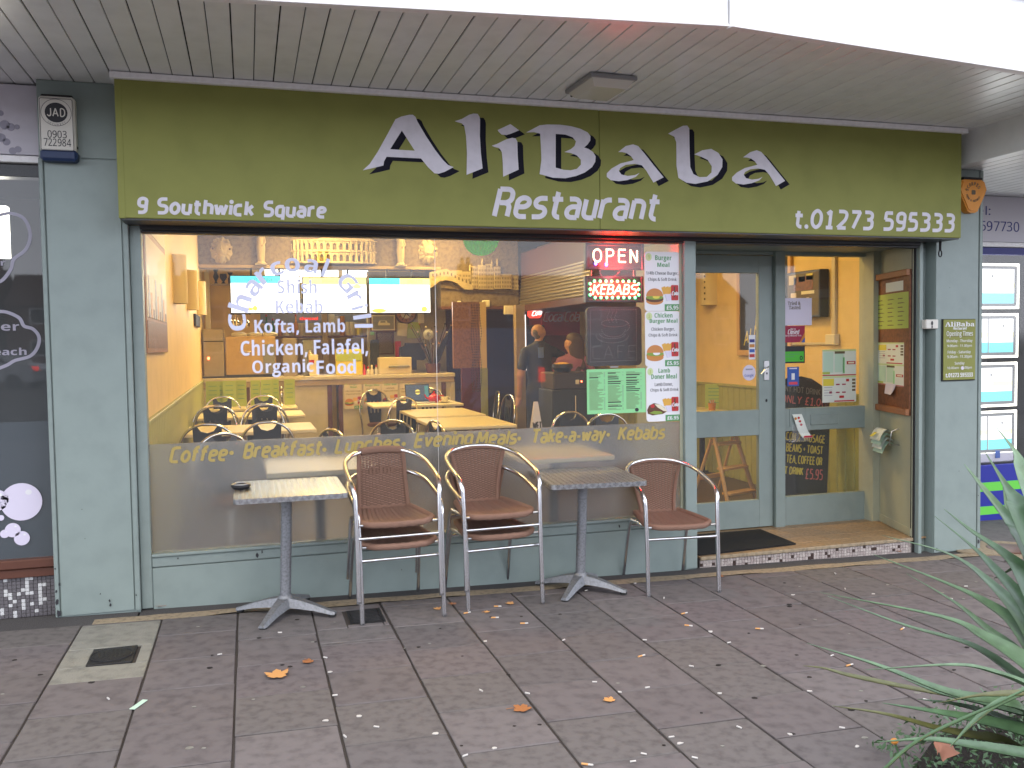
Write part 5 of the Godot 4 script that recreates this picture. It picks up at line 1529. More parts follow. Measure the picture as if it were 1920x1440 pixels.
	var dark := thing("kitchen_screen", "dark timber back of the kitchen beyond the opening", "wall")
	put("panel", MB.new().span(Vector3(2.9, 0.0, -8.9), Vector3(5.15, 2.6, -8.8)).mesh(), M.wood_dark, dark)
	# ribbed metal hood on the right
	var hood := thing("ribbed_hood", "ribbed metal extraction hood hanging on the right of the room", "hood")
	var hx := 3.88
	put("backing", MB.new().span(Vector3(hx + 0.02, 2.08, -7.0), Vector3(5.0, 2.85, -4.2)).mesh(), M.wood_dark, hood)
	for k in 17:
		put("rib", MB.new().tube([Vector3(hx + 0.012 + 0.1 * pow((k) / 17.0, 2.0), 2.1 + 0.044 * k, -7.0), Vector3(hx + 0.012 + 0.1 * pow(k / 17.0, 2.0), 2.1 + 0.044 * k, -4.2)], 0.024, 8).mesh(), M.corrugated, hood)
	put("lower_board", MB.new().span(Vector3(hx - 0.02, 1.99, -7.0), Vector3(5.0, 2.08, -4.15), 0.006).mesh(), M.wood_dark, hood)
	# strip lights of the kitchen, seen between bulkhead and screens
	var sr := [Rect2(0.279, 2.547, 1.075, 0.184), Rect2(1.426, 2.552, 0.381, 0.187)]
	for k in 2:
		var r: Rect2 = sr[k]
		var kl := thing("kitchen_light", ["long", "short"][k] + " glaring white kitchen light above the menu screens", "ceiling light", Vector3.ZERO, 0.0, "kitchen lights")
		put("diffuser", MB.new().span(Vector3(r.position.x, r.position.y - 0.05, -8.26), Vector3(r.end.x, r.end.y, -8.2), 0.01).mesh(), M.tube_white, kl)
		put("housing", MB.new().span(Vector3(r.position.x - 0.01, r.end.y, -8.3), Vector3(r.end.x + 0.01, r.end.y + 0.05, -8.19), 0.004).mesh(), M.trim_white, kl)
		var al := AreaLight3D.new()
		al.name = "kitchen_area_light"
		al.area_size = Vector2(r.size.x, r.size.y + 0.05)
		al.light_color = Color(1.0, 0.88, 0.62)
		al.light_energy = [0.9, 0.45][k]
		al.area_range = 10.0
		al.shadow_enabled = true
		kl.add_child(al)
		al.position = Vector3(r.get_center().x, r.get_center().y - 0.025, -8.18)
		al.rotation_degrees = Vector3(-25, 180, 0)
	structure("kitchen_wall", MB.new().span(Vector3(-0.6, 0.0, -9.3), Vector3(2.9, 3.3, -9.2)).mesh(), M.wall_yellow)


func lion_mask(at: Vector3, label: String):
	var t := thing("lion_mask", label, "wall cast", at, 0.0, "plaster lion masks")
	var mane := MB.new()
	mane.sheet(func(u, w):
		var a: float = TAU * u
		var r: float = 0.15 * w * (1.0 + 0.05 * sin(a * 11.0) * w + 0.14 * sin(a * 0.5) * 0.0 + 0.06 * cos(a * 2.0))
		return Vector3(sin(a) * r, cos(a) * r * 1.12 - 0.02, 0.06 * (1.0 - w * w * w) + 0.012 * sin(a * 16.0) * w + 0.004), 56, 8, Vector3.BACK)
	put("mane", mane.mesh(), M.plaster, t)
	var face := MB.new()
	face.ball(Vector3(0, 0.0, 0.055), Vector3(0.082, 0.1, 0.05), 14, 10)
	face.ball(Vector3(0, -0.035, 0.09), Vector3(0.035, 0.03, 0.032), 10, 8)
	face.ball(Vector3(0, 0.01, 0.1), Vector3(0.014, 0.04, 0.016), 8, 6)
	for s in [-1, 1]:
		face.ball(Vector3(s * 0.03, 0.028, 0.088), Vector3(0.018, 0.01, 0.014), 8, 6)
	put("face", face.mesh(), M.plaster, t)
	for s in [-1, 1]:
		put("ear", MB.new().ball(Vector3(s * 0.08, 0.1, 0.06), Vector3(0.022, 0.026, 0.016), 8, 6).mesh(), M.plaster, t)
		put("hollow", MB.new().ball(Vector3(s * 0.108, 0.0, 0.035), Vector3(0.012, 0.018, 0.02), 8, 6).mesh(), M.ink_brown, t)
	put("beard", MB.new().lathe([Vector2(0.0, -0.2), Vector2(0.035, -0.16), Vector2(0.055, -0.1), Vector2(0.03, -0.05)], 12, Vector3(0, 0, 0.04)).mesh(), M.plaster, t)


# tiers of arches on a bowed front, each arch a piece
func arena_relief(r: Rect2, z: float):
	var t := thing("arena_relief", "plaster relief of a ruined arena with tiers of arches on the bulkhead", "relief")
	var n := 17
	for tier in 2:
		var y0 := r.position.y + tier * r.size.y * 0.52
		var h := r.size.y * 0.46
		for k in n:
			var a0 := -1.25 + 2.5 * k / n
			var a1 := -1.25 + 2.5 * (k + 1) / n
			var cx := r.get_center().x
			var rx := r.size.x / 2 / sin(1.25)
			var xa := cx + sin(a0) * rx
			var xb := cx + sin(a1) * rx
			var am := (a0 + a1) / 2
			var w := (xb - xa) / cos(am)
			var arch: PackedVector2Array = cw(PackedVector2Array([Vector2(-w * 0.28, 0.1 * h), Vector2(w * 0.28, 0.1 * h), Vector2(w * 0.28, 0.55 * h), Vector2(w * 0.2, 0.72 * h), Vector2(0, 0.8 * h), Vector2(-w * 0.2, 0.72 * h), Vector2(-w * 0.28, 0.55 * h)]))
			var wall := ccw(PackedVector2Array([Vector2(-w / 2, 0), Vector2(w / 2, 0), Vector2(w / 2, h), Vector2(-w / 2, h)]))
			var xf := Transform3D(Basis(Vector3.UP, am), Vector3((xa + xb) / 2, y0, z + 0.02 + 0.14 * (cos(am) - 0.3)))
			put("arch", MB.new().plate([wall, arch], -0.03, 0.0, xf).mesh(), M.plaster, t)
	for tier in 3:
		var ledge := MB.new()
		var line := []
		for k in 19:
			var a := -1.25 + 2.5 * k / 18
			line.append(Vector3(r.get_center().x + sin(a) * r.size.x / 2 / sin(1.25), r.position.y + tier * r.size.y * 0.5 - 0.005, z + 0.025 + 0.14 * (cos(a) - 0.3)))
		ledge.tube(line, 0.011, 6)
		put("cornice", ledge.mesh(), M.plaster, t)
	put("core", MB.new().sheet(func(u, w): return Vector3(lerpf(r.position.x, r.end.x, u), r.position.y + r.size.y * w, z + 0.001 + 0.085 * sin(PI * u)), 20, 2, Vector3.BACK).mesh(), M.frieze_stone, t)
	put("upper_wall", MB.new().plate([ccw(PackedVector2Array([Vector2(r.position.x + 0.3, r.end.y - 0.005), Vector2(r.end.x - 0.02, r.end.y - 0.005), Vector2(r.end.x - 0.1, r.end.y + 0.04), Vector2(r.position.x + 0.75, r.end.y + 0.1), Vector2(r.position.x + 0.55, r.end.y + 0.09)]))], 0.0, 0.09, facing(z)).mesh(), M.plaster, t)


func bridge_relief(z: float):
	var t := thing("bridge_relief", "plaster relief of an arched bridge with palace fronts on the lower bulkhead", "relief")
	var P := func(x: float, y: float) -> Vector2: return Vector2(lerpf(2.521, 3.883, (x - 805.0) / 170.0), lerpf(2.304, 2.652, (545.0 - y) / 45.0))
	var f := facing(z)
	# the bridge: a stepped parapet over one wide arch
	put("bridge_body", MB.new().plate([ccw(PackedVector2Array([P.call(805, 512), P.call(818, 508), P.call(836, 505), P.call(850, 513), P.call(882, 534), P.call(884, 544), P.call(868, 543), P.call(855, 532), P.call(845, 528), P.call(834, 526), P.call(822, 529), P.call(812, 537), P.call(805, 541)]))], 0.0, 0.06, f).mesh(), M.plaster, t)
	for k in 11:
		var a: Vector2 = P.call(809 + 6.8 * k, 519 - 4 * exp(-pow((k - 4) / 2.2, 2)) + maxf(0, k - 4) * 2.3)
		put("bridge_arch", MB.new().plate([PackedVector2Array([a, a + Vector2(0.022, -0.006), a + Vector2(0.022, 0.03), a + Vector2(0.011, 0.042), a + Vector2(0.0, 0.034)])], 0.055, 0.0625, f).mesh(), M.ink_brown, t)
	put("waterline", MB.new().plate([ccw(PackedVector2Array([P.call(805, 538), P.call(826, 530), P.call(845, 530), P.call(858, 543), P.call(975, 552), P.call(975, 545), P.call(884, 541), P.call(890, 546)]))], 0.0, 0.03, f).mesh(), M.plaster, t)
	# palace fronts of different heights
	var fronts := [[845, 508, 20, 14], [862, 510, 20, 20], [882, 500, 13, 42], [895, 497, 16, 46], [909, 495, 16, 48], [925, 500, 13, 42], [938, 514, 20, 28], [957, 516, 15, 28]]
	for e in fronts:
		var a: Vector2 = P.call(e[0], e[1] + e[3])
		var b: Vector2 = P.call(e[0] + e[2], e[1])
		var fz := 0.03 + 0.012 * (int(e[0]) % 3)
		put("palace_front", MB.new().span(Vector3(a.x, a.y, z), Vector3(b.x - 0.004, b.y, z + fz), 0.004).mesh(), M.plaster, t)
		var rows := int((b.y - a.y) / 0.06)
		var cols := int((b.x - a.x) / 0.024)
		for i in cols:
			for j in rows:
				put("small_window", MB.new().span(Vector3(a.x + 0.008 + i * 0.024, a.y + 0.02 + j * 0.06, z + fz - 0.004), Vector3(a.x + 0.018 + i * 0.024, a.y + 0.052 + j * 0.06, z + fz + 0.001)).mesh(), M.ink_brown, t)
	for e in [[903, 488], [921, 490], [931, 487], [880, 497]]:
		var a: Vector2 = P.call(e[0], e[1] + 12)
		put("turret", MB.new().lathe([Vector2(0.016, 0), Vector2(0.016, 0.05), Vector2(0.02, 0.055), Vector2(0.0, 0.12)], 8, Vector3(a.x, a.y, z + 0.03)).mesh(), M.plaster, t)
	# beneath it: switch plates and a small sign fixed on the bulkhead
	for e in [[Rect2(3.298, 2.063, 0.113, 0.101), "square cream plate on the lower bulkhead under the palace relief"], [Rect2(3.621, 1.952, 0.147, 0.133), "cream card hanging from the lower edge of the bulkhead by the kitchen opening"], [Rect2(2.923, 2.064, 0.055, 0.092), "small cream lamp holder on the lower bulkhead under the bridge relief"]]:
		var r: Rect2 = e[0]
		single("wall_plate", MB.new().span(Vector3(r.position.x, r.position.y, z), Vector3(r.end.x, r.end.y, z + 0.04), 0.01).mesh(), M.cream, e[1], "wall plate")
	var sign := thing("scorpion_sign", "cream bar sign with a dark drawing fixed beside the drinks fridge", "sign")
	var sr := Rect2(3.598, 1.796, 0.165, 0.18)
	put("board", MB.new().sheet(func(u, w): return Vector3(lerpf(sr.position.x, sr.end.x, u), lerpf(sr.position.y, sr.end.y, w), -6.4 + 0.03 * sin(PI * u)), 8, 2, Vector3.BACK, 0.006).mesh(), M.plaster, sign)
	put("drawing", MB.new().plate(Geometry2D.offset_polyline(PackedVector2Array(smooth_line([sr.position + Vector2(0.03, 0.05), sr.position + Vector2(0.05, 0.03), sr.position + Vector2(0.09, 0.08), sr.position + Vector2(0.11, 0.12)])), 0.012, Geometry2D.JOIN_ROUND, Geometry2D.END_ROUND), 0.0, 0.002, facing(-6.368)).mesh(), M.ink, sign)


# ------------------------------------------------------------------ inside: counter, screens and what stands there
func counter():
	var zc := -6.95
	var ct := thing("service_counter", "long cream service counter with brown posts at the back of the room", "counter")
	put("worktop", MB.new().span(Vector3(-0.59, 1.06, -7.75), Vector3(2.86, 1.115, zc + 0.03), 0.006).mesh(), M.counter_cream, ct)
	put("apron", MB.new().span(Vector3(-0.59, 0.985, -7.5), Vector3(2.85, 1.058, zc + 0.015), 0.004).mesh(), M.counter_brown, ct)
	put("front_panel", MB.new().span(Vector3(-0.59, 0.0, -7.4), Vector3(1.093, 0.985, zc - 0.01)).mesh(), M.counter_cream, ct)
	put("front_panel", MB.new().span(Vector3(1.21, 0.0, -7.4), Vector3(2.8, 0.985, zc - 0.01)).mesh(), M.counter_cream, ct)
	for e in [[1.045, 1.107], [1.195, 1.254], [2.662, 2.725], [-0.031, 0.01], [0.403, 0.445]]:
		put("post", MB.new().span(Vector3(e[0], 0.0, zc - 0.02), Vector3(e[1], 0.985, zc + 0.006), 0.003).mesh(), M.wood_dark, ct)
	put("end_post", MB.new().span(Vector3(2.8, 0.0, zc - 0.3), Vector3(2.86, 0.985, zc + 0.004), 0.003).mesh(), M.counter_cream, ct)
	# three menu screens hanging under the bulkhead
	var sets := [[Rect2(-0.211, 1.983, 0.931, 0.521), "left"], [Rect2(0.741, 1.979, 0.892, 0.51), "middle"], [Rect2(1.648, 1.975, 0.891, 0.513), "right"]]
	for k in 3:
		var r: Rect2 = sets[k][0]
		var s := thing("menu_screen", "%s bright menu screen hanging over the counter, headed %s" % [sets[k][1], ["cold drink", "breakfast", "sides and omelette"][k]], "screen", Vector3.ZERO, 0.0, "menu screens over the counter")
		var z := -6.98
		put("case", MB.new().span(Vector3(r.position.x, r.position.y, z - 0.05), Vector3(r.end.x, r.end.y, z), 0.006).mesh(), M.black, s)
		var q := r.grow(-0.014)
		var pan := put("screen_panel", flat_rect(q, z + 0.0006).mesh(), M.screen_white, s)
		var hh := q.size.y * 0.19
		var left := Rect2(q.position.x, q.end.y - hh, q.size.x * [0.72, 0.5, 0.5][k], hh)
		var right := Rect2(left.end.x, left.position.y, q.end.x - left.end.x, hh)
		put("header", flat_rect(left, z + 0.0016).mesh(), [M.screen_cyan, M.screen_yellow, M.screen_cyan][k], pan)
		if k > 0: put("header", flat_rect(right, z + 0.0016).mesh(), M.screen_yellow, pan)
		for w in [[["COLD DRINK", 0.2, 0.62]], [["BREAKFAST", 0.3, 0.6]], [["SIDES", 0.19, 0.34], ["OMELETTE", 0.62, 0.88]]][k]:
			type_text("lettering", w[0], Rect2(q.position.x + q.size.x * w[1], left.position.y + hh * 0.25, q.size.x * (w[2] - w[1]), hh * 0.5), M.screen_ink, pan, facing(z + 0.0026), font_plain)
		for e in [[[0.26, 0.1, 0.05, 0.04], [0.34, 0.12, 0.035, 0.06]], [[0.85, 0.75, 0.07, 0.05]], [[0.15, 0.06, 0.12, 0.05], [0.9, 0.1, 0.05, 0.07]]][k]:
			put("picture", MB.new().plate([disc(q.size.x * e[2], q.size.y * e[3] * 1.2, q.position + q.size * Vector2(e[0], e[1]), 12)], 0.0, 0.001, facing(z + 0.0016)).mesh(), M.screen_gold if k != 1 else M.screen_yellow, pan)
		for sx in [0.3, 0.7]:
			put("bracket", MB.new().span(Vector3(lerpf(r.position.x, r.end.x, sx) - 0.015, r.end.y, z - 0.04), Vector3(lerpf(r.position.x, r.end.x, sx) + 0.015, 2.62, z - 0.02)).mesh(), M.iron, s)
		var al := AreaLight3D.new()
		al.name = "screen_light"
		al.area_size = q.size
		al.light_energy = 0.22
		al.light_color = Color(0.97, 1.0, 0.98)
		al.area_range = 10.0
		al.shadow_enabled = true
		s.add_child(al)
		al.position = Vector3(q.get_center().x, q.get_center().y, z + 0.02)
		al.rotation_degrees = Vector3(0, 180, 0)
	# on the counter
	var ty := 1.116
	var stand := func(called: String, label: String, cat: String, r: Rect2, depth: float, m: String, z := -7.1, bev := 0.008):
		var o := thing(called, label, cat, Vector3(r.get_center().x, ty, z))
		put("body", MB.new().box(Vector3(0, (r.end.y - ty) / 2, -depth / 2), Vector3(r.size.x, r.end.y - ty, depth), bev).mesh(), M[m], o)
		return o
	var a = stand.call("steel_cabinet", "tall tan metal cabinet at the left end of the counter", "cabinet", Rect2(-0.577, 1.197, 0.267, 0.585), 0.4, "box_metal")
	put("vent", MB.new().box(Vector3(0, 0.5, 0.003), Vector3(0.26, 0.012, 0.008)).mesh(), M.ink, a)
	put("indicator_light", MB.new().ball(Vector3(-0.512, 1.386, -7.09) - a.position, Vector3(0.014, 0.02, 0.01), 8, 6).mesh(), M.led_red, a)
	put("foot_strip", MB.new().box(Vector3(0, 0.012, 0.006), Vector3(0.3, 0.024, 0.02)).mesh(), M.ink, a)
	a = stand.call("bread_cabinet", "wide tan food cabinet on the counter beside the tall metal one", "cabinet", Rect2(-0.291, 1.186, 0.659, 0.49), 0.4, "box_card")
	put("handle", MB.new().tube([Vector3(-0.15, 0.35, 0.0), Vector3(-0.15, 0.35, 0.03), Vector3(0.0, 0.35, 0.03), Vector3(0.0, 0.35, 0.0)], 0.008, 6).mesh(), M.chrome, a)
	put("dark_window", MB.new().box(Vector3(0.24, 0.25, 0.002), Vector3(0.16, 0.4, 0.006)).mesh(), M.ink_grey, a)
	put("foot_strip", MB.new().box(Vector3(0, 0.02, 0.006), Vector3(0.68, 0.04, 0.02)).mesh(), M.ink, a)
	for k in 3:
		var c: Vector3 = [Vector3(-0.111, 1.701, -7.25), Vector3(0.101, 1.691, -7.25), Vector3(0.301, 1.689, -7.25)][k]
		single("white_bag", MB.new().ball(Vector3.ZERO, Vector3(0.11, 0.045, 0.09), 10, 6).mesh(), M.cream, "crumpled pale bag on top of the wide food cabinet, %s" % ["left", "middle", "right"][k], "bag", Vector3(c.x, 1.668 + 0.03, -7.28), "bags on the food cabinet")
	a = stand.call("steel_canister", "steel box on the counter right of the food cabinet", "canister", Rect2(0.464, 1.202, 0.195, 0.446), 0.2, "box_metal", -7.15)
	a = stand.call("coffee_grinder", "dark coffee grinder with a steel column on the counter", "grinder", Rect2(0.738, 1.196, 0.161, 0.418), 0.18, "ink_grey", -7.15)
	put("column", MB.new().lathe([Vector2(0.04, 0.1), Vector2(0.045, 0.3), Vector2(0.03, 0.36)], 12, Vector3(0.02, 0, 0.03)).mesh(), M.chrome, a)
	a = stand.call("card_stand", "cream and red paper stand on the counter before the grinder", "stand", Rect2(0.813, 1.183, 0.123, 0.237), 0.05, "cream", -7.0)
	put("red_print", MB.new().box(Vector3(-0.03, 0.2, 0.002), Vector3(0.07, 0.05, 0.004)).mesh(), M.red, a)
	a = stand.call("yellow_screen", "yellow counter screen between the brown posts", "screen", Rect2(1.175, 1.193, 0.379, 0.285), 0.02, "yellow", -7.05)
	put("upper_half", MB.new().box(Vector3(0, 0.26, 0.003), Vector3(0.36, 0.12, 0.005)).mesh(), M.leaf_paper, a)
	a = stand.call("cash_register", "cream till with a heap of papers on the counter", "till", Rect2(1.794, 1.2, 0.469, 0.153), 0.35, "beige", -7.1)
	put("keys", MB.new().box(Vector3(0.05, 0.12, -0.02), Vector3(0.3, 0.02, 0.1), 0.004, Basis(Vector3.RIGHT, 0.4)).mesh(), M.ink_grey, a)
	a = stand.call("speaker", "tall black speaker left of the lattice behind the counter", "speaker", Rect2(1.711, 1.341, 0.116, 0.27), 0.15, "ink", -7.3)
	var mon := thing("till_monitor", "big black till monitor on the counter seen from behind", "monitor", Vector3(2.291, 1.425, -7.15))
	put("shell", MB.new().plate([ccw(pts("-0.18,-0.1 -0.14,-0.12 0.16,-0.12 0.2,-0.08 0.2,0.13 -0.1,0.13 -0.12,0.09 -0.18,0.07"))], -0.12, 0.0, Transform3D()).mesh(), M.chair_black, mon)
	put("neck", MB.new().box(Vector3(0.02, -0.19, -0.06), Vector3(0.08, 0.14, 0.05)).mesh(), M.chair_black, mon)
	var small := [[Vector3(1.569, 1.258, -7), 0.024, 0.12, "red", "red capped sauce bottle"], [Vector3(1.621, 1.242, -7), 0.028, 0.09, "cream", "cream tub"], [Vector3(1.674, 1.255, -7), 0.026, 0.11, "beige", "beige squeezy bottle"], [Vector3(1.734, 1.254, -7), 0.022, 0.11, "butt_white", "white salt shaker"]]
	for e in small:
		var b := thing("condiment_bottle", e[4] + " on the counter left of the till", "bottle", Vector3(e[0].x, ty, e[0].z), 0.0, "condiments on the counter")
		put("body", MB.new().lathe([Vector2(0, 0), Vector2(e[1], 0), Vector2(e[1], e[2] * 0.65), Vector2(e[1] * 0.45, e[2] * 0.8), Vector2(e[1] * 0.45, e[2]), Vector2(0, e[2])], 10).mesh(), M[e[3]], b)
		put("cap", MB.new().lathe([Vector2(e[1] * 0.5, e[2]), Vector2(e[1] * 0.5, e[2] + 0.025), Vector2(0, e[2] + 0.03)], 10).mesh(), M.red if e[3] != "beige" else M.cream, b)
	# behind the counter: back shelf with bottles, hanging glasses, vases on a glass shelf
	var sh := thing("back_shelf", "dark back bar shelf below the menu screens", "shelf")
	put("board", MB.new().span(Vector3(0.172, 1.659, -8.6), Vector3(1.812, 1.692, -8.3), 0.004).mesh(), M.wood_dark, sh)
	put("back_board", MB.new().span(Vector3(0.178, 1.892, -8.63), Vector3(1.817, 2.271, -8.6)).mesh(), M.ink_grey, sh)
	type_text("neon_lettering", "charcoal", Rect2(0.787, 1.939, 0.276, 0.05), M.sign_lit_red, sh, facing(-8.595), font_bold, 0.004)
	for k in 2:
		put("upright", MB.new().span(Vector3([0.073, 1.101][k], 0.9, -8.36), Vector3([0.15, 1.181][k], 2.3, -8.28), 0.004).mesh(), M.counter_brown, sh)
	var by := 1.692 + 0.001
	var bottles := [[500, "bottle_green", 1.0, 0.03], [512, "bottle_green", 0.8, 0.028], [525, "bottle_amber", 0.7, 0.03], [536, "cream", 0.6, 0.04], [555, "bottle_amber", 1.0, 0.032], [566, "beige", 0.6, 0.04], [622, "cream", 1.1, 0.05], [632, "butt_white", 1.0, 0.045], [642, "orange", 1.0, 0.04], [652, "cream", 0.7, 0.04], [660, "cream", 0.7, 0.04], [674, "yellow", 0.6, 0.05]]
	var bx := [0.284, 0.378, 0.481, 0.568, 0.719, 0.806, 1.259, 1.341, 1.423, 1.505, 1.571, 1.687]
	var said := ["tall green bottle", "shorter green bottle with a red cap", "stubby amber bottle", "cream jar", "tall amber bottle", "beige tub", "tall cream roll", "white canister", "orange canister", "cream canister", "small cream canister", "yellow tin"]
	for k in bottles.size():
		var e: Array = bottles[k]
		var b := thing("shelf_bottle", said[k] + " on the back bar shelf, %s" % ["far left", "second from left", "third from left", "left of the middle post", "under the red lettering", "beside the tall amber bottle", "right of the brown post", "fifth from right", "fourth from right", "third from right", "second from right", "far right"][k], "bottle", Vector3(bx[k], by, -8.45), 0.0, "bottles and jars on the back shelf")
		var h: float = 0.3 * e[2]
		var r: float = e[3]
		if e[2] > 0.65 and r < 0.035:
			put("glass_body", MB.new().lathe([Vector2(0, 0), Vector2(r, 0), Vector2(r, h * 0.6), Vector2(r * 0.4, h * 0.76), Vector2(r * 0.36, h), Vector2(0, h)], 10).mesh(), M[e[1]], b)
			put("cap", MB.new().lathe([Vector2(r * 0.42, h), Vector2(r * 0.42, h + 0.03), Vector2(0, h + 0.03)], 8).mesh(), M.red, b)
		else:
			put("jar", MB.new().lathe([Vector2(0, 0), Vector2(r, 0.0), Vector2(r, h * 0.9), Vector2(r * 0.9, h), Vector2(0, h)], 12).mesh(), M[e[1]], b)
	var gs := thing("glass_shelf", "glass shelf with dark vases in the niche left of the screens", "shelf")
	put("board", MB.new().span(Vector3(-0.481, 2.428 - 0.012, -7.8), Vector3(-0.152, 2.428, -7.55)).mesh(), M.box_metal, gs)
	put("niche_post", MB.new().span(Vector3(-0.558, 1.1, -7.7), Vector3(-0.494, 2.6, -7.6), 0.004).mesh(), M.cream, gs)
	put("niche_back", MB.new().span(Vector3(-0.6, 1.1, -8.0), Vector3(0.189, 2.62, -7.95)).mesh(), M.wall_yellow, gs)
	var vx := [-0.404, -0.304, -0.21]
	for k in 3:
		var v := thing("dark_vase", "%s dark metal vase on the glass shelf" % ["slim stemmed", "round", "tall waisted"][k], "vase", Vector3(vx[k], 2.428 + 0.001, -7.65), 0.0, "vases on the glass shelf")
		put("body", MB.new().lathe([[Vector2(0, 0), Vector2(0.035, 0), Vector2(0.01, 0.03), Vector2(0.04, 0.1), Vector2(0.02, 0.16), Vector2(0.035, 0.2)], [Vector2(0, 0), Vector2(0.04, 0), Vector2(0.012, 0.03), Vector2(0.05, 0.09), Vector2(0.045, 0.14)], [Vector2(0, 0), Vector2(0.03, 0), Vector2(0.03, 0.08), Vector2(0.015, 0.12), Vector2(0.04, 0.16)]][k], 12).mesh(), M.iron, v)
	var gx := [-0.211, -0.169, -0.126, -0.056, 0.001]
	for k in 5:
		var g := thing("hanging_glass", "upside down wine glass hanging under the left menu screen, %s" % ["first", "second", "third", "fourth", "last"][k], "wine glass", Vector3(gx[k], 1.982, -7.3), 0.0, "hanging wine glasses")
		put("bowl", MB.new().lathe([Vector2(0.03, 0), Vector2(0.004, -0.005), Vector2(0.004, -0.07), Vector2(0.03, -0.1), Vector2(0.036, -0.14), Vector2(0.028, -0.17)], 12).mesh(), M.chrome, g)
	var rack := thing("glass_rack", "dark rail the wine glasses hang from under the left menu screen", "rail")
	put("rail", MB.new().span(Vector3(-0.245, 1.982, -7.34), Vector3(0.052, 1.997, -7.26)).mesh(), M.iron, rack)
	# wall behind the right half of the counter
	structure("partition_wall", MB.new().span(Vector3(1.749, 0.0, -8.0), Vector3(2.95, 2.64, -7.9)).mesh(), M.wall_grey)
	var pic := thing("framed_picture", "framed grey picture of a parked vintage car behind the counter", "picture")
	var pr := Rect2(1.781, 1.734, 0.396, 0.274)
	put("frame", MB.new().span(Vector3(pr.position.x, pr.position.y, -7.9), Vector3(pr.end.x, pr.end.y, -7.87), 0.006).mesh(), M.wood_dark, pic)
	put("mount", flat_rect(pr.grow(-0.02), -7.869).mesh(), M.cream, pic)
	put("print", flat_rect(pr.grow(-0.04), -7.867).mesh(), M.grey, pic)
	var pc := pr.get_center()
	put("car_body", MB.new().plate([moved(ccw(pts("-0.08,-0.03 0.1,-0.03 0.1,0.0 0.06,0.01 0.05,0.04 -0.06,0.04 -0.08,0.0")), pc + Vector2(0, -0.01))], 0.0, 0.001, facing(-7.866)).mesh(), M.cream, pic)
	put("car_window", MB.new().plate([moved(ccw(pts("-0.05,0.01 0.03,0.01 0.03,0.033 -0.04,0.033")), pc + Vector2(0, -0.01))], 0.0, 0.001, facing(-7.8645)).mesh(), M.ink_grey, pic)
	var clock := thing("wall_clock", "round brown wall clock half hidden by the right menu screen", "clock")
	var cc := Vector2(2.327, 2.015)
	put("case", MB.new().lathe([Vector2(0, 0), Vector2(0.16, 0), Vector2(0.17, 0.02), Vector2(0.15, 0.04), Vector2(0.145, 0.03), Vector2(0, 0.03)], 28, Vector3(cc.x, cc.y, -7.9), Basis(Vector3.RIGHT, PI / 2)).mesh(), M.wood_dark, clock)
	put("dial", MB.new().plate([moved(disc(0.143, 0.143, Vector2.ZERO, 28), cc)], 0.0, 0.002, facing(-7.868)).mesh(), M.wood_frame, clock)
	put("inner_dial", MB.new().plate([moved(disc(0.085, 0.085, Vector2.ZERO, 24), cc)], 0.0, 0.002, facing(-7.866)).mesh(), M.beige, clock)
	for k in 12:
		put("hour_mark", MB.new().box(Vector3(cc.x + sin(TAU * k / 12) * 0.112, cc.y + cos(TAU * k / 12) * 0.112, -7.865), Vector3(0.012, 0.03, 0.002), 0.0, Basis(Vector3.BACK, -TAU * k / 12)).mesh(), M.ink, clock)
	for k in 2:
		put("hand", MB.new().box(Vector3(cc.x + [0.03, -0.02][k], cc.y + [-0.03, -0.04][k], -7.862), Vector3(0.01, 0.09, 0.002), 0.0, Basis(Vector3.BACK, [0.8, -0.5][k])).mesh(), M.ink, clock)
	var lt := thing("lattice_panel", "small diamond lattice panel under the framed car picture", "lattice")
	var lr := Rect2(1.885, 1.41, 0.227, 0.307)
	put("back", flat_rect(lr, -7.895).mesh(), M.cream, lt)
	for k in range(-5, 9):
		for s in [-1, 1]:
			var x0 := lr.position.x + k * 0.045
			var clip := Geometry2D.intersect_polyline_with_polygon(PackedVector2Array([Vector2(x0, lr.position.y if s > 0 else lr.end.y), Vector2(x0 + lr.size.y, lr.end.y if s > 0 else lr.position.y)]), PackedVector2Array([lr.position, Vector2(lr.end.x, lr.position.y), lr.end, Vector2(lr.position.x, lr.end.y)]))
			for c in clip:
				put("lath", MB.new().tube([Vector3(c[0].x, c[0].y, -7.88 + 0.006 * s), Vector3(c[1].x, c[1].y, -7.88 + 0.006 * s)], 0.006, 4).mesh(), M.wood_dark, lt)
	put("frame", MB.new().plate([ccw(PackedVector2Array([lr.position - Vector2(0.02, 0.02), Vector2(lr.end.x + 0.02, lr.position.y - 0.02), lr.end + Vector2(0.02, 0.02), Vector2(lr.position.x - 0.02, lr.end.y + 0.02)])), cw(PackedVector2Array([lr.position, Vector2(lr.end.x, lr.position.y), lr.end, Vector2(lr.position.x, lr.end.y)]))], -0.03, 0.0, facing(-7.865)).mesh(), M.wood_dark, lt)
	for e in [[Rect2(2.194, 1.666, 0.147, 0.194), "cream", 0.06, "tilted cream note pinned beside the green sheet behind the till"], [Rect2(2.336, 1.631, 0.206, 0.244), "leaf_paper", 0.0, "bright green sheet pinned behind the till"], [Rect2(1.781, 1.687, 0.056, 0.176), "mint", 0.0, "narrow mint card beside the framed car picture"], [Rect2(2.511, 1.858, 0.091, 0.163), "cream", 0.0, "pair of cream cards right of the wall clock"], [Rect2(2.107, 1.33, 0.088, 0.255), "red", 0.0, "red folder standing left of the till monitor"]]:
		var r: Rect2 = e[0]
		var zz: float = -7.6 if e[1] == "red" else -7.88 + (0.02 if e[1] == "cream" else 0.0)
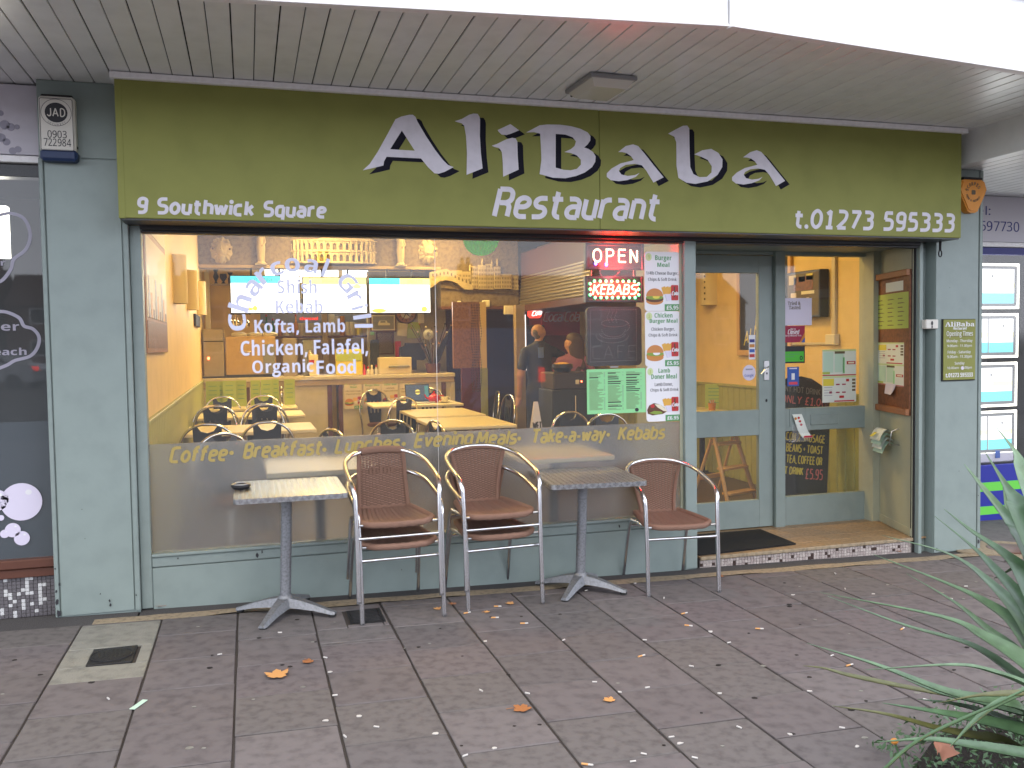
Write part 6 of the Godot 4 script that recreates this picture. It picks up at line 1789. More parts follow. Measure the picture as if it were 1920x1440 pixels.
		single("pinned_sheet", MB.new().box(Vector3(r.get_center().x, r.get_center().y, zz), Vector3(r.size.x, r.size.y, 0.004), 0.0, Basis(Vector3.BACK, -e[2] * 1.6)).mesh(), M[e[1]], e[3], "paper")
	# a dark fan of dried stems and beads at the end of the counter
	var fan := thing("dried_stems", "dark bunch of dried stems and beads at the right end of the counter", "dried flowers", Vector3(2.574, 1.157, -7.1))
	fan.position.y = ty
	put("pot", MB.new().lathe([Vector2(0, 0), Vector2(0.09, 0), Vector2(0.12, 0.14), Vector2(0.11, 0.14), Vector2(0.08, 0.02)], 16).mesh(), M.wood_dark, fan)
	var rr := RandomNumberGenerator.new()
	rr.seed = 8
	for k in 46:
		var lean := rr.randf_range(-0.55, 0.5)
		var tall := rr.randf_range(0.35, 0.72)
		var p := Vector3(lean * tall, tall, rr.randf_range(-0.12, 0.1))
		put("stem", MB.new().tube([Vector3(lean * 0.05, 0.1, 0), p * 0.6 + Vector3(0, 0.05, 0), p], [0.006, 0.005, 0.003], 5).mesh(), M[["iron", "wood_dark", "ink_brown", "grey"][k % 4]], fan)
		if k % 2 == 0: put("bead", MB.new().ball(p, Vector3(0.012, 0.012, 0.012), 6, 5).mesh(), M[["butt_tan", "iron", "beige"][k % 3]], fan)
	put("black_leaf", MB.new().plate([ccw(pts("0,0.05 0.1,0.2 0.24,0.55 0.26,0.62 0.15,0.5 0.04,0.3"))], 0.0, 0.01, Transform3D(Basis.IDENTITY, Vector3(0, 0, 0.06))).mesh(), M.chair_black, fan)
	put("cog", MB.new().lathe([Vector2(0.02, 0), Vector2(0.075, 0), Vector2(0.075, 0.012), Vector2(0.03, 0.03), Vector2(0.02, 0.012)], 18, Vector3(-0.08, 0.56, 0.1), Basis(Vector3.RIGHT, PI / 2)).mesh(), M.grey, fan)
	# posters on the counter front
	var pr2 := [Rect2(1.271, 0.642, 0.251, 0.396), Rect2(1.538, 0.655, 0.247, 0.384), Rect2(1.8, 0.662, 0.235, 0.386), Rect2(2.05, 0.668, 0.237, 0.373)]
	for k in 4:
		meal_poster("meal_poster", ["first", "second", "third", "fourth"][k] + " meal poster from the left on the counter front", pr2[k], -6.938, k % 3, "beige", true)
	# menus and a small figure standing on the farthest left table
	var mr := [Rect2(-0.531, 0.809, 0.169, 0.289), Rect2(-0.396, 0.803, 0.072, 0.291), Rect2(-0.321, 0.805, 0.157, 0.296), Rect2(-0.164, 0.804, 0.133, 0.298), Rect2(0.022, 0.798, 0.12, 0.3), Rect2(0.148, 0.803, 0.147, 0.299), Rect2(0.298, 0.793, 0.082, 0.31), Rect2(0.445, 0.799, 0.136, 0.302)]
	for k in 8:
		var r: Rect2 = mr[k]
		var z: float = [-6.45, -6.5, -6.4, -6.45, -6.45, -6.4, -6.5, -6.42][k]
		var m := thing("table_menu", "green folded menu card standing on the farthest left table, number %s from the left" % ["one", "two", "three", "four", "five", "six", "seven", "eight"][k], "menu", Vector3(r.get_center().x, 0.765, z), 0.0, "menus standing on the far table")
		put("card", MB.new().box(Vector3(0, (r.end.y - 0.765) / 2, 0), Vector3(r.size.x, r.end.y - 0.765, 0.004), 0.0, Basis(Vector3.UP, 0.12 * (k % 3 - 1))).mesh(), M.leaf_paper, m)
		for j in 4: put("print", MB.new().box(Vector3(0, (r.end.y - 0.765) * (0.3 + 0.17 * j), 0.006), Vector3(r.size.x * 0.6, 0.006, 0.002), 0.0, Basis(Vector3.UP, 0.12 * (k % 3 - 1))).mesh(), M.green_print, m)
	var fig := thing("silver_figure", "small silver figure between the standing menus on the far table", "statuette", Vector3(0.406, 0.765, -6.35))
	put("body", MB.new().lathe([Vector2(0, 0), Vector2(0.03, 0), Vector2(0.012, 0.02), Vector2(0.02, 0.1), Vector2(0.026, 0.16), Vector2(0.01, 0.2)], 10).mesh(), M.chrome, fig)
	put("head", MB.new().ball(Vector3(0, 0.225, 0), Vector3(0.018, 0.022, 0.018), 8, 6).mesh(), M.chrome, fig)
	tables_and_chairs()


func cafe_table(label: String, x0: float, x1: float, z0: float, z1: float, at_window := false):
	var t := thing("dining_table", label, "table", Vector3((x0 + x1) / 2, -0.012, (z0 + z1) / 2), 0.0, "cream topped dining tables")
	var sx := x1 - x0
	var sz := absf(z1 - z0)
	put("tabletop", MB.new().box(Vector3(0, 0.762 - 0.016, 0), Vector3(sx, 0.034, sz), 0.006).mesh(), M.table_cream, t)
	put("column", MB.new().tube([Vector3(0, 0.73, 0), Vector3(0, 0.03, 0)], 0.032, 14).mesh(), M.iron, t)
	for a in [0.0, PI / 2]:
		put("foot_bar", MB.new().box(Vector3(0, 0.02, 0), Vector3(minf(sx, 0.6), 0.035, 0.06), 0.008, Basis(Vector3.UP, a + 0.78)).mesh(), M.iron, t)


func make_cafe_chair() -> Node3D:
	var t := thing("cafe_chair", "", "chair", Vector3.ZERO, 0.0, "chrome hoop chairs in the dining room")
	var hoop := []
	for p in [Vector3(-0.19, 0.0, -0.24), Vector3(-0.195, 0.25, -0.21), Vector3(-0.21, 0.45, -0.195), Vector3(-0.232, 0.6, -0.205), Vector3(-0.225, 0.72, -0.22), Vector3(-0.175, 0.84, -0.235), Vector3(-0.09, 0.9, -0.243), Vector3(0, 0.915, -0.245)]: hoop.append(p)
	for k in range(6, -1, -1): hoop.append(hoop[k] * Vector3(-1, 1, 1))
	put("hoop_frame", MB.new().tube(smooth_line(hoop, 4), 0.0115, 8).mesh(), M.chrome, t)
	# slotted back plate with a scooped top
	var plate := ccw(pts("-0.085,0.44 0.085,0.44 0.105,0.66 0.115,0.86 0.08,0.872 0.05,0.83 0.0,0.815 -0.05,0.83 -0.08,0.872 -0.115,0.86 -0.105,0.66"))
	var shapes := [plate]
	for x in [-0.052, 0.0, 0.052]:
		var slot := PackedVector2Array()
		for q in round_rect(0.026, 0.17, 0.0125, 4): slot.append(q + Vector2(x * 1.06, 0.655))
		shapes.append(cw(slot))
	put("back_plate", MB.new().plate(shapes, -0.006, 0.006, Transform3D(Basis(Vector3.RIGHT, -0.09), Vector3(0, 0.03, -0.165))).mesh(), M.chair_black, t)
	put("seat", MB.new().lathe([Vector2(0, 0.47), Vector2(0.19, 0.47), Vector2(0.205, 0.46), Vector2(0.205, 0.44), Vector2(0.19, 0.43), Vector2(0, 0.43)], 24).mesh(), M.seat_red, t)
	for s in [-1, 1]:
		put("front_leg", MB.new().tube([Vector3(s * 0.14, 0.43, 0.13), Vector3(s * 0.185, 0.0, 0.2)], 0.0115, 8).mesh(), M.chrome, t)
	put("brace", MB.new().tube([Vector3(-0.165, 0.2, 0.165), Vector3(0.165, 0.2, 0.165)], 0.008, 6).mesh(), M.chrome, t)
	return t


func tables_and_chairs():
	cafe_table("cream table by the left wall nearest the window", -0.58, 0.6, -2.9, -3.72)
	cafe_table("cream table by the left wall, second from the window", -0.58, 0.61, -4.75, -5.55)
	cafe_table("cream table by the left wall carrying the standing menus", -0.58, 0.6, -6.15, -6.85)
	cafe_table("cream table in the middle of the room, nearest the window", 1.68, 2.46, -2.55, -3.65)
	cafe_table("cream table in the middle of the room, between two others", 1.72, 2.5, -3.85, -5.0)
	cafe_table("cream table before the counter carrying the open laptop", 1.52, 2.7, -5.75, -6.6)
	cafe_table("cream table pressed against the left window pane", 0.09, 0.78, -0.03, -0.75, true)
	cafe_table("cream table pressed against the right window pane", 1.75, 2.4, -0.03, -0.75, true)
	var spots := [
		[-0.336, -2.3, PI, "nearest left chair of the pair before the first wall table"], [0.138, -2.3, PI, "nearest right chair of the pair before the first wall table"],
		[-0.366, -4.25, 0.0, "left chair behind the first wall table"], [0.135, -4.25, 0.0, "right chair behind the first wall table"],
		[-0.341, -4.62, PI, "left chair before the second wall table"], [0.177, -4.6, PI, "right chair before the second wall table"],
		[-0.313, -6.0, 0.06, "left chair backing onto the menu table"], [0.164, -6.0, -0.05, "right chair backing onto the menu table"],
		[1.752, -6.62, 0.35, "black backed chair between the laptop table and the counter"], [1.653, -5.1, PI + 0.5, "black chair turned sideways before the laptop table"],
		[2.421, -6.7, -0.2, "chair mostly hidden behind the open laptop"],
		[2.921, -5.75, -PI / 2 - 0.15, "chair at the right end of the laptop table, the farther of two"], [2.798, -4.75, -PI / 2 + 0.1, "chair at the right side of the middle table, the nearer of two"],
		[-0.081, -0.95, 0.5, "chair behind the left part of the frosted band"],
		[0.798, -1.25, PI / 2 + 0.5, "chair turned side on right of the left window table"], [0.999, -1.5, -0.6, "chair with its hoop showing left of the window joint"],
		[1.681, -1.55, PI / 2 + 0.2, "slanting chair right of the window joint"],
		[2.825, -1.65, 0.3, "chair behind the mint menu sheet"], [2.996, -1.3, 0.1, "chair nearest the window post"]]
	var proto := make_cafe_chair()
	for k in spots.size():
		var s: Array = spots[k]
		if k == 0:
			proto.position = Vector3(s[0], -0.012, s[1])
			proto.rotation.y = s[2]
			proto.set_meta("label", s[3])
		else:
			copy(proto, s[3], Vector3(s[0], -0.012, s[1]), s[2])
	# on the laptop table
	var ty := 0.751
	var lp := thing("laptop", "open laptop with a dark screen on the table before the counter", "laptop", Vector3(2.187, ty, -6.2), 0.1)
	put("base", MB.new().box(Vector3(0, 0.009, 0.1), Vector3(0.34, 0.016, 0.23), 0.004).mesh(), M.steel, lp)
	var lid := Basis(Vector3.RIGHT, -0.22)
	put("lid", MB.new().box(Vector3(0, 0.13, -0.05), Vector3(0.34, 0.235, 0.008), 0.003, lid).mesh(), M.ink, lp)
	var scr := put("screen_panel", MB.new().box(Vector3(0, 0.131, -0.0445), Vector3(0.32, 0.212, 0.001), 0.0, lid).mesh(), M.screen_blue, lp)
	put("badge_glow", MB.new().plate([disc(0.035, 0.035, Vector2(0, 0), 16)], 0.0, 0.001, Transform3D(lid, Vector3(0, 0.14, -0.0425))).mesh(), M.screen_gold, scr)
	put("badge_bar", MB.new().plate([PackedVector2Array([Vector2(-0.033, -0.009), Vector2(0.033, -0.009), Vector2(0.033, 0.009), Vector2(-0.033, 0.009)])], 0.001, 0.002, Transform3D(lid, Vector3(0, 0.14, -0.0425))).mesh(), M.ink, scr)
	put("tool_strip_glow", MB.new().plate([PackedVector2Array([Vector2(0.1, -0.09), Vector2(0.15, -0.09), Vector2(0.15, 0.09), Vector2(0.1, 0.09)])], 0.0, 0.001, Transform3D(lid, Vector3(0, 0.131, -0.0435))).mesh(), M.screen_ink, scr)
	var tp := thing("teapot", "shiny red teapot beside the laptop", "teapot", Vector3(2.378, ty, -6.1), -0.4)
	put("body", MB.new().lathe([Vector2(0, 0), Vector2(0.05, 0), Vector2(0.075, 0.03), Vector2(0.08, 0.06), Vector2(0.065, 0.095), Vector2(0.035, 0.11), Vector2(0, 0.112)], 20).mesh(), M.teapot_red, tp)
	put("lid", MB.new().lathe([Vector2(0.036, 0.11), Vector2(0.03, 0.125), Vector2(0.01, 0.13), Vector2(0.012, 0.15), Vector2(0, 0.155)], 16).mesh(), M.teapot_red, tp)
	put("spout", MB.new().tube([Vector3(-0.07, 0.05, 0), Vector3(-0.11, 0.07, 0), Vector3(-0.13, 0.11, 0)], [0.018, 0.013, 0.009], 10).mesh(), M.teapot_red, tp)
	put("handle", MB.new().tube(smooth_line([Vector3(0.07, 0.09, 0), Vector3(0.115, 0.095, 0), Vector3(0.12, 0.05, 0), Vector3(0.075, 0.03, 0)]), 0.008, 8).mesh(), M.teapot_red, tp)
	var cup := thing("coffee_cup", "cream cup and saucer on the corner of the laptop table", "cup", Vector3(2.502, ty, -6.0))
	put("saucer", MB.new().lathe([Vector2(0, 0.004), Vector2(0.04, 0.004), Vector2(0.08, 0.018), Vector2(0.08, 0.022), Vector2(0, 0.01)], 20).mesh(), M.cream, cup)
	put("bowl", MB.new().lathe([Vector2(0, 0.012), Vector2(0.03, 0.012), Vector2(0.045, 0.05), Vector2(0.048, 0.08), Vector2(0.044, 0.08), Vector2(0.04, 0.05), Vector2(0, 0.02)], 18).mesh(), M.cream, cup)
	put("handle", MB.new().tube(smooth_line([Vector3(0.045, 0.07, 0), Vector3(0.072, 0.065, 0), Vector3(0.07, 0.04, 0), Vector3(0.04, 0.035, 0)]), 0.005, 6).mesh(), M.cream, cup)


# ------------------------------------------------------------------ on and behind the window
func meal_poster(called: String, label: String, r: Rect2, z: float, which: int, paper := "white", faded := false):
	var t := thing(called, label, "poster", Vector3.ZERO, 0.0, "meal posters")
	var c := r.get_center()
	var f := facing(z)
	var corner := r.size.x * 0.09
	put("sheet", MB.new().plate([moved(round_rect(r.size.x, r.size.y, corner), c)], 0.0, 0.001, f).mesh(), M[paper], t)
	var at := func(x: float, y: float) -> Vector2: return Vector2(r.position.x + x * r.size.x, r.end.y - y * r.size.y)
	var rect := func(x0: float, y0: float, x1: float, y1: float) -> Rect2:
		var a: Vector2 = at.call(x0, y1)
		var b: Vector2 = at.call(x1, y0)
		return Rect2(a, b - a)
	var f1 := facing(z + 0.0012)
	var dot: Vector2 = at.call(0.12, 0.09)
	put("number_dot", MB.new().plate([moved(disc(r.size.x * 0.085, r.size.x * 0.1), dot)], 0.0, 0.0006, f1).mesh(), M.pale_green, t)
	type_text("lettering", ["1", "2", "3"][which], Rect2(dot.x - r.size.x * 0.02, dot.y - r.size.x * 0.045, r.size.x * 0.04, r.size.x * 0.09), M.leaf_paper, t, facing(z + 0.002))
	var rows: Array = [[["Burger", 0.3, 0.06, 0.76, 0.17], ["Meal", 0.36, 0.18, 0.7, 0.255]], [["Chicken", 0.27, 0.03, 0.78, 0.115], ["Burger Meal", 0.13, 0.135, 0.92, 0.235]], [["Lamb", 0.36, 0.03, 0.7, 0.115], ["Doner Meal", 0.15, 0.135, 0.9, 0.225]]][which]
	for w in rows:
		type_text("lettering", w[0], rect.call(w[1], w[2], w[3], w[4]), M.green_print, t, f1)
	rows = [[["1/4lb Cheese Burger,", 0.05, 0.33, 0.95, 0.405], ["Chips & Soft Drink", 0.1, 0.435, 0.9, 0.51]], [["Chicken Burger,", 0.18, 0.29, 0.84, 0.37], ["Chips & Soft Drink", 0.1, 0.4, 0.92, 0.475]], [["Lamb Doner,", 0.25, 0.29, 0.78, 0.365], ["Chips & Soft Drink", 0.12, 0.395, 0.95, 0.47]]][which]
	for w in rows:
		type_text("lettering", w[0], rect.call(w[1], w[2], w[3], w[4]), M.ink, t, f1, font_plain)
	# the food: bun or wrap, chips, a red can
	var k := r.size.x
	var b0: Vector2 = at.call(0.28, 0.77)
	if which < 2:
		put("bun_base", MB.new().plate([moved(disc(0.24 * k, 0.1 * k, Vector2(0, -0.09 * k), 20), b0)], 0.0, 0.0006, f1).mesh(), M.bun, t)
		put("patty", MB.new().plate([moved(disc(0.25 * k, 0.085 * k, Vector2(0, -0.04 * k), 20), b0)], 0.0, 0.0011, f1).mesh(), M.meat if which == 0 else M.orange, t)
		put("salad", MB.new().plate([moved(disc(0.245 * k, 0.06 * k, Vector2(0, 0.0), 20), b0)], 0.0, 0.0016, f1).mesh(), M.lettuce, t)
		put("sauce", MB.new().plate([moved(disc(0.1 * k, 0.05 * k, Vector2(0.04 * k, 0.015 * k), 14), b0)], 0.0, 0.0019, f1).mesh(), M.yellow if which == 0 else M.white, t)
		put("bun_top", MB.new().plate([moved(disc(0.235 * k, 0.2 * k, Vector2(0, 0.03 * k), 20, 0.0, PI), b0)], 0.0, 0.0022, f1).mesh(), M.bun, t)
	else:
		put("wrap", MB.new().plate([moved(ccw(pts("-0.26,-0.02 -0.2,0.1 -0.06,0.16 0.12,0.12 0.26,0.02 0.32,-0.08 0.2,-0.14 -0.1,-0.17 -0.24,-0.12")), b0, k)], 0.0, 0.0006, f1).mesh(), M.meat, t)
		put("bread", MB.new().plate([moved(ccw(pts("-0.04,0.13 0.12,0.12 0.27,0.0 0.33,-0.08 0.22,-0.06 0.05,0.04")), b0, k)], 0.0, 0.0011, f1).mesh(), M.cream, t)
		put("salad", MB.new().plate([moved(ccw(pts("-0.2,-0.1 -0.05,-0.05 0.14,-0.07 0.2,-0.12 0.0,-0.15")), b0, k)], 0.0, 0.0014, f1).mesh(), M.lettuce, t)
		put("tomato", MB.new().plate([moved(disc(0.06 * k, 0.05 * k, Vector2(-0.1 * k, 0.08 * k), 12), b0)], 0.0, 0.0016, f1).mesh(), M.red, t)
	var c0: Vector2 = at.call(0.62, 0.66)
	for i in 9:
		var a := -0.6 + 0.15 * i
		put("chip", MB.new().box(Vector3(c0.x + a * 0.17 * k, c0.y + 0.01 * k * (i % 3), z + 0.0015 + 0.0001 * i), Vector3(0.045 * k, 0.19 * k, 0.001), 0.0, Basis(Vector3.BACK, -a * 0.5)).mesh(), M.chips, t)
	put("chip_bag", MB.new().plate([moved(ccw(pts("-0.09,-0.02 0.12,-0.02 0.09,-0.18 -0.03,-0.2")), c0 + Vector2(0.03 * k, -0.06 * k), k)], 0.0, 0.0032, f1).mesh(), M.bubble if not faded else M.cream, t)
	var can: Rect2 = rect.call(0.74, 0.56, 0.94, 0.82)
	put("can", MB.new().plate([moved(round_rect(can.size.x, can.size.y, can.size.x * 0.15), can.get_center())], 0.0, 0.004, f1).mesh(), M.red, t)
	put("can_shade_print", flat_rect(Rect2(can.position.x + can.size.x * 0.35, can.position.y + can.size.y * 0.2, can.size.x * 0.2, can.size.y * 0.7), z + 0.0055).mesh(), M.meat, t)
	pen_text("can_lettering", "Cola", Vector2(can.position.x + can.size.x * 0.05, can.position.y + can.size.y * 0.35), can.size.x * 0.85, can.size.y * 0.22, 0.0022 * k / 0.22, M.white, t, facing(z + 0.0064), 0.25)
	var pb: Rect2 = rect.call(0.56, 0.885, 1.0, 1.0)
	pb.size.x -= 0.002
	put("price_block", flat_rect(pb, z + 0.0012).mesh(), M.green_print, t)
	type_text("price", ["£5.95", "£5.95", "£6.95"][which], Rect2(pb.position.x + pb.size.x * 0.12, pb.position.y + pb.size.y * 0.2, pb.size.x * 0.78, pb.size.y * 0.58), M.white, t, facing(z + 0.0022))


func led_dots(line: PackedVector2Array, step: float, r: float, b: MB, xf: Transform3D):
	var left := 0.0
	for i in line.size() - 1:
		var d := line[i + 1] - line[i]
		var l := d.length()
		while left <= l:
			var p := line[i] + d * (left / maxf(l, 1e-6))
			b.ball(xf * Vector3(p.x, p.y, 0.0), Vector3(r, r, r * 0.7), 6, 4)
			left += step
		left -= l


func led_word(called: String, s: String, box: Rect2, step: float, r: float, m: Material, parent: Node, xf: Transform3D, slant := 0.0, gap := 0.2):
	for w in 1:
		var x := 0.0
		var total: float = pen_word(s, slant, gap)[1]
		for ch in s:
			var one := pen_word(ch, slant, gap)
			var b := MB.new()
			for st in one[0]:
				var line := PackedVector2Array()
				for q in st[0]: line.append(Vector2(box.position.x + (x + q.x) / total * box.size.x, box.position.y + q.y * box.size.y))
				led_dots(line, step, r, b, xf)
			put(called, b.mesh(), m, parent)
			x += one[1] + gap


func window_things():
	var posters := [Rect2(2.617, 1.736, 0.269, 0.406), Rect2(2.618, 1.353, 0.267, 0.381), Rect2(2.624, 0.972, 0.258, 0.381)]
	for k in 3:
		meal_poster("meal_poster", ["top burger", "middle chicken burger", "bottom lamb doner"][k] + " meal poster stuck on the window beside the door", posters[k], 0.0045, k)
	# the mint menu sheet
	var ms := thing("menu_sheet", "large mint green menu sheet taped inside the window under the cafe sign", "menu")
	var q := ccw(PackedVector2Array([Vector2(2.186, 1.344), Vector2(2.618, 1.345), Vector2(2.62, 1.04), Vector2(2.187, 1.041)]))
	put("sheet", MB.new().plate([q], 0.0, 0.001, facing(0.0045)).mesh(), M.mint, ms)
	var mr := Rect2(2.196, 1.051, 0.409, 0.277)
	var r3 := RandomNumberGenerator.new()
	r3.seed = 3
	for col in 3:
		var y := 0.03
		while y < 0.95:
			var head := r3.randf() < 0.16
			var w := r3.randf_range(0.14, 0.26)
			put("print", flat_rect(Rect2(mr.position.x + mr.size.x * (0.02 + 0.33 * col), mr.end.y - y * mr.size.y, mr.size.x * w, 0.006 if head else 0.0025), 0.0058).mesh(), M.ink if head else M.ink_brown, ms)
			if not head and r3.randf() < 0.8: put("print", flat_rect(Rect2(mr.position.x + mr.size.x * (0.28 + 0.33 * col), mr.end.y - y * mr.size.y, mr.size.x * 0.02, 0.003), 0.0058).mesh(), M.ink_grey, ms)
			y += 0.045 if head else 0.026
	put("emblem", MB.new().plate([moved(disc(0.014, 0.013), Vector2(2.552, 1.06))], 0.0, 0.001, facing(0.0058)).mesh(), M.ink, ms)
	# OPEN
	var zo := -0.1
	var o := thing("open_sign", "red lit OPEN sign hanging inside the window", "illuminated sign")
	var orr := Rect2(2.229, 2.028, 0.429, 0.176)
	sign_case(o, orr, zo, M.black)
	led_word("led_letter", "OPEN", Rect2(2.28, 2.079, 0.33, 0.084), 0.0135, 0.0072, M.led_hot, o, facing(zo + 0.004), 0.0, 0.32)
	var halo := MB.new()
	for k in 30:
		halo.ball(Vector3(lerpf(orr.position.x + 0.05, orr.end.x - 0.05, k / 29.0), orr.end.y - 0.055 + 0.004 * sin(k * 1.7), zo + 0.003), Vector3(0.003, 0.003, 0.003), 5, 4)
	tag(put("unlit_led_row", halo.mesh(), M.maroon, o), "", "", "", "stuff")
	var blue := [Vector3(2.3, 2.066, -0.095), Vector3(2.379, 2.06, -0.095)]
	for p in blue: put("blue_led", MB.new().ball(p, Vector3(0.011, 0.013, 0.008), 8, 6).mesh(), M.led_blue, o)
	var ol := OmniLight3D.new()
	ol.name = "open_sign_light"
	ol.light_color = Color(1.0, 0.08, 0.04)
	ol.light_energy = 0.13
	ol.light_size = 0.05
	ol.omni_range = 5.0
	ol.omni_attenuation = 2.0
	ol.shadow_enabled = true
	o.add_child(ol)
	ol.position = Vector3(orr.get_center().x, orr.position.y + 0.015, zo + 0.075)
	for s in [0.2, 0.85]:
		put("chain", MB.new().tube([Vector3(lerpf(orr.position.x, orr.end.x, s), orr.end.y, zo - 0.02), Vector3(lerpf(orr.position.x, orr.end.x, s), 2.24, zo - 0.02)], 0.003, 5).mesh(), M.beige, o)
	# KEBABS
	var kb := thing("kebabs_sign", "lit KEBABS sign with a ring of green lamps hanging inside the window", "illuminated sign")
	var kr := Rect2(2.226, 1.804, 0.426, 0.173)
	sign_case(kb, kr, zo, M.black)
	put("red_field_lit", MB.new().plate([moved(round_rect(kr.size.x * 0.86, kr.size.y * 0.56, kr.size.y * 0.26), kr.get_center())], 0.0, 0.002, facing(zo)).mesh(), M.sign_lit_red, kb)
	led_word("led_letter", "KEBABS", Rect2(2.273, 1.859, 0.322, 0.062), 0.0085, 0.0062, M.led_hot, kb, facing(zo + 0.006), 0.16, 0.14)
	var lamps := []
	for k in 8:
		lamps.append(Vector2(0.15 + 0.1 * k, 0.82))
		lamps.append(Vector2(0.16 + 0.1 * k, 0.17))
	for y in [0.28, 0.5, 0.72]:
		lamps.append(Vector2(0.075, y))
		lamps.append(Vector2(0.925, y))
	for p in lamps:
		put("green_led", MB.new().ball(Vector3(kr.position.x + kr.size.x * p.x, kr.position.y + kr.size.y * p.y, zo + 0.005), Vector3(0.0105, 0.0105, 0.008), 8, 6).mesh(), M.led_green, kb)
	for s in [0.12, 0.86]:
		put("chain", MB.new().tube([Vector3(lerpf(kr.position.x, kr.end.x, s), kr.end.y, zo - 0.02), Vector3(lerpf(kr.position.x, kr.end.x, s), orr.position.y, zo - 0.02)], 0.003, 5).mesh(), M.beige, kb)
	put("cable", MB.new().tube(smooth_line([Vector3(kr.position.x + 0.13, kr.end.y, zo - 0.02), Vector3(kr.position.x + 0.11, kr.end.y + 0.04, zo - 0.01), Vector3(kr.position.x + 0.15, orr.position.y, zo - 0.02)]), 0.003, 5).mesh(), M.ink, kb)
	put("cable", MB.new().tube(smooth_line([Vector3(kr.position.x + 0.22, kr.end.y, zo - 0.02), Vector3(kr.position.x + 0.25, kr.end.y + 0.03, zo - 0.01), Vector3(kr.position.x + 0.27, orr.position.y, zo - 0.02)]), 0.003, 5).mesh(), M.ink, kb)
	var kl := OmniLight3D.new()
	kl.name = "kebabs_sign_light"
	kl.light_color = Color(1.0, 0.25, 0.12)
	kl.light_energy = 0.012
	kl.light_size = 0.05
	kl.omni_range = 4.0
	kl.omni_attenuation = 2.0
	kl.shadow_enabled = true
	kb.add_child(kl)
	kl.position = Vector3(kr.get_center().x, kr.get_center().y, zo + 0.06)
	# the unlit cafe sign: rows of dead lamps draw a cup
	var cf := thing("cafe_sign", "unlit black dotted cafe sign showing a steaming cup inside the window", "sign")
	var cr := Rect2(2.234, 1.362, 0.407, 0.409)
	put("panel", MB.new().plate([moved(round_rect(cr.size.x, cr.size.y, 0.035), cr.get_center())], -0.03, 0.0, facing(zo)).mesh(), M.black, cf)
	var at := func(x: float, y: float) -> Vector2: return Vector2(cr.position.x + cr.size.x * (x - 1101.0) / 102.0, cr.end.y - cr.size.y * (y - 575.0) / 111.0)
	var lines := [[[1107, 581], [1193, 581]], [[1107, 581], [1107, 678]], [[1193, 581], [1193, 678]], [[1107, 678], [1193, 676]]]
	for k in 3: lines.append([[1142 + 7 * k, 585], [1138 + 7 * k, 595], [1143 + 7 * k, 606]])
	var arcs := [[1152, 606, 25, 7, 0.0, TAU], [1150, 618, 22, 14, PI, TAU], [1172, 612, 8, 9, -1.4, 1.4], [1148, 630, 30, 13, PI, TAU], [1148, 626, 24, 9, PI, TAU]]
	var dots := MB.new()
	for l in lines:
		var p := PackedVector2Array()
		for w in l: p.append(at.call(w[0], w[1]))
		led_dots(p, 0.013, 0.0028, dots, facing(zo + 0.001))
	for a in arcs:
		var p := PackedVector2Array()
		for k in 25:
			var an: float = a[4] + (a[5] - a[4]) * k / 24.0
			p.append(at.call(a[0] + cos(an) * a[2], a[1] - sin(an) * a[3]))
		led_dots(p, 0.013, 0.0028, dots, facing(zo + 0.001))
	tag(put("lamp_rows", dots.mesh(), M.ink_grey, cf), "", "", "", "stuff")
	led_word("letter_dots", "CAFE", Rect2(at.call(1110, 672), at.call(1190, 648) - at.call(1110, 672)), 0.013, 0.0028, M.ink_grey, cf, facing(zo + 0.001), 0.0, 0.3)
	put("hanger", MB.new().span(Vector3(cr.get_center().x - 0.03, cr.position.y - 0.012, zo - 0.02), Vector3(cr.get_center().x + 0.03, cr.position.y - 0.004, zo - 0.01)).mesh(), M.steel, cf)
	# the green honeycomb paper ball
	var hb := thing("honeycomb_ball", "lime green honeycomb paper ball hanging inside the window", "decoration", Vector3(1.611, 2.277, -0.55))
	var ball := MB.new()
	var seg := 40
	ball.sheet(func(u, w):
		var ph: float = TAU * u
		var th: float = PI * w
		var r: float = 0.122 * (1.0 + 0.055 * sin(ph * 20.0) * sin(th) + 0.03 * sin(th * 18.0) * cos(ph * 20.0) * sin(th))
		return Vector3(sin(th) * cos(ph) * r, cos(th) * r, sin(th) * sin(ph) * r), 160, 36, Vector3.ZERO)
	var bm := ball
	for i in bm.v.size():
		var out: Vector3 = bm.v[i].normalized()
		if bm.n[i].dot(out) < 0.0: bm.n[i] = -bm.n[i]
	put("paper", rewound(bm).mesh(), M.lime_tissue, hb)
	put("thread", MB.new().tube([Vector3(0, 0.12, 0), Vector3(0, 3.29 - hb.position.y, 0)], 0.0015, 4).mesh(), M.beige, hb)


func rewound(b: MB) -> MB:       # put the corners of each face in clockwise order again
	var c := MB.new()
	for i in range(0, b.v.size(), 3):
		c.tri(b.v[i], b.v[i + 1], b.v[i + 2], b.n[i], b.n[i + 1], b.n[i + 2], b.t[i], b.t[i + 1], b.t[i + 2])
	return c


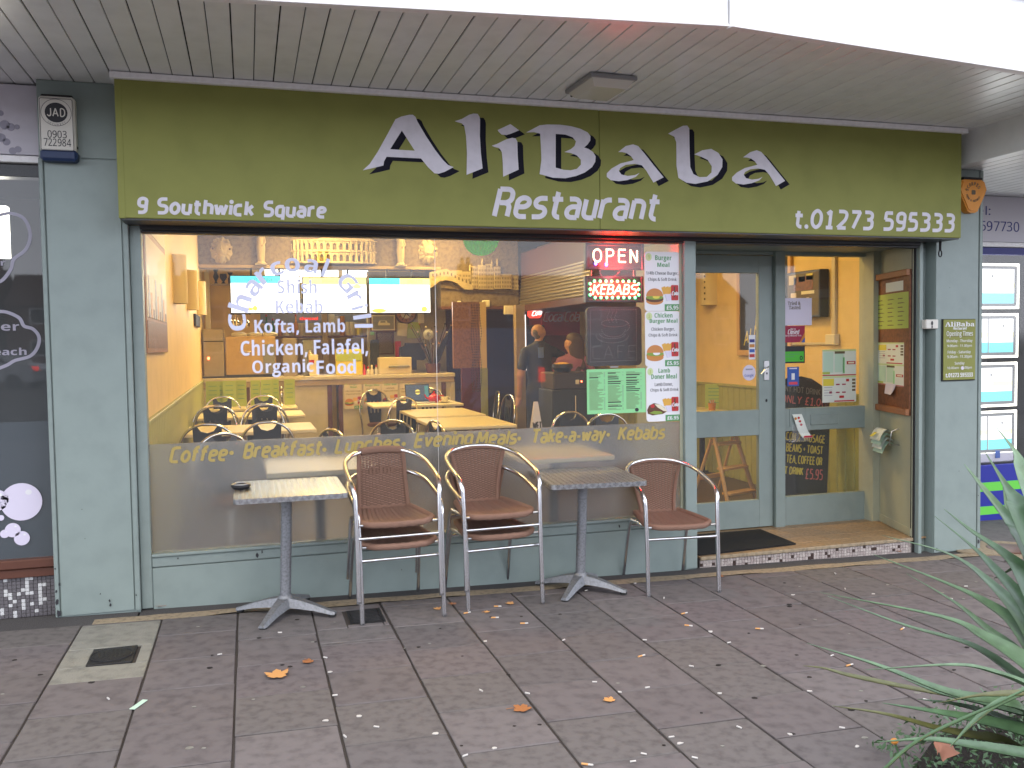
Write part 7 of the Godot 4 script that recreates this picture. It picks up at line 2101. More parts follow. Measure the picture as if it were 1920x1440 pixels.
func sign_case(t: Node3D, r: Rect2, z: float, m: Material):
	put("face", MB.new().span(Vector3(r.position.x, r.position.y, z - 0.03), Vector3(r.end.x, r.end.y, z)).mesh(), m, t)
	var b := MB.new()
	var w := 0.016
	b.span(Vector3(r.position.x - 0.004, r.position.y - 0.004, z - 0.035), Vector3(r.position.x + w, r.end.y + 0.004, z + 0.01), 0.004)
	b.span(Vector3(r.end.x - w, r.position.y - 0.004, z - 0.035), Vector3(r.end.x + 0.004, r.end.y + 0.004, z + 0.01), 0.004)
	b.span(Vector3(r.position.x + w, r.position.y - 0.004, z - 0.035), Vector3(r.end.x - w, r.position.y + w, z + 0.009), 0.004)
	b.span(Vector3(r.position.x + w, r.end.y - w, z - 0.035), Vector3(r.end.x - w, r.end.y + 0.004, z + 0.009), 0.004)
	put("frame", b.mesh(), M.chair_black, t)


# ------------------------------------------------------------------ on the side walls
func wall_things():
	# half round shades along the left wall
	var wl := [[Rect2(-3.331, 1.921, 1.312, 0.412), "nearest"], [Rect2(-5.349, 1.934, 1.775, 0.421), "second"], [Rect2(-7.297, 1.944, 1.893, 0.427), "third"]]
	for k in 3:
		var r: Rect2 = wl[k][0]
		var rad := 0.11
		var s := thing("wall_lamp", "%s tall half round paper wall shade on the left wall" % wl[k][1], "wall lamp", Vector3(-0.6, r.get_center().y, r.get_center().y * 0.0 + r.get_center().x), 0.0, "half round wall shades")
		put("shade", MB.new().lathe([Vector2(rad, -0.21), Vector2(rad, 0.21), Vector2(rad - 0.004, 0.21), Vector2(rad - 0.004, -0.21)], 14, Vector3.ZERO, Basis.IDENTITY, PI, -PI / 2).mesh(), M.shade_paper, s)
		put("back_plate", MB.new().box(Vector3(0.004, 0, 0), Vector3(0.008, 0.3, 0.06)).mesh(), M.trim_white, s)
	var rs := thing("wall_lamp", "half round shade with a row of slots on the right wall, seen through the door", "wall lamp", Vector3(5.15, 2.163, -3.603), 0.0, "half round wall shades")
	put("shade", MB.new().lathe([Vector2(0.13, -0.23), Vector2(0.13, 0.23), Vector2(0.126, 0.23), Vector2(0.126, -0.23)], 14, Vector3.ZERO, Basis.IDENTITY, PI, PI / 2).mesh(), M.shade_paper, rs)
	for k in 6:
		put("slot", MB.new().box(Vector3(-0.118, -0.16 + 0.065 * k, 0.056), Vector3(0.02, 0.022, 0.012), 0.0, Basis(Vector3.UP, 0.45)).mesh(), M.ink_brown, rs)
	# the tall framed collage on the left wall near the glass, a small frame farther in
	var fc := thing("framed_collage", "tall framed brown picture on the left wall close to the window", "picture")
	var fr := Rect2(-1.109, 1.507, 0.966, 0.8)
	var z0 := -1.55
	var z1 := -0.12
	put("backing", MB.new().span(Vector3(-0.6, 1.5, z0), Vector3(-0.575, 2.6, z1), 0.003).mesh(), M.wood_frame, fc)
	put("print", MB.new().span(Vector3(-0.576, 1.72, z0 + 0.04), Vector3(-0.572, 2.22, z1 - 0.04)).mesh(), M.beige, fc)
	put("print", MB.new().span(Vector3(-0.576, 2.26, z0 + 0.04), Vector3(-0.572, 2.56, z1 - 0.04)).mesh(), M.cream, fc)
	put("print", MB.new().span(Vector3(-0.576, 1.53, z0 + 0.04), Vector3(-0.572, 1.7, z1 - 0.04)).mesh(), M.wood_red, fc)
	for k in 9:
		put("figure_print", MB.new().span(Vector3(-0.573, 1.72, z0 + 0.1 + 0.14 * k), Vector3(-0.5705, 1.78 + 0.1 * ((k * 7) % 3), z0 + 0.18 + 0.14 * k)).mesh(), M[["wood_red", "orange", "wood_dark"][k % 3]], fc)
	single("small_frame", MB.new().span(Vector3(-0.6, 1.789, -5.44), Vector3(-0.57, 1.932, -6.417), 0.006).mesh(), M.iron, "small dark frame under the third shade on the left wall", "picture")
	# right wall through the door and side panel: picture, chalk menu, trunking and socket box
	var pz0 := -1.957
	var pz1 := -1.439
	var pf := thing("framed_picture", "deep black framed street picture on the right wall above the leaflets", "picture")
	put("frame", MB.new().span(Vector3(5.05, 1.73, pz0), Vector3(5.15, 2.17, pz1), 0.006).mesh(), M.chair_black, pf)
	put("print", MB.new().span(Vector3(5.047, 1.75, pz0 + 0.015), Vector3(5.049, 2.15, pz1 - 0.015)).mesh(), M.ink_brown, pf)
	for e in [[0.02, 0.3, 0.12, 0.09, "beige"], [0.1, 0.24, 0.3, 0.13, "wood_red"], [0.05, 0.1, 0.09, 0.12, "beige"], [0.22, 0.2, 0.2, 0.03, "cream"], [0.3, 0.05, 0.04, 0.12, "beige"], [0.02, 0.02, 0.1, 0.06, "grey"], [0.18, 0.32, 0.1, 0.06, "ink_grey"], [0.3, 0.33, 0.1, 0.06, "yellow"]]:
		put("picture_print", MB.new().span(Vector3(5.044, 1.75 + e[1], pz0 + 0.02 + e[0]), Vector3(5.0465, 1.75 + e[1] + e[3], pz0 + 0.02 + e[0] + e[2])).mesh(), M[e[4]], pf)
	var cb := thing("wall_chalkboard", "long wood framed chalkboard on the right wall behind the door glass", "chalkboard")
	var cz0 := -2.993
	put("board", MB.new().span(Vector3(5.125, 1.42, cz0 + 0.05), Vector3(5.15, 2.6, cz0 + 0.95)).mesh(), M.chalk_board, cb)
	for e in [[1.36, 1.42, 0.0, 1.0], [2.6, 2.66, 0.0, 1.0], [1.42, 2.6, 0.0, 0.05], [1.42, 2.6, 0.95, 1.0]]:
		put("frame", MB.new().span(Vector3(5.11, e[0], cz0 + e[2]), Vector3(5.15, e[1], cz0 + e[3]), 0.004).mesh(), M.wood_pine, cb)
	var cx := Transform3D(Basis(Vector3.UP, -PI / 2), Vector3(5.124, 1.42, cz0 + 0.05))
	pen_text("chalk_lettering", "ALI", Vector2(0.08, 0.05), 0.2, 0.13, 0.008, M.chalk_yellow, cb, cx, 0.15, 0.35)
	pen_text("chalk_lettering", "BABA", Vector2(0.3, 0.22), 0.5, 0.16, 0.009, M.chalk_yellow, cb, cx, 0.1, 0.45)
	var tr := thing("cable_trunking", "cream cable trunking with a socket box on the right wall", "trunking")
	var tz := -1.341
	put("riser", MB.new().span(Vector3(5.12, 1.56, tz - 0.025), Vector3(5.15, 3.28, tz + 0.025), 0.003).mesh(), M.beige, tr)
	put("socket_box", MB.new().span(Vector3(5.09, 1.47, tz - 0.08), Vector3(5.15, 1.57, tz + 0.06), 0.008).mesh(), M.cream, tr)
	put("run", MB.new().span(Vector3(5.13, 1.47, tz - 0.9), Vector3(5.15, 1.495, tz - 0.08), 0.003).mesh(), M.beige, tr)
	# A-boards standing inside behind the side panel
	var ab := thing("chalk_menu_board", "round topped chalk menu board leaning behind the side panel glass", "chalkboard", Vector3(4.641, 0.03, -1.15), 0.1)
	ab.rotation.z = -0.13
	var lean := Basis(Vector3.RIGHT, -0.12)
	var bf := Transform3D(lean, Vector3(0, 0, 0))
	put("panel", MB.new().plate([ccw(pts("-0.34,0.05 0.3,0.05 0.32,0.85 0.3,1.02 0.22,1.12 0.1,1.17 -0.02,1.18 -0.14,1.16 -0.26,1.1 -0.34,0.98 -0.36,0.85"))], -0.03, 0.0, bf).mesh(), M.chalk_board, ab)
	var ct := bf * Transform3D(Basis.IDENTITY, Vector3(0, 0, 0.001))
	pen_text("chalk_lettering", "ANY HOT DRINK", Vector2(-0.24, 1.03), 0.44, 0.05, 0.004, M.chalk_grey, ab, ct)
	pen_text("chalk_lettering", "ONLY £1.00", Vector2(-0.24, 0.93), 0.5, 0.065, 0.005, M.chalk_pink, ab, ct, 0.1)
	for e in [["BREAKFAST", -0.26, 0.72, 0.5, 0.07, "chalk_yellow"], ["2 BACON 2 SAUSAGE", -0.3, 0.6, 0.56, 0.065, "chalk_yellow"], ["EGG, BEANS + TOAST", -0.3, 0.5, 0.54, 0.065, "chalk_yellow"], ["WITH TEA, COFFEE OR", -0.3, 0.4, 0.53, 0.065, "chalk_yellow"], ["SOFT DRINK", -0.29, 0.3, 0.31, 0.06, "chalk_yellow"], ["£5.95", 0.05, 0.27, 0.19, 0.085, "chalk_pink"]]:
		pen_text("chalk_lettering", e[0], Vector2(e[1], e[2]), e[3], e[4], 0.0055, M[e[5]], ab, ct, 0.08, 0.0, 0.2, 0.3)
	put("prop", MB.new().box(Vector3(0.25, 0.5, -0.2), Vector3(0.04, 1.0, 0.03), 0.0, Basis(Vector3.RIGHT, 0.25)).mesh(), M.wood_dark, ab)
	# wooden step stool behind the door
	var ss := thing("step_ladder", "small pine step ladder standing inside behind the door", "step ladder", Vector3(4.259, -0.012, -1.75), 0.35)
	for s in [-1, 1]:
		put("front_rail", MB.new().tube([Vector3(s * 0.2, 0.0, 0.2), Vector3(s * 0.15, 0.66, -0.02)], 0.022, 4).mesh(), M.wood_pine, ss)
		put("rear_rail", MB.new().tube([Vector3(s * 0.18, 0.0, -0.28), Vector3(s * 0.15, 0.62, -0.05)], 0.018, 4).mesh(), M.wood_pine, ss)
	for k in 3:
		var y := 0.14 + 0.22 * k
		put("tread", MB.new().box(Vector3(0, y, 0.15 - 0.073 * k), Vector3(0.37 - 0.03 * k, 0.022, 0.1), 0.004).mesh(), M.wood_pine, ss)
	put("top", MB.new().box(Vector3(0, 0.67, -0.03), Vector3(0.36, 0.025, 0.2), 0.004).mesh(), M.wood_pine, ss)
	put("rear_brace", MB.new().box(Vector3(0, 0.25, -0.19), Vector3(0.33, 0.04, 0.02)).mesh(), M.wood_pine, ss)
	# a side table behind the door with a menu and an orange pot
	cafe_table("cream table by the right wall behind the door glass", 4.799, 5.1, -3.1, -3.85)
	var tm := thing("table_menu", "green menu card standing on the table behind the door glass", "menu", Vector3(5.09, 0.751, -3.45), -0.5)
	put("card", MB.new().box(Vector3(0, 0.14, 0), Vector3(0.2, 0.28, 0.004)).mesh(), M.leaf_paper, tm)
	for j in 5: put("print", MB.new().box(Vector3(0, 0.07 + 0.04 * j, 0.003), Vector3(0.13, 0.006, 0.001)).mesh(), M.green_print, tm)
	var op := thing("orange_pot", "small orange pot of sachets on the table behind the door glass", "pot", Vector3(4.951, 0.751, -3.25))
	put("pot", MB.new().lathe([Vector2(0, 0), Vector2(0.035, 0), Vector2(0.045, 0.08), Vector2(0.04, 0.08), Vector2(0.03, 0.01)], 14).mesh(), M.orange, op)
	for k in 5: put("sachet", MB.new().box(Vector3(-0.02 + 0.01 * k, 0.09, 0.01 * (k % 2)), Vector3(0.012, 0.05, 0.004), 0.0, Basis(Vector3.BACK, 0.2 * (2 - k))).mesh(), M[["cream", "butt_tan"][k % 2]], op)
	# drinks fridges, the serving cabinet and the white cone sign
	var fg := thing("drinks_fridge", "slim drinks fridge with a small lit red header behind the man", "fridge", Vector3(3.974, -0.012, -6.6))
	put("cabinet", MB.new().box(Vector3(0, 0.9, -0.25), Vector3(0.3, 1.8, 0.5), 0.01).mesh(), M.ink, fg)
	put("header_lit", MB.new().box(Vector3(0, 2.0, 0.0), Vector3(0.2, 0.2, 0.1), 0.03).mesh(), M.sign_lit_red, fg)
	pen_text("header_lettering_lit", "Coca", Vector2(-0.08, 2.01), 0.16, 0.07, 0.007, M.sign_lit_white, fg, facing(0.052), 0.25, 0.15, 0.06)
	pen_text("header_lettering_lit", "Cola", Vector2(-0.06, 1.93), 0.14, 0.06, 0.007, M.sign_lit_white, fg, facing(0.052), 0.25, 0.15, 0.06)
	put("light_strip", MB.new().box(Vector3(-0.15, 1.55, 0.01), Vector3(0.02, 0.8, 0.02)).mesh(), M.sign_lit_white, fg)
	var f2 := thing("red_fridge", "tall dark red drinks fridge with white script behind the woman", "fridge", Vector3(4.481, -0.012, -6.9))
	put("cabinet", MB.new().box(Vector3(0, 1.0, -0.3), Vector3(0.62, 2.1, 0.6), 0.015).mesh(), M.maroon, f2)
	pen_text("header_lettering", "Coca Cola", Vector2(-0.28, 1.86), 0.56, 0.14, 0.008, M.bubble, f2, facing(0.003), 0.25, 0.0, 0.06)
	put("door_glass", MB.new().box(Vector3(0, 0.85, 0.004), Vector3(0.54, 1.6, 0.006)).mesh(), mat("fridge_glass", Color(0.13, 0.01, 0.02), 0.06), f2)
	var sc := thing("serving_cabinet", "dark brown serving cabinet with a switch and red pilot lamp in front of the woman", "cabinet", Vector3(3.459, -0.012, -3.9))
	put("body", MB.new().box(Vector3(0, 0.51, 0), Vector3(0.5, 1.02, 0.5), 0.01).mesh(), M.iron, sc)
	put("top_unit", MB.new().box(Vector3(0, 1.115, 0), Vector3(0.46, 0.19, 0.46), 0.012).mesh(), mat("dim_bronze", Color(0.04, 0.026, 0.016), 0.4, 0.2), sc)
	put("switch", MB.new().box(Vector3(0.05, 1.1, 0.232), Vector3(0.045, 0.05, 0.008), 0.003).mesh(), M.beige, sc)
	put("pilot_light", MB.new().ball(Vector3(0.1, 1.105, 0.232), Vector3(0.009, 0.009, 0.006), 6, 5).mesh(), M.led_red, sc)
	put("door_gap", MB.new().box(Vector3(0.02, 0.5, 0.2505), Vector3(0.01, 0.9, 0.003)).mesh(), M.beige, sc)
	var pan := thing("black_pan", "black pan on top of the serving cabinet", "pan", Vector3(3.381, 1.2, -3.8))
	put("bowl", MB.new().lathe([Vector2(0, 0), Vector2(0.08, 0), Vector2(0.12, 0.05), Vector2(0.115, 0.09), Vector2(0.1, 0.09), Vector2(0.1, 0.04), Vector2(0, 0.02)], 18).mesh(), M.chair_black, pan)
	put("food", MB.new().ball(Vector3(0, 0.08, 0), Vector3(0.09, 0.03, 0.09), 10, 6).mesh(), M.chips, pan)
	var cone := thing("floor_cone", "white pointed floor sign standing past the middle tables", "floor sign", Vector3(2.769, -0.012, -2.9))
	var cm := MB.new()
	for s in [-1, 1]:
		cm.flat([Vector3(-0.14, 0, s * 0.12), Vector3(0.14, 0, s * 0.12), Vector3(0.02, 0.95, s * 0.01), Vector3(-0.02, 0.95, s * 0.01)], Vector3(0, 0.1, s))
		cm.flat([Vector3(s * 0.14, 0, -0.12), Vector3(s * 0.14, 0, 0.12), Vector3(s * 0.02, 0.95, 0.01), Vector3(s * 0.02, 0.95, -0.01)], Vector3(s, 0.1, 0))
	put("panel", cm.mesh(), M.sign_white, cone)
	pen_text("lettering", "WET", Vector2(-0.045, 0.68), 0.09, 0.07, 0.006, M.ink, cone, Transform3D(Basis(Vector3.RIGHT, -0.115), Vector3(0, 0, 0.125)))
	# bead strings in front of the partition
	var bs := thing("bead_strings", "strings of dark beads hanging against the wooden partition", "bead curtain", Vector3(2.949, 2.05, -6.0))
	for k in 5:
		var st := MB.new()
		for j in 34:
			st.ball(Vector3(-0.06 + 0.03 * k + 0.01 * sin(j * 0.4 + k), -0.035 * j, 0.01 * sin(j * 0.7)), Vector3(0.008, 0.012, 0.008), 5, 4)
		tag(put("bead_string", st.mesh(), M.iron, bs), "", "", "", "stuff")


# ------------------------------------------------------------------ people: bodies meshed from a field of joined limbs
# bones: [from, to, radius, radius, flatten (z scale), colour]
func body_mesh(bones: Array, cell: float, k: float) -> ArrayMesh:
	var lo := Vector3(1e9, 1e9, 1e9)
	var hi := -lo
	for b in bones:
		var r := Vector3.ONE * (maxf(b[2], b[3]) + cell * 3.0)
		lo = lo.min(b[0] - r).min(b[1] - r)
		hi = hi.max(b[0] + r).max(b[1] + r)
	var n := Vector3i(((hi - lo) / cell).ceil()) + Vector3i.ONE
	var f := PackedFloat32Array()
	f.resize(n.x * n.y * n.z)
	f.fill(1.0)
	var near := PackedFloat32Array()
	near.resize(f.size())
	near.fill(1e9)
	var own := PackedByteArray()
	own.resize(f.size())
	for bi in bones.size():
		var b: Array = bones[bi]
		var r := Vector3.ONE * (maxf(b[2], b[3]) + k + cell * 2.0)
		var a0 := Vector3i(((b[0] as Vector3).min(b[1]) - r - lo) / cell).max(Vector3i.ZERO)
		var a1 := Vector3i(((b[0] as Vector3).max(b[1]) + r - lo) / cell).min(n - Vector3i.ONE)
		var ab: Vector3 = b[1] - b[0]
		var ll := maxf(ab.length_squared(), 1e-8)
		for x in range(a0.x, a1.x + 1):
			for y in range(a0.y, a1.y + 1):
				for z in range(a0.z, a1.z + 1):
					var p := lo + Vector3(x, y, z) * cell - (b[0] as Vector3)
					var t := clampf(p.dot(ab) / ll, 0.0, 1.0)
					var q := p - ab * t
					q.z /= b[4]
					var d := q.length() - lerpf(b[2], b[3], t)
					var i := (x * n.y + y) * n.z + z
					if d < near[i]:
						near[i] = d
						own[i] = bi
					var h := maxf(k - absf(f[i] - d), 0.0) / k
					f[i] = minf(f[i], d) - h * h * k * 0.25
	# surface nets: one vertex in each crossed cell
	var at := PackedInt32Array()
	at.resize(f.size())
	at.fill(-1)
	var V := PackedVector3Array()
	var C := PackedColorArray()
	var sy := n.z
	var sx := n.y * n.z
	var offs := [0, sx, sy, sx + sy, 1, sx + 1, sy + 1, sx + sy + 1]
	var cor := [Vector3(0, 0, 0), Vector3(1, 0, 0), Vector3(0, 1, 0), Vector3(1, 1, 0), Vector3(0, 0, 1), Vector3(1, 0, 1), Vector3(0, 1, 1), Vector3(1, 1, 1)]
	var edges := [[0, 1], [2, 3], [4, 5], [6, 7], [0, 2], [1, 3], [4, 6], [5, 7], [0, 4], [1, 5], [2, 6], [3, 7]]
	for x in n.x - 1:
		for y in n.y - 1:
			for z in n.z - 1:
				var i := x * sx + y * sy + z
				var neg := 0
				for o in offs: neg += 1 if f[i + o] < 0.0 else 0
				if neg == 0 or neg == 8: continue
				var s := Vector3.ZERO
				var m := 0
				for e in edges:
					var da := f[i + offs[e[0]]]
					var db := f[i + offs[e[1]]]
					if (da < 0.0) != (db < 0.0):
						s += (cor[e[0]] as Vector3).lerp(cor[e[1]], da / (da - db))
						m += 1
				at[i] = V.size()
				V.append(lo + (Vector3(x, y, z) + s / m) * cell)
				C.append(bones[own[i]][5])
	var N := PackedVector3Array()
	N.resize(V.size())
	var I := PackedInt32Array()
	for x in range(1, n.x - 1):
		for y in range(1, n.y - 1):
			for z in range(1, n.z - 1):
				var i := x * sx + y * sy + z
				for ax in 3:
					var st: int = [sx, sy, 1][ax]
					if (f[i] < 0.0) == (f[i + st] < 0.0): continue
					var u: int = [sy, 1, sx][ax]
					var w: int = [1, sx, sy][ax]
					var q := [at[i - u - w], at[i - w], at[i], at[i - u]]
					if q.min() < 0: continue
					if f[i] < 0.0: q.reverse()
					for t in [[0, 1, 2], [0, 2, 3]]:
						var a: int = q[t[0]]; var b: int = q[t[1]]; var c: int = q[t[2]]
						I.append_array([a, b, c])
						var fn := (V[c] - V[a]).cross(V[b] - V[a])
						N[a] += fn; N[b] += fn; N[c] += fn
	for i in N.size(): N[i] = N[i].normalized()
	var arr := []
	arr.resize(Mesh.ARRAY_MAX)
	arr[Mesh.ARRAY_VERTEX] = V
	arr[Mesh.ARRAY_NORMAL] = N
	arr[Mesh.ARRAY_COLOR] = C
	arr[Mesh.ARRAY_INDEX] = I
	var mesh := ArrayMesh.new()
	mesh.add_surface_from_arrays(Mesh.PRIMITIVE_TRIANGLES, arr)
	return mesh


func hand_bones(wrist: Vector3, dir: Vector3, side: Vector3, c: Color, curl := 0.35) -> Array:
	var out := []
	var nrm := side.cross(dir).normalized()
	var palm := wrist + dir * 0.085
	out.append([wrist, palm, 0.026, 0.034, 0.8, c])
	for k in 4:
		var root := palm + side * (0.03 - 0.02 * k)
		var l: float = [0.072, 0.082, 0.076, 0.06][k]
		var a := root + (dir + nrm * curl * 0.5).normalized() * l * 0.5
		out.append([root - dir * 0.02, a, 0.0095, 0.009, 1.0, c])
		out.append([a, a + (dir + nrm * curl * 2.0).normalized() * l * 0.5, 0.009, 0.007, 1.0, c])
	var tr := wrist + dir * 0.035 + side * 0.028
	var ta := tr + (dir * 0.6 + side * 0.7).normalized() * 0.045
	out.append([tr, ta, 0.012, 0.011, 1.0, c])
	out.append([ta, ta + (dir + nrm * 0.4).normalized() * 0.035, 0.0105, 0.008, 1.0, c])
	return out


func people():
	var flesh := StandardMaterial3D.new()
	flesh.vertex_color_use_as_albedo = true
	flesh.roughness = 0.65
	var skin := Color(0.46, 0.24, 0.14)
	var black := Color(0.02, 0.02, 0.025)
	var denim := Color(0.02, 0.025, 0.045)
	var mauve := Color(0.28, 0.1, 0.17)
	var shoe := Color(0.015, 0.012, 0.01)
	# the man: seen from behind, head turned to his right, one arm reaching towards the woman
	var man := thing("person", "man with thinning grey hair in a black T-shirt, seen from behind, arm reaching right", "person", Vector3(3.51, -0.012, -5.0), PI)
	# local: +z is the way he faces (away from the glass), -x is to the viewer's right
	var v := func(x: float, y: float, z: float) -> Vector3: return Vector3(x, y, z)
	var bones := [
		[v.call(0.0, 0.95, 0.0), v.call(0.0, 1.18, 0.01), 0.155, 0.15, 0.72, black], [v.call(0.0, 1.18, 0.01), v.call(0.0, 1.4, 0.0), 0.155, 0.165, 0.66, black], [v.call(-0.12, 1.44, 0.0), v.call(0.12, 1.44, 0.0), 0.075, 0.075, 0.9, black],
		[v.call(0.0, 1.46, -0.01), v.call(0.0, 1.56, 0.02), 0.058, 0.052, 1.0, skin],
		[v.call(0.19, 1.43, 0.0), v.call(0.24, 1.24, -0.02), 0.06, 0.054, 1.0, black], [v.call(0.24, 1.24, -0.02), v.call(0.255, 1.14, -0.01), 0.047, 0.042, 1.0, skin], [v.call(0.255, 1.14, -0.01), v.call(0.26, 0.9, 0.04), 0.042, 0.028, 1.0, skin],
		[v.call(-0.19, 1.43, 0.0), v.call(-0.33, 1.38, 0.14), 0.06, 0.054, 1.0, black], [v.call(-0.33, 1.38, 0.14), v.call(-0.4, 1.35, 0.2), 0.047, 0.042, 1.0, skin], [v.call(-0.4, 1.35, 0.2), v.call(-0.44, 1.28, 0.44), 0.042, 0.028, 1.0, skin],
		[v.call(0.0, 0.95, 0.0), v.call(0.0, 0.9, 0.0), 0.16, 0.16, 0.75, denim],
		[v.call(0.09, 0.9, 0.0), v.call(0.1, 0.5, 0.02), 0.09, 0.062, 1.0, denim], [v.call(0.1, 0.5, 0.02), v.call(0.105, 0.09, -0.02), 0.06, 0.05, 1.0, denim], [v.call(-0.09, 0.9, 0.0), v.call(-0.1, 0.5, 0.02), 0.09, 0.062, 1.0, denim], [v.call(-0.1, 0.5, 0.02), v.call(-0.105, 0.09, -0.02), 0.06, 0.05, 1.0, denim],
		[v.call(0.105, 0.04, -0.05), v.call(0.12, 0.03, 0.14), 0.045, 0.036, 1.0, shoe], [v.call(-0.105, 0.04, -0.05), v.call(-0.12, 0.03, 0.14), 0.045, 0.036, 1.0, shoe]]
	bones.append_array(head_bones(Vector3(0, 1.66, 0.03), -0.75, skin))
	bones.append_array(hand_bones(Vector3(0.26, 0.9, 0.04), Vector3(0.02, -0.97, 0.22).normalized(), Vector3(0, 0.22, 0.97), skin))
	bones.append_array(hand_bones(Vector3(-0.44, 1.28, 0.44), Vector3(-0.1, -0.3, 0.95).normalized(), Vector3(0.99, 0, 0.1), skin))
	put("body", body_mesh(bones, 0.0105, 0.035), flesh, man)
	var tilt := Basis(Vector3.UP, -0.75)
	var hair := [[Vector3(0, 1.69, 0.03) + tilt * Vector3(0.0, -0.01, -0.055), Vector3(0, 1.69, 0.03) + tilt * Vector3(0, -0.06, -0.04), 0.052, 0.045, 1.0, Color.WHITE], [Vector3(0, 1.69, 0.03) + tilt * Vector3(0.066, -0.02, -0.02), Vector3(0, 1.69, 0.03) + tilt * Vector3(0.062, -0.05, 0.0), 0.022, 0.018, 1.0, Color.WHITE], [Vector3(0, 1.69, 0.03) + tilt * Vector3(-0.066, -0.02, -0.02), Vector3(0, 1.69, 0.03) + tilt * Vector3(-0.062, -0.05, 0.0), 0.022, 0.018, 1.0, Color.WHITE]]
	put("hair", body_mesh(hair, 0.008, 0.03), M.hair_grey, man)
	put("shirt_badge", MB.new().box(Vector3(0.02, 1.42, -0.118), Vector3(0.075, 0.13, 0.004), 0.001, Basis(Vector3.RIGHT, 0.06)).mesh(), mat("badge_blue", Color(0.1, 0.15, 0.32), 0.7), man)
	# the woman: long brown hair, mauve top, head turned to the left of the picture
	var woman := thing("person", "woman with long brown hair in a mauve top standing behind the serving cabinet", "person", Vector3(3.855, -0.012, -4.7), PI - 0.25)
	bones = [
		[v.call(0.0, 0.92, 0.0), v.call(0.0, 1.1, 0.0), 0.15, 0.125, 0.75, mauve], [v.call(0.0, 1.1, 0.0), v.call(0.0, 1.28, 0.0), 0.125, 0.14, 0.72, mauve], [v.call(-0.1, 1.32, 0.0), v.call(0.1, 1.32, 0.0), 0.066, 0.066, 0.9, mauve],
		[v.call(0.0, 1.33, -0.01), v.call(0.0, 1.43, 0.02), 0.048, 0.045, 1.0, skin],
		[v.call(0.165, 1.31, 0.0), v.call(0.235, 1.12, 0.0), 0.055, 0.047, 1.0, mauve], [v.call(0.235, 1.12, 0.0), v.call(0.24, 1.05, 0.02), 0.04, 0.038, 1.0, skin], [v.call(0.24, 1.05, 0.02), v.call(0.17, 1.0, 0.23), 0.037, 0.025, 1.0, skin],
		[v.call(-0.165, 1.31, 0.0), v.call(-0.245, 1.13, 0.0), 0.055, 0.047, 1.0, mauve], [v.call(-0.245, 1.13, 0.0), v.call(-0.25, 1.05, 0.02), 0.04, 0.038, 1.0, skin], [v.call(-0.25, 1.05, 0.02), v.call(-0.16, 1.0, 0.22), 0.037, 0.025, 1.0, skin],
		[v.call(0.0, 0.9, 0.0), v.call(0.0, 0.86, 0.0), 0.16, 0.16, 0.8, denim],
		[v.call(0.085, 0.86, 0.0), v.call(0.09, 0.48, 0.02), 0.092, 0.06, 1.0, denim], [v.call(0.09, 0.48, 0.02), v.call(0.09, 0.09, -0.02), 0.057, 0.045, 1.0, denim], [v.call(-0.085, 0.86, 0.0), v.call(-0.09, 0.48, 0.02), 0.092, 0.06, 1.0, denim], [v.call(-0.09, 0.48, 0.02), v.call(-0.09, 0.09, -0.02), 0.057, 0.045, 1.0, denim],
		[v.call(0.09, 0.035, -0.04), v.call(0.1, 0.03, 0.13), 0.04, 0.032, 1.0, shoe], [v.call(-0.09, 0.035, -0.04), v.call(-0.1, 0.03, 0.13), 0.04, 0.032, 1.0, shoe]]
	bones.append_array(head_bones(Vector3(0, 1.52, 0.03), 0.95, skin))
	bones.append_array(hand_bones(Vector3(0.17, 1.0, 0.23), Vector3(-0.4, -0.3, 0.85).normalized(), Vector3(0.0, 0.9, 0.3).normalized(), skin))
	bones.append_array(hand_bones(Vector3(-0.16, 1.0, 0.22), Vector3(0.4, -0.3, 0.85).normalized(), Vector3(0.0, 0.9, 0.3).normalized(), skin))
	put("body", body_mesh(bones, 0.0105, 0.035), flesh, woman)
	tilt = Basis(Vector3.UP, 0.95)
	var hc := Vector3(0, 1.535, 0.03)
	hair = [[hc + tilt * Vector3(0, 0.03, -0.03), hc + tilt * Vector3(0, -0.04, -0.05), 0.092, 0.08, 1.0, Color.WHITE], [hc + tilt * Vector3(0, 0.055, 0.02), hc + tilt * Vector3(0, 0.02, -0.06), 0.07, 0.07, 1.0, Color.WHITE], [hc + Vector3(-0.02, -0.06, -0.055), hc + Vector3(-0.03, -0.36, -0.1), 0.085, 0.05, 0.6, Color.WHITE], [hc + Vector3(-0.07, -0.04, -0.04), hc + Vector3(-0.11, -0.3, -0.085), 0.05, 0.035, 0.7, Color.WHITE]]
	put("hair", body_mesh(hair, 0.009, 0.03), M.hair_brown, woman)


func head_bones(c: Vector3, turn: float, skin: Color) -> Array:
	var b := Basis(Vector3.UP, turn)
	var dark := Color(0.03, 0.02, 0.02)
	var lip := Color(0.36, 0.12, 0.1)
	var out := [[c + b * Vector3(0, 0.03, -0.015), c + b * Vector3(0, 0.02, 0.02), 0.084, 0.08, 1.05, skin], [c + b * Vector3(0, -0.03, 0.03), c + b * Vector3(0, -0.075, 0.055), 0.062, 0.034, 1.0, skin], [c + b * Vector3(0, 0.015, 0.1), c + b * Vector3(0, -0.022, 0.115), 0.01, 0.014, 1.0, skin], [c + b * Vector3(-0.018, -0.05, 0.094), c + b * Vector3(0.018, -0.05, 0.094), 0.007, 0.007, 1.0, lip]]
	for s in [-1, 1]:
		out.append([c + b * Vector3(s * 0.03, 0.018, 0.09), c + b * Vector3(s * 0.036, 0.018, 0.088), 0.009, 0.009, 1.0, dark])
		out.append([c + b * Vector3(s * 0.086, 0.015, 0.0), c + b * Vector3(s * 0.084, -0.02, 0.006), 0.015, 0.01, 1.0, skin])
	return out


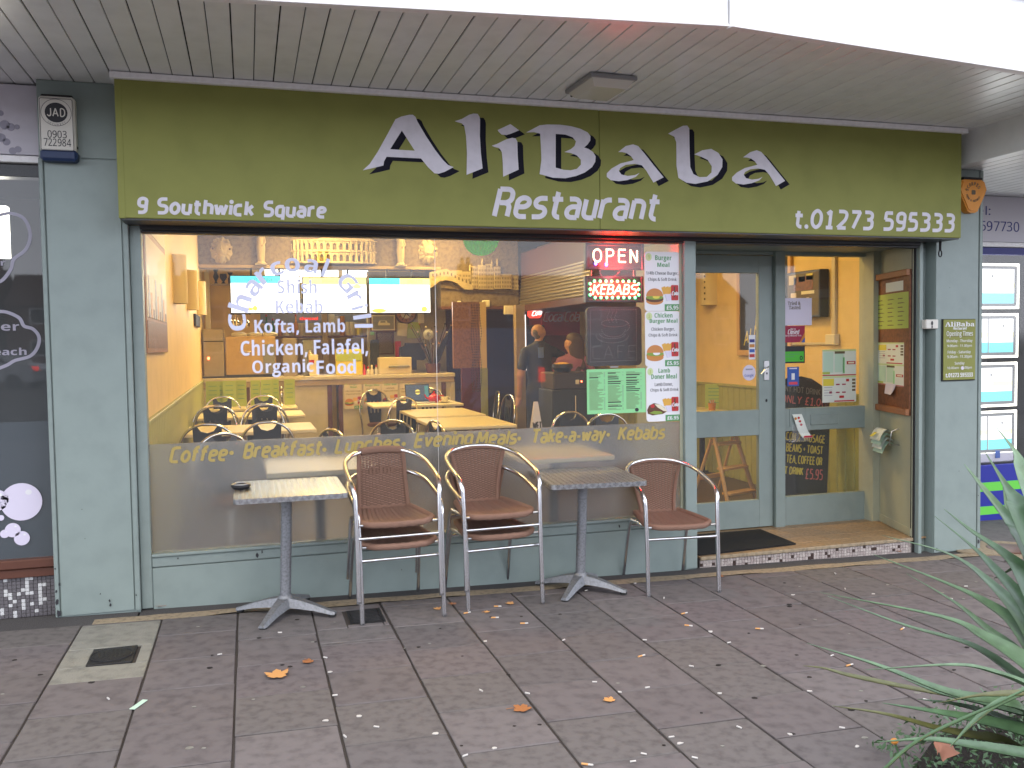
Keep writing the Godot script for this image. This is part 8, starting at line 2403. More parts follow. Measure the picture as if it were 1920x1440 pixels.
# ------------------------------------------------------------------ tables and chairs on the pavement
func make_armchair(label: String, fan: bool) -> Node3D:
	var t := thing("rattan_armchair", label, "chair", Vector3.ZERO, 0.0, "rattan and aluminium armchairs on the pavement")
	var p := [Vector3(-0.235, 0.0, 0.28), Vector3(-0.235, 0.3, 0.265), Vector3(-0.238, 0.54, 0.25), Vector3(-0.243, 0.615, 0.235), Vector3(-0.25, 0.662, 0.17), Vector3(-0.25, 0.7, 0.02), Vector3(-0.235, 0.735, -0.12), Vector3(-0.18, 0.765, -0.215), Vector3(-0.09, 0.782, -0.255), Vector3(0, 0.786, -0.265)]
	for k in range(8, -1, -1): p.append(p[k] * Vector3(-1, 1, 1))
	put("hoop_frame", MB.new().tube(smooth_line(p, 5), 0.0138, 12).mesh(), M.aluminium, t)
	for s in [-1, 1]:
		put("rear_leg", MB.new().tube(smooth_line([Vector3(s * 0.2, 0.41, 0.16), Vector3(s * 0.2, 0.405, -0.08), Vector3(s * 0.205, 0.36, -0.17), Vector3(s * 0.215, 0.0, -0.28)], 6), 0.0115, 10).mesh(), M.aluminium, t)
		put("foot_cap", MB.new().tube([Vector3(s * 0.235, 0.012, 0.28), Vector3(s * 0.235, 0.0, 0.2805)], 0.0135, 10).mesh(), M.rubber, t)
		put("seat_bolt", MB.new().tube([Vector3(s * 0.2, 0.425, 0.24), Vector3(s * 0.243, 0.43, 0.255)], 0.008, 8).mesh(), M.steel, t)
	put("front_rail", MB.new().tube([Vector3(-0.235, 0.355, 0.262), Vector3(0.235, 0.355, 0.262)], 0.009, 10).mesh(), M.aluminium, t)
	put("rear_rail", MB.new().tube([Vector3(-0.205, 0.36, -0.17), Vector3(0.205, 0.36, -0.17)], 0.009, 10).mesh(), M.aluminium, t)
	# seat: woven sheet sagging inside a wrapped rim
	var half := func(w: float) -> float: return lerpf(0.155, 0.212, clampf(w * 1.25, 0.0, 1.0)) if w < 0.8 else 0.212 - 0.06 * pow((w - 0.8) / 0.2, 2.0)
	var seat := func(u: float, w: float) -> Vector3:
		var h: float = half.call(w)
		var x := (u * 2.0 - 1.0) * h
		return Vector3(x, 0.445 - 0.022 * sin(PI * u) * sin(PI * minf(w * 1.05, 1.0)) - 0.012 * w * w + 0.002 * sin(u * 40.0), -0.2 + 0.455 * w + 0.03 * w * (1.0 - pow(u * 2.0 - 1.0, 2.0)))
	var m := MB.new()
	m.sheet(seat, 24, 24, Vector3.UP, 0.006)
	put("seat", m.mesh(), M.rattan, t)
	var rim := []
	for k in 13: rim.append(seat.call(0.0, k / 12.0))
	for k in range(1, 12): rim.append(seat.call(k / 12.0, 1.0))
	for k in range(12, -1, -1): rim.append(seat.call(1.0, k / 12.0))
	for k in range(11, 0, -1): rim.append(seat.call(k / 12.0, 0.0))
	for k in rim.size(): rim[k] = rim[k] + Vector3(0, -0.006, 0)
	put("seat_rim", MB.new().tube(rim, 0.019, 10, false, true).mesh(), M.rattan_wrap, t)
	# back: woven sheet up to the hoop
	var back := func(u: float, w: float) -> Vector3:
		var wide := lerpf(0.115, 0.178, w * w * 0.4 + w * 0.6) if fan else lerpf(0.15, 0.135, w)
		var x := (u * 2.0 - 1.0) * wide
		var top := 0.778 - 0.62 * x * x if fan else 0.792 - 0.3 * x * x
		return Vector3(x, lerpf(0.44, top, w), lerpf(-0.185, -0.262, w) + 1.1 * x * x * w - 0.012 * sin(PI * w))
	m = MB.new()
	m.sheet(back, 20, 24, Vector3.BACK, 0.005)
	put("back", m.mesh(), M.rattan, t)
	var edge := []
	for k in 13: edge.append(back.call(0.0, k / 12.0))
	for k in range(1, 12): edge.append(back.call(k / 12.0, 1.0))
	for k in range(12, -1, -1): edge.append(back.call(1.0, k / 12.0))
	put("back_rim", MB.new().tube(edge, 0.013, 8).mesh(), M.rattan_wrap, t)
	if not fan:
		var wrap := []
		for k in 9:
			var x := -0.125 + 0.25 * k / 8.0
			wrap.append(Vector3(x, 0.787 - 0.5 * x * x, -0.265 + 1.2 * x * x))
		put("top_wrap", MB.new().tube(wrap, 0.023, 12).mesh(), M.rattan_wrap, t)
		for k in 7:
			put("woven_diamond", MB.new().box(back.call(0.26 + 0.08 * k, 0.62) + Vector3(0, 0, 0.004), Vector3(0.017, 0.03 if k % 2 == 0 else 0.045, 0.004), 0.001).mesh(), M.rattan_wrap, t)
	return t


func bistro_table(label: String, at: Vector3, top_at: Vector3, turn: float, base_turn: float, group: String) -> Node3D:
	var t := thing("bistro_table", label, "table", at, turn, group)
	var off := (top_at - at).rotated(Vector3.UP, -turn)
	var xf := Transform3D(Basis(Vector3.RIGHT, -PI / 2), Vector3(off.x, 0.712, off.z))
	put("tabletop", MB.new().plate([round_rect(0.6, 0.66, 0.035, 6)], 0.022, 0.028, xf).mesh(), M.swirl_steel, t)
	put("edge_band", MB.new().plate([round_rect(0.602, 0.662, 0.036, 6)], 0.0, 0.0225, xf).mesh(), M.swirl_steel, t)
	put("column", MB.new().tube([Vector3(off.x * 0.6, 0.712, off.z * 0.6), Vector3(0, 0.08, 0)], 0.031, 18).mesh(), M.cast_alloy, t)
	put("hub", MB.new().lathe([Vector2(0.0, 0.045), Vector2(0.055, 0.045), Vector2(0.06, 0.07), Vector2(0.045, 0.1), Vector2(0.033, 0.115)], 18).mesh(), M.cast_alloy, t)
	for k in 4:
		var a := base_turn + PI / 2 * k
		var d := Vector3(sin(a), 0, cos(a))
		var s := Vector3(cos(a), 0, -sin(a))
		var arm := MB.new()
		var prof := [[0.03, 0.1, 0.052, 0.05], [0.1, 0.088, 0.044, 0.045], [0.19, 0.062, 0.034, 0.034], [0.285, 0.03, 0.026, 0.014], [0.305, 0.026, 0.02, 0.012]]
		for i in prof.size() - 1:
			var q := []
			for e in [prof[i], prof[i + 1]]:
				q.append([d * e[0] + Vector3(0, e[1], 0) - s * e[2] * 0.55, d * e[0] + Vector3(0, e[1], 0) + s * e[2] * 0.55, d * e[0] + Vector3(0, e[3], 0) + s * e[2], d * e[0] + Vector3(0, e[3], 0) - s * e[2]])
			for j in 4:
				var l := (j + 1) % 4
				arm.flat([q[0][j], q[0][l], q[1][l], q[1][j]], [Vector3.UP, s + Vector3.UP * 0.3, Vector3.DOWN, -s + Vector3.UP * 0.3][j])
			if i == prof.size() - 2: arm.flat(q[1], d)
		put("base_arm", arm.mesh(), M.cast_alloy, t)
		put("foot_pad", MB.new().lathe([Vector2(0.0, 0.0), Vector2(0.022, 0.0), Vector2(0.022, 0.01), Vector2(0.012, 0.016), Vector2(0.012, 0.024)], 14, d * 0.285).mesh(), M.rubber, t)
	return t


func pavement_furniture():
	var t1 := bistro_table("left steel bistro table with an ashtray on its corner", Vector3(0.17, ground_y(0.17), 0.36), Vector3(0.205, 0, 0.39), 0.0, -0.48, "steel bistro tables")
	bistro_table("right steel bistro table between the second stack and the single chair", Vector3(2.0, ground_y(2.0), 0.33), Vector3(2.025, 0, 0.375), -0.1, 0.0 - 0.6, "steel bistro tables")
	var a := make_armchair("lower chair of the left stack, only its arms and seat rim showing", false)
	a.position = Vector3(0.79, ground_y(0.79), 0.395)
	a.rotation.y = 0.05
	copy(a, "upper chair of the left stack, square back wrapped over the hoop", Vector3(0.775, ground_y(0.775) + 0.13, 0.42), 0.04)
	var b := make_armchair("single rattan chair with a fan shaped back beside the doorway", true)
	b.position = Vector3(2.615, ground_y(2.615), 0.335)
	b.rotation.y = -0.1
	copy(b, "lower chair of the middle stack, fan shaped back mostly hidden", Vector3(1.41, ground_y(1.41), 0.31), 0.07)
	copy(b, "upper chair of the middle stack with a fan shaped back", Vector3(1.4, ground_y(1.4) + 0.13, 0.345), 0.05)
	var ash := thing("ashtray", "small dark metal ashtray near the corner of the left bistro table", "ashtray", Vector3(-0.058, 0.729, 0.331))
	ash.position.y = t1.position.y + 0.7405
	put("dish", MB.new().lathe([Vector2(0, 0), Vector2(0.045, 0), Vector2(0.055, 0.012), Vector2(0.052, 0.022), Vector2(0.046, 0.022), Vector2(0.04, 0.008), Vector2(0, 0.006)], 20).mesh(), M.iron, ash)
	put("rim", MB.new().tube(smooth_line([Vector3(0.05, 0.022, 0), Vector3(0, 0.026, 0.05), Vector3(-0.05, 0.022, 0), Vector3(0, 0.026, -0.05)], 6, true), 0.004, 6, false, true).mesh(), M.steel, ash)
	# manhole cover in the pale repair, drain grating under the first chair
	var mc := thing("manhole_cover", "dark square manhole cover with a round rim in the pale concrete patch", "manhole cover", Vector3(-0.692, ground_y(-0.692), 0.84))
	put("frame", MB.new().box(Vector3(0, -0.02, 0), Vector3(0.214, 0.042, 0.25), 0.003).mesh(), M.iron, mc)
	put("lid", MB.new().lathe([Vector2(0, 0.006), Vector2(0.085, 0.006), Vector2(0.09, 0.003), Vector2(0.094, 0.007), Vector2(0.1, 0.007), Vector2(0.1, 0.0)], 32).mesh(), M.iron, mc)
	for k in 7: put("rib", MB.new().box(Vector3(-0.06 + 0.02 * k, 0.0065, 0), Vector3(0.008, 0.003, 0.14 - absf(k - 3) * 0.02)).mesh(), M.iron, mc)
	var dg := thing("drain_grating", "small iron drain grating beside the left stack of chairs", "drain", Vector3(0.607, ground_y(0.607), 0.525))
	put("pit", MB.new().box(Vector3(0, -0.045, 0), Vector3(0.19, 0.02, 0.27)).mesh(), M.gap_dark, dg)
	put("frame", MB.new().plate([ccw(PackedVector2Array([Vector2(-0.098, -0.135), Vector2(0.098, -0.135), Vector2(0.098, 0.135), Vector2(-0.098, 0.135)])), cw(PackedVector2Array([Vector2(-0.084, -0.12), Vector2(0.084, -0.12), Vector2(0.084, 0.12), Vector2(-0.084, 0.12)]))], -0.03, 0.0, Transform3D(Basis(Vector3.RIGHT, -PI / 2), Vector3.ZERO)).mesh(), M.iron, dg)
	for k in 9: put("bar", MB.new().box(Vector3(0, -0.012, -0.108 + 0.027 * k), Vector3(0.17, 0.02, 0.012), 0.002).mesh(), M.iron, dg)
	var rc := thing("round_cover", "round rusty cover set in cement at the foot of the right pillar", "manhole cover", Vector3(5.62, ground_y(5.62) + 0.004, 0.16))
	put("lid", MB.new().lathe([Vector2(0, 0.012), Vector2(0.15, 0.012), Vector2(0.17, 0.006), Vector2(0.18, 0.0)], 24).mesh(), M.wood_dark, rc)
	put("cement_ring", MB.new().lathe([Vector2(0.175, 0.0), Vector2(0.19, 0.006), Vector2(0.28, 0.002), Vector2(0.33, -0.006)], 20).mesh(), M.cement, rc)


# ------------------------------------------------------------------ what lies on the paving
func litter():
	var butt := [MB.new().tube([Vector3(-0.011, 0.0035, 0), Vector3(0.011, 0.0035, 0)], 0.0037, 8).mesh(), MB.new().tube([Vector3(-0.022, 0.004, 0), Vector3(0.004, 0.004, 0)], 0.0042, 8).mesh(), MB.new().tube([Vector3(0.004, 0.004, 0), Vector3(0.022, 0.004, 0)], 0.0043, 8).mesh()]
	var tan_spots := [Vector3(1.181, -0.036, 0.634), Vector3(1.312, -0.039, 0.766), Vector3(1.441, -0.041, 0.915), Vector3(1.386, -0.04, 0.559), Vector3(1.85, -0.05, 1.576), Vector3(2.31, -0.059, 1.199), Vector3(2.395, -0.061, 0.985), Vector3(1.162, -0.036, 2.589), Vector3(2.66, -0.066, 1.356), Vector3(2.775, -0.069, 1.971), Vector3(3.424, -0.082, 1.57)]
	for k in tan_spots.size():
		var t := thing("cigarette_end", "cigarette end with an orange filter lying on the paving", "cigarette end", tan_spots[k], rng.randf_range(-0.7, 0.7), "orange tipped cigarette ends")
		put("filter", butt[1], M.butt_tan, t)
		put("paper", butt[2], M.butt_white, t)
	var spots := [Vector3(2.023, -0.053, 0.373), Vector3(2.4, -0.061, 0.291), Vector3(1.7, -0.047, 1.963), Vector3(1.493, -0.042, 1.837), Vector3(1.558, -0.044, 1.975), Vector3(2.022, -0.053, 1.773), Vector3(2.425, -0.061, 0.661), Vector3(1.155, -0.035, 1.145), Vector3(1.557, -0.044, 1.24), Vector3(1.97, -0.052, 1.357), Vector3(2.374, -0.06, 1.333), Vector3(1.154, -0.035, 1.88), Vector3(0.963, -0.031, 1.793), Vector3(0.868, -0.029, 2.364), Vector3(0.745, -0.027, 2.394), Vector3(1.569, -0.044, 2.462), Vector3(1.575, -0.044, 2.523), Vector3(1.572, -0.044, 2.649), Vector3(1.335, -0.039, 2.613), Vector3(0.401, -0.02, 1.922), Vector3(0.459, -0.021, 2.047), Vector3(0.327, -0.018, 2.102), Vector3(0.678, -0.026, 2.172), Vector3(1.4, -0.04, 2.568), Vector3(2.378, -0.06, 1.516), Vector3(1.981, -0.052, 2.114), Vector3(2.385, -0.061, 2.204), Vector3(2.277, -0.058, 2.576), Vector3(2.037, -0.053, 2.57), Vector3(4.14, -0.097, 1.151), Vector3(2.821, -0.07, 2.428), Vector3(3.241, -0.078, 0.814), Vector3(3.835, -0.09, 0.429), Vector3(3.647, -0.086, 0.785), Vector3(3.748, -0.089, 0.93), Vector3(4.453, -0.103, 0.943), Vector3(2.376, -0.06, 1.324), Vector3(2.224, -0.057, 2.737), Vector3(1.876, -0.05, 2.456), Vector3(0.327, -0.018, 1.17), Vector3(0.33, -0.018, 1.375), Vector3(0.328, -0.018, 1.67), Vector3(-0.625, 0.001, 1.437), Vector3(0.267, -0.017, 1.928), Vector3(0.125, -0.014, 0.71), Vector3(-0.176, -0.008, 0.98), Vector3(2.875, -0.071, 2.546), Vector3(2.778, -0.069, 1.83)]
	for k in spots.size():
		if k % 3 == 1:
			var p := PackedVector2Array()
			for j in 6: p.append(Vector2(cos(TAU * j / 6) * rng.randf_range(0.007, 0.016), sin(TAU * j / 6) * rng.randf_range(0.005, 0.012)))
			single("paper_scrap", MB.new().plate([p], 0.0, 0.003, Transform3D(Basis(Vector3.RIGHT, -PI / 2), Vector3(0, 0.001, 0))).mesh(), M.butt_white, "tiny trodden white paper scrap on the paving", "litter", spots[k], "white scraps on the paving")
		else:
			var o := single("white_stub", butt[0], M.butt_white, "short white cigarette stub lying on the paving", "cigarette end", spots[k], "white cigarette stubs on the paving")
			o.rotation.y = rng.randf_range(-1.3, 1.3)
	var strip := single("paper_strip", MB.new().box(Vector3(0, 0.003, 0), Vector3(0.025, 0.003, 0.1), 0.001).mesh(), M.mint_pale, "pale green paper strip lying across a joint at lower left", "litter", Vector3(-0.491, -0.002, 1.541))
	strip.rotation.y = -0.45
	# dry leaves
	var leaves := [[Vector3(0.089, -0.014, 1.356), 0.062, 0.3, "large tan plane leaf with its stalk lying left of the middle of the paving"], [Vector3(0.239, -0.017, 1.215), 0.032, 1.2, "small curled brown leaf just above the large plane leaf"], [Vector3(1.078, -0.034, 2.046), 0.045, 2.2, "torn rust brown leaf in the middle of the paving"], [Vector3(1.472, -0.042, 2.057), 0.03, 0.7, "small orange leaf right of the torn leaf"], [Vector3(1.029, -0.033, 0.515), 0.026, 0.2, "yellow leaf scrap beside the front leg of the left chair stack"], [Vector3(1.142, -0.035, 0.445), 0.024, 1.9, "dull olive leaf between the two chair stacks"], [Vector3(-0.537, -0.001, 0.01), 0.045, 0.9, "dead tan leaf against the left end of the stall riser"], [Vector3(1.472, -0.042, 0.525), 0.028, 0.5, "pale curled leaf scrap under the middle chair stack"], [Vector3(1.294, -0.038, 0.655), 0.02, 2.5, "tiny pale leaf scrap before the middle chair stack"], [Vector3(3.023, -0.074, 0.293), 0.03, 0.4, "brown leaf on the cement band left of the step"], [Vector3(4.719, -0.108, -0.01), 0.035, 1.4, "reddish leaf at the right end of the mosaic step"]]
	for k in leaves.size():
		var e: Array = leaves[k]
		var t := thing("dry_leaf", e[3], "leaf", e[0], e[2], "dry leaves on the paving")
		var p := PackedVector2Array()
		for j in 30:
			var a := TAU * j / 30
			p.append(Vector2(cos(a), sin(a)) * e[1] * (0.55 + 0.45 * pow(absf(cos(a * 2.5)), 0.8) * (0.8 + 0.2 * sin(a * 11.0))))
		var flat = MB.new().plate([p], 0.0, 0.001, Transform3D(Basis(Vector3.RIGHT, -PI / 2), Vector3.ZERO))
		for i in flat.v.size(): flat.v[i].y += 0.004 + 0.25 * absf(flat.v[i].x) * absf(flat.v[i].x) / e[1] + 0.12 * absf(flat.v[i].z)
		put("blade", flat.mesh(), [M.butt_tan, M.leaf_brown, M.leaf_brown, M.butt_tan][k % 4] if k > 0 else M.butt_tan, t)
		put("stalk", MB.new().tube([Vector3(0, 0.004, 0), Vector3(e[1] * 0.8, 0.01, -e[1] * 0.5), Vector3(e[1] * 1.25, 0.006, -e[1] * 0.9)], 0.0013, 5).mesh(), M.leaf_brown, t)


# ------------------------------------------------------------------ the spiky plant at lower right
func planting():
	var bed := MB.new()
	bed.plate([ccw(pts("2.2,-3.2 2.3,-2.97 2.55,-2.8 3.1,-2.74 4.4,-2.8 4.8,-3.4 4.4,-4.4 2.4,-4.4"))], 0.0, 0.03, Transform3D(Basis(Vector3.RIGHT, -PI / 2), Vector3(0, -0.055, 0)))
	structure("planting_bed", bed.mesh(), M.soil)
	var t := thing("spiky_plant", "long bladed green cordyline spreading in from the lower right corner", "plant")
	var base := Vector3(2.142, 0.277, 3.912)
	# each blade: points along it from the crown to the tip
	var blades := [
		[Vector3(1.989, 0.436, 3.794), Vector3(1.923, 0.543, 3.788), Vector3(1.766, 0.576, 3.703), Vector3(1.612, 0.638, 3.597), Vector3(1.458, 0.689, 3.514), 0.03, 1], [Vector3(1.839, 0.54, 3.659), Vector3(1.683, 0.565, 3.579), Vector3(1.585, 0.583, 3.52), Vector3(1.531, 0.599, 3.487), Vector3(1.481, 0.605, 3.461), 0.012, 3],
		[Vector3(2.058, 0.541, 3.811), Vector3(1.96, 0.596, 3.752), Vector3(1.88, 0.631, 3.729), Vector3(1.783, 0.652, 3.698), Vector3(1.578, 0.631, 3.601), 0.022, 2], [Vector3(2.077, 0.52, 3.763), Vector3(2.041, 0.615, 3.675), Vector3(2.015, 0.657, 3.555), Vector3(1.955, 0.693, 3.454), Vector3(1.745, 0.712, 3.171), 0.033, 1],
		[Vector3(2.114, 0.479, 3.747), Vector3(2.064, 0.551, 3.654), Vector3(2.003, 0.622, 3.529), Vector3(1.893, 0.651, 3.374), Vector3(1.761, 0.703, 3.185), 0.022, 2], [Vector3(2.125, 0.555, 3.719), Vector3(2.163, 0.65, 3.559), Vector3(2.153, 0.699, 3.455), Vector3(2.119, 0.737, 3.336), Vector3(2.012, 0.796, 3.089), 0.03, 1],
		[Vector3(2.124, 0.568, 3.711), Vector3(2.17, 0.686, 3.552), Vector3(2.199, 0.75, 3.409), Vector3(2.16, 0.822, 3.276), Vector3(2.042, 0.86, 3.095), 0.022, 2], [Vector3(2.143, 0.61, 3.711), Vector3(2.192, 0.807, 3.53), Vector3(2.197, 0.863, 3.442), Vector3(2.181, 0.91, 3.341), Vector3(2.165, 0.967, 3.241), 0.024, 0],
		[Vector3(2.135, 0.596, 3.71), Vector3(2.179, 0.733, 3.543), Vector3(2.208, 0.806, 3.399), Vector3(2.209, 0.854, 3.313), Vector3(2.174, 0.934, 3.189), 0.018, 0], [Vector3(2.168, 0.708, 3.695), Vector3(2.21, 0.923, 3.511), Vector3(2.226, 0.954, 3.446), Vector3(2.222, 1.04, 3.349), Vector3(2.222, 1.114, 3.265), 0.028, 1],
		[Vector3(2.169, 0.775, 3.668), Vector3(2.217, 0.979, 3.503), Vector3(2.244, 1.021, 3.448), Vector3(2.265, 1.057, 3.389), Vector3(2.269, 1.154, 3.303), 0.03, 0], [Vector3(1.87, 0.466, 3.806), Vector3(1.789, 0.487, 3.788), Vector3(1.687, 0.511, 3.753), Vector3(1.57, 0.544, 3.691), Vector3(1.446, 0.564, 3.638), 0.022, 3],
		[Vector3(1.949, 0.465, 3.893), Vector3(1.881, 0.502, 3.828), Vector3(1.775, 0.529, 3.767), Vector3(1.679, 0.55, 3.724), Vector3(1.571, 0.571, 3.679), 0.034, 0], [Vector3(1.915, 0.464, 3.938), Vector3(1.814, 0.485, 3.893), Vector3(1.707, 0.501, 3.837), Vector3(1.624, 0.509, 3.784), Vector3(1.515, 0.496, 3.728), 0.026, 1],
		[Vector3(1.433, 0.479, 3.84), Vector3(1.523, 0.56, 3.869), Vector3(1.675, 0.65, 3.934), Vector3(1.753, 0.693, 3.962), Vector3(1.837, 0.736, 4.002), 0.0045, 0], [Vector3(1.839, 0.673, 3.973), Vector3(1.783, 0.657, 3.92), Vector3(1.721, 0.651, 3.889), Vector3(1.686, 0.647, 3.871), Vector3(1.613, 0.624, 3.829), 0.012, 3],
		[Vector3(1.919, 0.677, 3.901), Vector3(1.839, 0.635, 3.867), Vector3(1.767, 0.597, 3.843), Vector3(1.706, 0.557, 3.835), Vector3(1.646, 0.511, 3.833), 0.011, 1], [Vector3(2.191, 0.877, 3.656), Vector3(2.239, 1.048, 3.51), Vector3(2.263, 1.119, 3.448), Vector3(2.293, 1.161, 3.398), Vector3(2.296, 1.237, 3.318), 0.022, 2],
		[Vector3(2.101, 0.463, 3.742), Vector3(1.967, 0.506, 3.73), Vector3(1.866, 0.535, 3.687), Vector3(1.77, 0.562, 3.657), Vector3(1.695, 0.596, 3.602), 0.03, 1], [Vector3(2.061, 0.433, 3.795), Vector3(1.97, 0.469, 3.753), Vector3(1.878, 0.511, 3.712), Vector3(1.793, 0.54, 3.689), Vector3(1.701, 0.556, 3.656), 0.028, 2],
		[Vector3(2.216, 0.648, 3.619), Vector3(2.248, 0.866, 3.495), Vector3(2.268, 0.916, 3.426), Vector3(2.296, 0.97, 3.368), Vector3(2.331, 1.062, 3.311), 0.02, 1], [Vector3(2.146, 0.498, 3.693), Vector3(2.137, 0.597, 3.556), Vector3(2.129, 0.638, 3.456), Vector3(2.112, 0.691, 3.346), Vector3(2.053, 0.754, 3.202), 0.018, 2]]
	for e in blades:
		var line := [base.lerp(e[0], 0.5)] if e[0].distance_to(base) < 1.2 and e[5] > 0.012 else []
		for k in 5: line.append(e[k])
		blade(t, smooth_line(line, 7), e[5], M["blade_%d" % e[6]])
	# the rest of the tuft, out of frame
	var r := RandomNumberGenerator.new()
	r.seed = 12
	for k in 26:
		var a := r.randf_range(-1.2, 2.6)
		var l := r.randf_range(0.6, 1.0)
		var d := Vector3(cos(a), 0, sin(a))
		blade(t, smooth_line([base, base + d * l * 0.3 + Vector3(0, l * 0.5, 0), base + d * l * 0.7 + Vector3(0, l * 0.75, 0), base + d * l * 1.1 + Vector3(0, l * 0.6, 0)], 6), 0.026, M["blade_%d" % (k % 3)])
	put("stem", MB.new().tube([base + Vector3(0, -0.3, 0), base, base + Vector3(0, 0.1, 0)], [0.07, 0.06, 0.03], 10).mesh(), M.leaf_brown, t)
	# low ground cover at its foot: many small leaves
	var g := MB.new()
	for k in 5200:
		var c := Vector3(r.randf_range(2.2, 3.9), 0, r.randf_range(2.72, 3.8))
		if c.z < 3.0 - (c.x - 2.2) * 0.75 and c.z < 2.8: continue
		var h := r.randf_range(0.0, 0.12) * clampf((c.x - 2.15) * 3.0, 0.25, 1.0)
		c.y = -0.028 + h
		var d := Vector3(r.randf_range(-1, 1), r.randf_range(0.1, 0.9), r.randf_range(-1, 1)).normalized()
		var s := d.cross(Vector3(r.randf(), r.randf(), r.randf())).normalized()
		var l := r.randf_range(0.018, 0.04)
		g.flat([c, c + d * l * 0.5 + s * l * 0.2, c + d * l, c + d * l * 0.5 - s * l * 0.2], Vector3.UP)
	var gc := put("ground_cover", g.mesh(), M.ground_leaf)
	tag(gc, "dark low leafy ground cover at the foot of the spiky plant", "ground cover", "", "stuff")
	var fl := thing("dead_flower", "orange withered flower head on the edge of the ground cover", "flower", Vector3(1.802, 0.335, 3.448))
	put("head", MB.new().ball(Vector3.ZERO, Vector3(0.012, 0.009, 0.011), 8, 6).mesh(), M.orange, fl)
	put("stalk", MB.new().tube([Vector3.ZERO, Vector3(0.02, -0.05, 0.0), Vector3(0.04, -0.14, 0.02)], 0.004, 6).mesh(), M.ground_leaf, fl)
	var rose := thing("dry_leaf", "pinkish brown dead leaf caught in the ground cover", "leaf", Vector3(1.874, 0.348, 3.575), 0.4, "dry leaves on the paving")
	var rl := MB.new()
	rl.sheet(func(u, w): return Vector3((u - 0.5) * 0.08, 0.02 * sin(PI * u) + 0.012 * sin(w * 5.0), (w - 0.5) * 0.07 * sin(PI * clampf(u, 0.08, 0.92))), 8, 6, Vector3.UP, 0.001)
	put("blade", rl.mesh(), mat("pink_leaf", Color(0.36, 0.16, 0.1), 0.8), rose)


func blade(parent: Node3D, line: Array, width: float, m: Material):
	var b := MB.new()
	var n := line.size()
	b.sheet(func(u, w):
		var i := clampf(u * (n - 1), 0.0, n - 1.001)
		var k := int(i)
		var p: Vector3 = (line[k] as Vector3).lerp(line[k + 1], i - k)
		var d: Vector3 = (line[k + 1] - line[k]).normalized()
		var s := d.cross(Vector3.UP).normalized()
		var up := s.cross(d).normalized()
		var wd := width * 1.5 * minf(1.0, (1.0 - u) * 1.5) * (0.75 + 0.25 * sin(PI * u)) + 0.0008
		var x: float = w * 2.0 - 1.0
		return p + s * x * wd + up * absf(x) * wd * 0.35, n * 2, 4, Vector3.UP, 0.0012)
	put("blade", b.mesh(), m, parent)


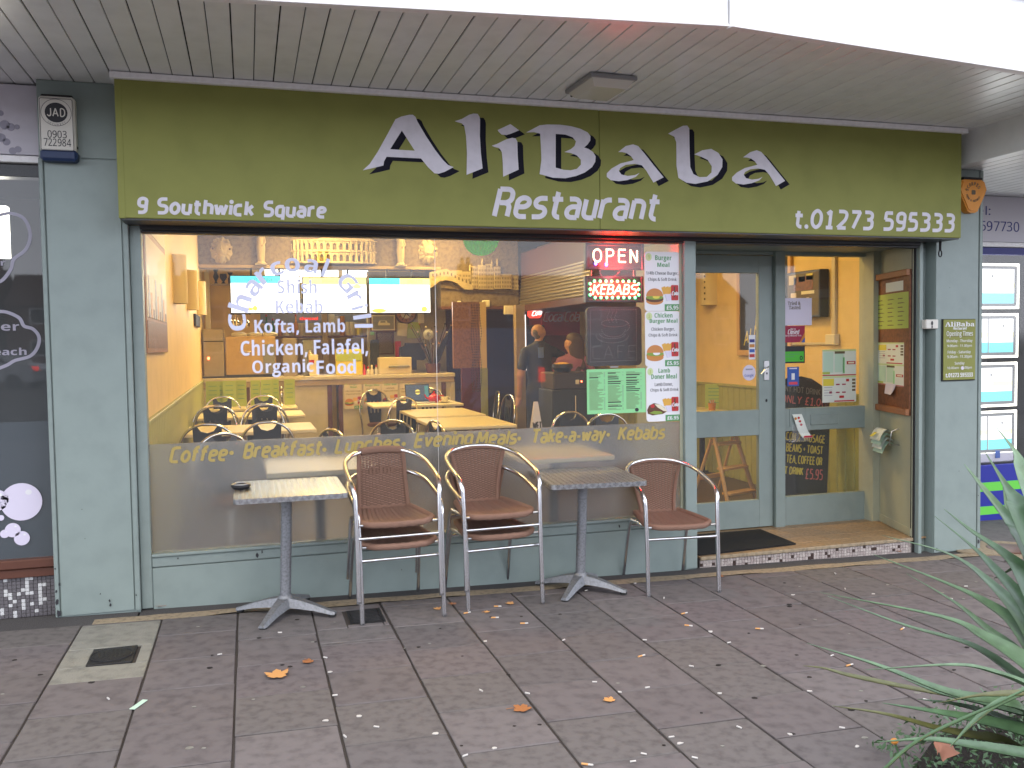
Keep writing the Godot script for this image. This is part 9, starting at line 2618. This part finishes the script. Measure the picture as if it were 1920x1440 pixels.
# ------------------------------------------------------------------ across the square: what the glass mirrors
func across_the_square():
	var van := thing("parked_van", "navy panel van parked across the square, mirrored in the window", "van", Vector3(3.4, ground_y(3.4) - 0.04, 12.6))
	var side := ccw(pts("-2.5,0.35 2.4,0.35 2.42,0.9 2.36,1.5 2.22,1.88 2.0,1.96 -0.9,1.96 -1.25,1.85 -1.7,1.15 -2.4,0.95 -2.52,0.7"))
	put("body", MB.new().plate([side], -0.9, 0.9).mesh(), M.van_blue, van)
	put("windscreen", MB.new().flat([Vector3(-1.3, 1.78, -0.75), Vector3(-1.3, 1.78, 0.75), Vector3(-1.69, 1.2, 0.8), Vector3(-1.69, 1.2, -0.8)], Vector3(-1, 0.6, 0)).mesh(), M.dark_glass, van)
	for z in [-0.903, 0.903]:
		put("side_window", MB.new().span(Vector3(-1.45, 1.2, z - 0.004), Vector3(-0.6, 1.7, z + 0.004)).mesh(), M.dark_glass, van)
		for k in 2:
			put("pressed_panel", MB.new().plate([moved(round_rect(1.15, 0.5, 0.12), Vector2(0.15 + 1.3 * k, 1.45))], -0.006, 0.006, facing(z)).mesh(), M.van_blue, van)
		put("rub_strip", MB.new().span(Vector3(-2.3, 0.72, z - 0.012), Vector3(2.3, 0.77, z + 0.012)).mesh(), M.grey, van)
		put("tail_light", MB.new().span(Vector3(2.3, 0.85, z - 0.02), Vector3(2.43, 1.15, z + 0.01)).mesh(), M.tail_light, van)
		for x in [-1.6, 1.45]:
			var w := put("wheel", MB.new().lathe([Vector2(0, -0.1), Vector2(0.28, -0.1), Vector2(0.33, -0.07), Vector2(0.33, 0.07), Vector2(0.28, 0.1), Vector2(0, 0.1)], 24, Vector3(x, 0.33, signf(z) * 0.82), Basis(Vector3.RIGHT, PI / 2)).mesh(), M.rubber, van)
			put("hub_cap", MB.new().lathe([Vector2(0, -0.11), Vector2(0.18, -0.105), Vector2(0.18, 0.105), Vector2(0, 0.11)], 16, Vector3(x, 0.33, signf(z) * 0.82), Basis(Vector3.RIGHT, PI / 2)).mesh(), M.grey, w)
	for k in 2:
		var car := thing("parked_car", ["silver", "farther silver"][k] + " car with red tail lights mirrored in the left neighbour's glass", "car", Vector3([-9.5, -14.0][k], 0.05, [33.0, 38.0][k]), 0.3, "cars across the square")
		put("body", MB.new().plate([ccw(pts("-2.0,0.3 2.0,0.3 2.05,0.75 1.9,0.95 1.2,1.0 0.7,1.42 -0.7,1.45 -1.3,1.02 -2.0,0.9"))], -0.82, 0.82).mesh(), M.car_silver, car)
		for z in [-0.823, 0.823]:
			put("side_window", MB.new().plate([ccw(pts("-1.15,1.02 1.05,1.02 0.62,1.36 -0.65,1.38"))], -0.004, 0.004, facing(z)).mesh(), M.dark_glass, car)
			put("tail_light", MB.new().span(Vector3(1.88, 0.72, z - 0.2 * signf(z) - 0.16), Vector3(2.07, 0.88, z - 0.2 * signf(z) + 0.16)).mesh(), M.tail_light, car)
			for x in [-1.25, 1.25]: put("wheel", MB.new().lathe([Vector2(0, -0.1), Vector2(0.3, -0.1), Vector2(0.3, 0.1), Vector2(0, 0.1)], 20, Vector3(x, 0.3, signf(z) * 0.75), Basis(Vector3.RIGHT, PI / 2)).mesh(), M.rubber, car)
	for k in 7:
		var h := thing("brick_house", "brick terraced house across the square, %s from the left as mirrored" % ["first", "second", "third", "fourth", "fifth", "sixth", "seventh"][k], "house", Vector3(-36.0 + 12.4 * k, 0.3, 66.0 + 1.2 * (k % 3)), 0.0, "houses across the square")
		var eaves := 4.6 + 0.25 * (k % 2)
		put("wall", MB.new().span(Vector3(-6, -2, 0), Vector3(6, eaves, 8)).mesh(), M.brick, h)
		var rf := put("roof", MB.new().plate([ccw(PackedVector2Array([Vector2(-0.4, eaves), Vector2(8.4, eaves), Vector2(4, eaves + 2.6)]))], -6.1, 6.1, Transform3D(Basis(Vector3.UP, -PI / 2), Vector3.ZERO)).mesh(), M.roof_tile, h)
		put("chimney", MB.new().span(Vector3(4.4, eaves + 1.0, 3.4), Vector3(5.6, eaves + 3.7, 4.6)).mesh(), M.brick, rf)
		for i in 2: put("chimney_pot", MB.new().lathe([Vector2(0.2, 0), Vector2(0.16, 0.6)], 10, Vector3(4.75 + 0.55 * i, eaves + 3.7, 4.0)).mesh(), M.roof_tile, rf)
		for i in 3:
			for j in 2:
				if j == 0 and i == 1:
					put("door", MB.new().span(Vector3(-0.5, -0.2, -0.04), Vector3(0.5, 2.0, 0.02)).mesh(), M.wood_dark, h)
					continue
				var w := put("window", MB.new().span(Vector3(-4.4 + 3.6 * i, 0.8 + 2.4 * j, -0.05), Vector3(-2.8 + 3.6 * i, 2.0 + 2.4 * j, 0.02)).mesh(), M.trim_white, h)
				put("pane", MB.new().span(Vector3(-4.3 + 3.6 * i, 0.9 + 2.4 * j, -0.06), Vector3(-2.9 + 3.6 * i, 1.9 + 2.4 * j, -0.045)).mesh(), M.dark_glass, w)
